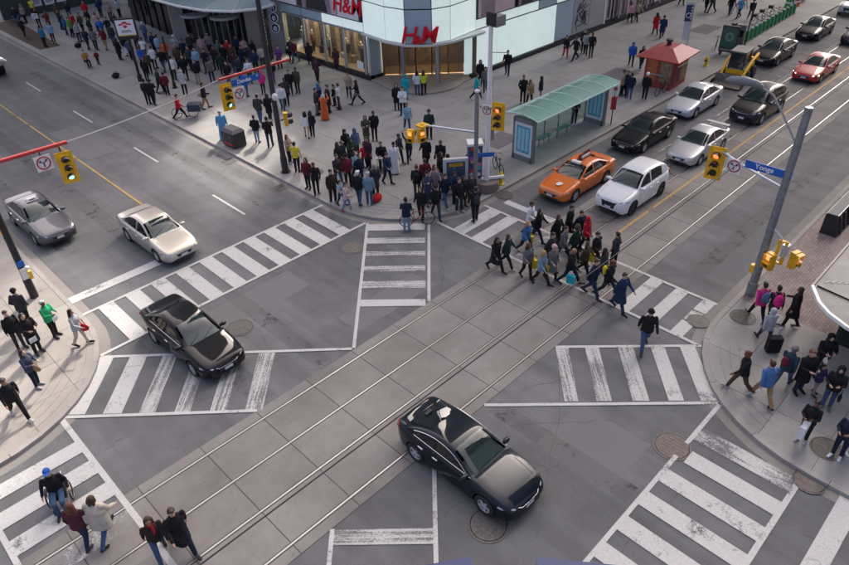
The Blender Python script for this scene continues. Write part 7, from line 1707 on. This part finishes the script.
(24.12, 49.3, 0.13, -134, 'st', 'jacket', 'lightblue', 'darkdenim', 'short', 'black', 1.02, 'person in light blue shirt and dark jeans, mall front crowd'),
(23.95, 50.07, 0.13, -134, 'st3', 'jacket', 'charcoal', 'black', 'short', 'black', 1.02, 'person in charcoal left of the light blue shirt'),
(24.39, 48.41, 0.13, -134, 'st4', 'jacket', 'black', 'charcoal', 'short', 'brown', 1.02, 'person in black right of the light blue shirt'),
(26.2, 52.14, 0.13, -134, 'st', 'jacket', 'palepink', 'beige', 'short', 'brown', 1.0, 'person in pale pink at the left mall door'),
(27.02, 52.42, 0.13, -134, 'w3', 'jacket', 'pinkgrey', 'black', 'short', 'brown', 1.0, 'person in pinkish grey at the left mall door'),
(24.8, 46.83, 0.13, 45.9, 'st3', 'jacket', 'darkgreen', 'black', 'short', 'black', 1.03, 'person in dark green jacket below the mall doors'),
(26.46, 48.01, 0.13, -134, 'st', 'jacket', 'brown', 'black', 'short', 'black', 1.0, 'person in brown below the right mall door'),
(26.77, 47.06, 0.13, -134, 'st3', 'jacket', 'navy', 'black', 'short', 'black', 1.0, 'person in navy below the right mall door'),
(27.29, 47.01, 0.13, -134, 'st4', 'jacket', 'charcoal', 'grey', 'short', 'brown', 1.0, 'person in charcoal and grey trousers below the right mall door'),
(28.2, 47.68, 0.13, -134, 'st', 'jacket', 'black', 'black', 'long', 'brown', 0.97, 'long haired person in black at the concrete pillar foot'),
(27.98, 46.18, 0.13, -134, 'w3', 'jacket', 'cream', 'charcoal', 'short', 'black', 0.97, 'person in cream at the foot of the vertical black sign'),
(26.98, 49.35, 0.13, -134, 'st3', 'jacket', 'red', 'black', 'short', 'black', 1.0, 'person in red in the mall doorway crowd'),
(28.09, 49.85, 0.13, -134, 'st', 'jacket', 'darkblue', 'black', 'short', 'black', 1.0, 'person in dark blue in the mall doorway'),
(26.55, 50.08, 0.13, -134, 'st3', 'jacket', 'grey', 'black', 'long', 'black', 0.97, 'long haired person in grey in the mall doorway crowd'),
(28.64, 44.82, 0.13, -134, 'st4', 'jacket', 'purple', 'black', 'short', 'black', 0.98, 'person in purple above the red signal arm end'),
(25.16, 44.97, 0.13, 45.9, 'st', 'jacket', 'charcoal', 'black', 'short', 'black', 1.0, 'person in charcoal behind the red signal arm'),
(25.28, 43.8, 0.13, -134, 'w3', 'jacket', 'white', 'charcoal', 'short', 'black', 0.97, 'person in white behind the red signal arm'),
(23.89, 44.44, 0.13, -134, 'st3', 'jacket', 'black', 'denim', 'short', 'black', 1.0, 'person in black and jeans left of the blue street name sign'),
(23.42, 41.48, 0.13, 45.9, 'st', 'jacket', 'brightblue', 'denim', 'short', 'black', 1.0, 'person in bright blue seen beside the round sign under the red arm'),
(26.27, 42.29, 0.13, -134, 'st3', 'jacket', 'black', 'purple', 'short', 'black', 1.0, 'person in black and purple right by the tall black pole top'),
(22.01, 70.81, 0.13, -44, 'st4', 'jacket', 'charcoal', 'darkdenim', 'short', 'brown', 1.02, 'onlooker in charcoal left of the blue jacketed onlooker'),
(22.88, 68.08, 0.13, -134, 'st', 'jacket', 'olive', 'black', 'short', 'black', 1.0, 'onlooker in olive beyond the light grey onlooker'),
(23.23, 64.52, 0.13, -134, 'w3', 'jacket', 'brightblue', 'black', 'short', 'black', 1.0, 'onlooker in bright blue above the khaki trousered onlooker'),
(22.71, 65.67, 0.13, -44, 'st3', 'jacket', 'darkgreen', 'black', 'long', 'brown', 0.97, 'long haired onlooker in dark green above the navy onlooker'),
(22.9, 61.52, 0.13, 45.9, 'st', 'jacket', 'charcoal', 'denim', 'short', 'black', 1.02, 'person in charcoal and jeans left below the transit sign panel'),
(21.94, 56.05, 0.13, 45.9, 'st3', 'jacket', 'greyblue', 'black', 'short', 'brown', 1.0, 'person in grey blue right of the transit sign post'),
(23.45, 58.08, 0.13, -134, 'st4', 'jacket', 'darkplum', 'black', 'long', 'black', 0.97, 'long haired person in dark plum behind the transit sign post'),
(21.22, 51.47, 0.13, 45.9, 'st', 'jacket', 'olive', 'black', 'short', 'brown', 1.0, 'person in olive left of the white placard holder'),
(22.3, 51.29, 0.13, -134, 'w3', 'jacket', 'black', 'denim', 'short', 'black', 1.02, 'person in black and jeans left of the slim post top'),
(23.71, 53.5, 0.13, -134, 'st3', 'jacket', 'orange', 'black', 'long', 'black', 0.97, 'person in orange top in the mall front crowd'),
(24.68, 52.33, 0.13, -134, 'st', 'jacket', 'navy', 'black', 'short', 'black', 1.0, 'person in navy left of the left mall door'),
(25.89, 53.37, 0.13, -134, 'st3', 'jacket', 'charcoal', 'black', 'short', 'black', 1.02, 'person in charcoal by the left concrete pillar'),
(25.24, 48.51, 0.13, -134, 'st4', 'jacket', 'brownblack', 'black', 'short', 'black', 1.0, 'person in dark brown below the left mall door'),
(25.98, 48.4, 0.13, -134, 'st', 'jacket', 'black', 'black', 'short', 'black', 1.02, 'person in black left of the brown jacket, mall doors'),
(25.56, 46.28, 0.13, 45.9, 'w3', 'jacket', 'darkplum', 'denim', 'short', 'black', 1.0, 'person in dark plum and jeans above the red signal arm'),
(26.75, 45.22, 0.13, -134, 'st3', 'jacket', 'darkblue', 'black', 'short', 'brown', 1.0, 'person in dark blue above the red signal arm middle'),
(27.13, 44.05, 0.13, -134, 'st', 'jacket', 'charcoal', 'black', 'long', 'brown', 0.97, 'long haired person in charcoal just above the tall pole arm joint'),
(28.16, 48.94, 0.13, -134, 'st3', 'jacket', 'palepink', 'black', 'short', 'black', 1.0, 'person in pale pink at the right mall door'),
(23.53, 46.22, 0.13, 45.9, 'st4', 'jacket', 'grey', 'darkdenim', 'short', 'black', 1.02, 'person in grey alone below the mall front crowd'),
(22.6, 46.64, 0.13, -134, 'st', 'jacket', 'black', 'beige', 'short', 'brown', 1.0, 'person in black and beige trousers below the mall front crowd'),
(21.54, 85.16, 0.13, -134, 'w3', 'jacket', 'charcoal', 'black', 'short', 'black', 1.0, 'person in charcoal at the top left picture corner'),
(22.82, 81.45, 0.13, -134, 'st3', 'jacket', 'lightblue', 'navy', 'short', 'black', 1.0, 'person in light blue beside the far posters'),
(23.02, 74.16, 0.13, -134, 'st', 'jacket', 'brown', 'black', 'short', 'black', 1.0, 'person in brown at the far posters right end'),
(19.1, 25.98, 0.13, -89, 'w3', 'jacket', 'charcoal', 'denim', 'short', 'brown', 1.02, 'person in charcoal and jeans behind the tall dark brown suit'),
(20.93, 27.0, 0.13, -89, 'st4', 'hoodie', 'darkgreen', 'black', 'hood', 'darkgreen', 1.0, 'person in dark green hood amid the kerb side group'),
(19.88, 25.1, 0.13, -89, 'st3', 'jacket', 'navy', 'darkdenim', 'short', 'black', 1.03, 'person in navy jacket right of the light blue jacket, kerb side group'),
(20.21, 27.25, 0.13, -89, 'st', 'jacket', 'brownblack', 'black', 'long', 'brown', 0.97, 'long haired person in dark brown at the left of the kerb side group'),
(19.67, 23.67, 0.13, 45.9, 'st3', 'coat', 'charcoal', 'black', 'short', 'grey', 1.02, 'grey haired person in charcoal coat right of the faded denim jacket'),
(21.0, 24.2, 0.13, -89, 'w3', 'jacket', 'darkblue', 'black', 'short', 'black', 1.0, 'person in dark blue alone between white gown and kerb side group'),
(22.95, 21.66, 0.13, -134, 'st3', 'jacket', 'charcoal', 'denim', 'beanie', 'black', 1.02, 'person with black beanie and jeans left behind the poster board'),
(22.96, 22.17, 0.13, -89, 'st', 'coat', 'brownblack', 'black', 'long', 'black', 0.98, 'long haired person in dark brown coat behind the auburn haired one'),
(21.46, 19.52, 0.02, -89, 'st3', 'jacket', 'black', 'darkdenim', 'short', 'brown', 1.03, 'person in black and dark jeans below the poster board'),
(20.78, 21.0, 0.13, -89, 'st4', 'jacket', 'greyblue', 'denim', 'cap', 'navy', 1.02, 'person in grey blue jacket and navy cap between two figures in black'),
(21.18, 13.21, 0.02, -89, 'w1', 'jacket', 'grey', 'darkdenim', 'short', 'brown', 1.02, 'person in grey jacket in the very middle of the crossing group'),
(20.9, 11.06, 0.02, -89, 'w3', 'jacket', 'charcoal', 'denim', 'long', 'black', 0.97, 'long haired person in charcoal near the front of the crossing group'),
(22.73, 13.44, 0.02, -89, 'w2', 'jacket', 'navy', 'black', 'short', 'black', 1.02, 'person in navy just left of the bright red hooded walker')]

need = set()
for p in PEOPLE: need.add((p[4], p[5]))
for pose in {p[4] for p in PEOPLE} | {'wc'}:
    body_mesh(pose); bottom_mesh(pose); [shoe_mesh(pose, s) for s in 'lr']
for pose, top in need | {('wc', 'jacket')}: top_mesh(pose, top)
for h in {p[8] for p in PEOPLE} | {'cap'}:
    if h != 'bald': hair_mesh(h)
flush()
for (kind, *rest), me in FIG.items():
    if kind == 'body':
        pose = rest[0]; J = SK[pose]; me.materials.append(SKINS[0]); me.materials.append(EYE); me.materials.append(LIP); me.materials.append(cloth('white'))
        M = Matrix.Translation((0, 0, J['dz'])) @ J['M']; e1, e2, mo = M @ V3(.098, .032, 1.648), M @ V3(.098, -.032, 1.648), M @ V3(.098, 0, 1.588)
        for f in me.polygons:
            c = f.center
            if (c-e1).length < .0125 or (c-e2).length < .0125: f.material_index = 1
            elif abs(c.z-mo.z) < .008 and abs(c.y) < .022 and (c-mo).length < .03: f.material_index = 2
    else: me.materials.append(WHITE)
BYL = {}
for i, p in enumerate(PEOPLE):
    BYL[p[11]] = placed(p[0], p[1], p[2], R(p[3]), p[4], p[5], p[6], p[7], p[8], p[9], p[10], p[11], i)

# ---- things people carry
def find(key):
    r = [o for l, o in BYL.items() if key in l]
    return r[0]
def bag(key, kind, colour, label, off=(0.05, -.32, .45), sc=1.0):
    """bag placed beside or on a figure; off is forward, left, up in that figure's frame"""
    p = find(key); a = p.rotation_euler.z; s0 = p.scale.z
    x = p.location.x+(off[0]*math.cos(a)-off[1]*math.sin(a))*s0; y = p.location.y+(off[0]*math.sin(a)+off[1]*math.cos(a))*s0; z = p.location.z+off[2]*s0
    m = cloth(colour)
    nm = {'shop': 'shopping_bag', 'pack': 'backpack', 'hand': 'handbag', 'case': 'suitcase', 'card': 'placard', 'scarf': 'scarf'}[kind]
    t = thing(nm, label, {'card': 'placard', 'case': 'suitcase', 'scarf': 'scarf', 'pack': 'backpack'}.get(kind, 'bag'), (x, y, z), a, 'bags carried by people'); t.scale = (sc, sc, sc)
    s = MB()
    if kind == 'shop':
        s.add([(-.17, -.05, 0), (.17, -.05, 0), (.17, .05, 0), (-.17, .05, 0), (-.19, -.07, .4), (.19, -.07, .4), (.19, .07, .4), (-.19, .07, .4)], [(0, 3, 2, 1), (4, 5, 6, 7), (0, 1, 5, 4), (1, 2, 6, 5), (2, 3, 7, 6), (3, 0, 4, 7)]); s.build('bag_body', m, t)
        s = MB()
        for y_ in (-.06, .06): s.tube([(-.09, y_, .39), (-.06, y_, .5), (.06, y_, .5), (.09, y_, .39)], .008, 5)
        s.build('handle', m, t)
    elif kind == 'pack':
        s.ball((0, 0, .22), (.11, .16, .24), 14, 10); s.build('pack_body', m, t, True); s = MB(); s.ball((-.09, 0, .14), (.05, .11, .11), 10, 8); s.build('pocket', m, t, True)
        s = MB(); [s.tube([(.06, q, .42), (.2, q, .44), (.27, q, .2), (.1, q, .03)], .018, 6) for q in (-.11, .11)]; s.build('strap', m, t, True)
    elif kind == 'hand':
        s.ball((0, 0, .12), (.17, .06, .13), 12, 8); s.build('bag_body', m, t, True); s = MB(); s.tube([(-.1, 0, .2), (-.04, 0, .42), (.04, 0, .42), (.1, 0, .2)], .012, 6); s.build('handle', m, t, True)
    elif kind == 'case':
        s.box(-.13, .13, -.23, .23, .06, .68); s.build('shell', m, t); s = MB(); s.tube([(.1, -.12, .66), (.1, -.12, 1.0), (.1, .12, 1.0), (.1, .12, .66)], .012, 6); s.build('handle', ALU, t)
        for q in (-.18, .18): s = MB(); s.tube([(0, q-.02, .035), (0, q+.02, .035)], .035, 8); s.build('wheel', RUBBER, t)
    elif kind == 'card': s.box(-.012, .012, -.26, .26, 0, .42); s.build('sheet', m, t); s = MB(); s.box(.013, .016, -.18, .18, .1, .13); s.box(.013, .016, -.18, .12, .2, .23); s.build('printed_lines', GREY, t)
    elif kind == 'scarf': s.torus((0, 0, 0), .085, .035, 'z', 16, 7); s.tube([(.09, .03, -.01), (.14, .04, -.14), (.15, .03, -.3)], [.035, .04, .03], 7); s.build('wrap', m, t, True)
    return t
bag('red bag at the left kerb', 'hand', 'red', 'red handbag carried at the left kerb', (.2, .12, .62), 1.3)
bag('brown handbag', 'hand', 'khaki', 'brown handbag held on the left corner pavement', (.3, 0, .8))
bag('holding a white paper', 'card', 'white', 'white paper held on the left corner pavement', (.32, -.1, .7), .5)
bag('bright green jacket on', 'card', 'white', 'white paper held by the green jacketed figure', (.32, 0, .85), .45)
bag('grey backpack by the right', 'pack', 'slateblue', 'grey blue backpack on the pink jacket', (-.2, 0, .98))
bag('wearing a purple backpack', 'pack', 'pink', 'purple pink backpack on the right corner', (-.2, 0, .98), 1.1)
bag('pulling a black suitcase', 'case', 'black', 'black suitcase on the right corner pavement', (-.45, -.15, 0))
bag('grey hat and red bag', 'pack', 'darkred', 'dark red bag slung over the teal jacket', (-.2, .05, 1.0), .8)
bag('holding a big white bag', 'shop', 'white', 'big white shopping bag held near the right kerb', (.3, 0, .45), 1.25)
bag('behind the child', 'hand', 'black', 'black handbag carried behind the child on the right corner', (.2, .25, .6))
bag('blue jacket with yellow bag', 'shop', 'yellow', 'yellow bag of the fair haired walker in blue', (-.05, .32, .5), .8)
bag('grey top carrying', 'shop', 'yellow', 'large yellow bag at the front left of the crossing group', (0, .34, .42), 1.1)
bag('pale denim jacket', 'shop', 'yellow', 'yellow bag beside the pale denim jacket', (0, .34, .5), .8)
bag('bald person', 'shop', 'teal', 'teal bag carried by the bald walker', (.15, -.36, .32), .95)
bag('olive top with yellow', 'shop', 'yellow', 'yellow bag between bald walker and olive top', (.05, .36, .6), 1.0)
bag('yellow backpack, crossing', 'pack', 'yellow', 'yellow backpack worn in the crossing group', (-.2, 0, .98), .95)
bag('in black hood by', 'hand', 'white', 'white bag by the dark kiosk', (.2, 0, .7))
bag('black backpack and olive', 'pack', 'black', 'black backpack worn with olive trousers', (-.2, 0, 1.0))
bag('black backpack waiting', 'pack', 'charcoal', 'dark backpack below the grey signal pole', (-.2, 0, 1.0))
bag('shoulder bag behind the poster', 'hand', 'black', 'black shoulder bag behind the poster board', (.0, -.32, .62))
bag('left of the poster board', 'hand', 'white', 'white tote near the poster board', (0, .34, .65)) if False else None
bag('auburn haired person in pinkish', 'pack', 'lightgrey', 'pale grey bag on the pinkish coat', (-.05, .26, .8), .9)
bag('grey bag walking left', 'hand', 'grey', 'grey bag of the walker in black on the plaza', (.05, .3, .7))
bag('light blue bag, mall', 'shop', 'skyblue', 'light blue bag in the mall front crowd', (-.1, -.3, .55))
bag('white placard in', 'card', 'white', 'white placard in the mall front crowd', (-.25, 0, .85), 1.1)
bag('holding a white board', 'card', 'white', 'white board held at the upper left', (.3, 0, .9), 1.1)
bag('red scarf, holding', 'scarf', 'red', 'red scarf on the tram tracks', (.03, 0, 1.47), .95)
bag('charcoal with backpack', 'pack', 'black', 'black backpack near the plaza kerb', (-.2, 0, 1.0))
bag('with a white collar' if False else 'olive hood and white', 'scarf', 'white', 'white scarf in the crossing group', (.0, 0, 1.46), .95)
def ground_bag(x, y, colour, label):
    t = thing('duffel_bag', label, 'bag', (x, y, ZS), .4, 'bags on the ground')
    s = MB(); s.ball((0, 0, .2), (.36, .22, .2), 14, 8); s.build('bag_body', cloth(colour), t, True); s = MB(); s.tube([(-.16, 0, .36), (-.08, 0, .5), (.08, 0, .5), (.16, 0, .36)], .018, 6); s.build('handle', cloth('black'), t)
ground_bag(20.55, 63.6, 'black', 'black bag on the plaza by the dark brown paving')
ground_bag(19.1, 52.9, 'navy', 'dark blue bag beside the seated performer')
ground_bag(19.35, 23.2, 'red', 'red bag on the ground between two capped figures')
# seats for the two who sit
for (key, lab) in (('mustard jacket seated', 'low black stool under the seated performer'), ('sitting behind a small', 'low black stool behind the small white stand')):
    p = find(key); hz = (SK['sit']['lhip'].z+SK['sit']['dz']-.1)*p.scale.z
    t = thing('stool', lab, 'stool', p.location, 0, 'stools'); s = MB(); s.tube([(0, 0, hz-.05), (0, 0, hz)], .19, 14); s.build('seat', BLKPL, t)
    for a in (45, 135, 225, 315): s = MB(); s.tube([(.16*math.cos(R(a)), .16*math.sin(R(a)), 0), (.12*math.cos(R(a)), .12*math.sin(R(a)), hz-.04)], .015, 6); s.build('leg', ALU, t)
# wheelchair user on the lower left crosswalk
WX, WY = 0.88, 16.55
po = placed(WX, WY, 0.05, R(-100), 'wc', 'jacket', 'black', 'denim', 'cap', 'brightblue', 1.0, 'wheelchair user in black jacket, jeans and blue cap, lower left crosswalk', 999, 'people seated')
hz = (SK['wc']['lhip'].z+SK['wc']['dz']-.1)
wc = thing('wheelchair', 'wheelchair rolling over the lower left crosswalk', 'wheelchair', (WX, WY, 0), po.rotation_euler.z)
s = MB(); s.box(-.18, .3, -.22, .22, hz-.02, hz+.03); s.build('seat', cloth('black'), wc)
s = MB(); s.box(-.23, -.19, -.22, .22, hz, hz+.45); s.build('backrest', cloth('black'), wc)
for sg in (-1, 1):
    s = MB(); s.torus((0, 0, 0), .29, .02, 'y', 26, 6); w = s.build('wheel', RUBBER, wc, True); w.location = (-.06, sg*.3, .31)
    s = MB(); s.torus((0, sg*.03, 0), .25, .009, 'y', 24, 5); [s.bar((-.28*math.cos(R(a)), 0, -.28*math.sin(R(a))), (.28*math.cos(R(a)), 0, .28*math.sin(R(a))), .006, .006, (0, 1, 0)) for a in range(0, 180, 30)]; s.build('push_rim', CHROME, w)
    s = MB(); s.torus((0, 0, 0), .075, .02, 'y', 14, 6); c = s.build('caster', RUBBER, wc, True); c.location = (.36, sg*.22, .095)
    s = MB(); s.tube([(.36, sg*.22, .1), (.32, sg*.24, hz), (-.2, sg*.24, hz), (-.22, sg*.24, hz+.48), (-.3, sg*.24, hz+.5)], .014, 6); s.tube([(-.06, sg*.3, .31), (-.06, sg*.24, hz)], .016, 6); s.build('side_frame', CHROME, wc, True)
    s = MB(); s.box(-.1, .22, sg*.25-.03, sg*.25+.03, hz+.2, hz+.23); s.build('armrest', BLKPL, wc)
    s = MB(); s.tube([(.32, sg*.2, hz-.05), (.5, sg*.12, .12)], .014, 6); s.box(.42, .62, sg*.12-.07, sg*.12+.07, .07, .09); s.build('footrest', CHROME, wc)
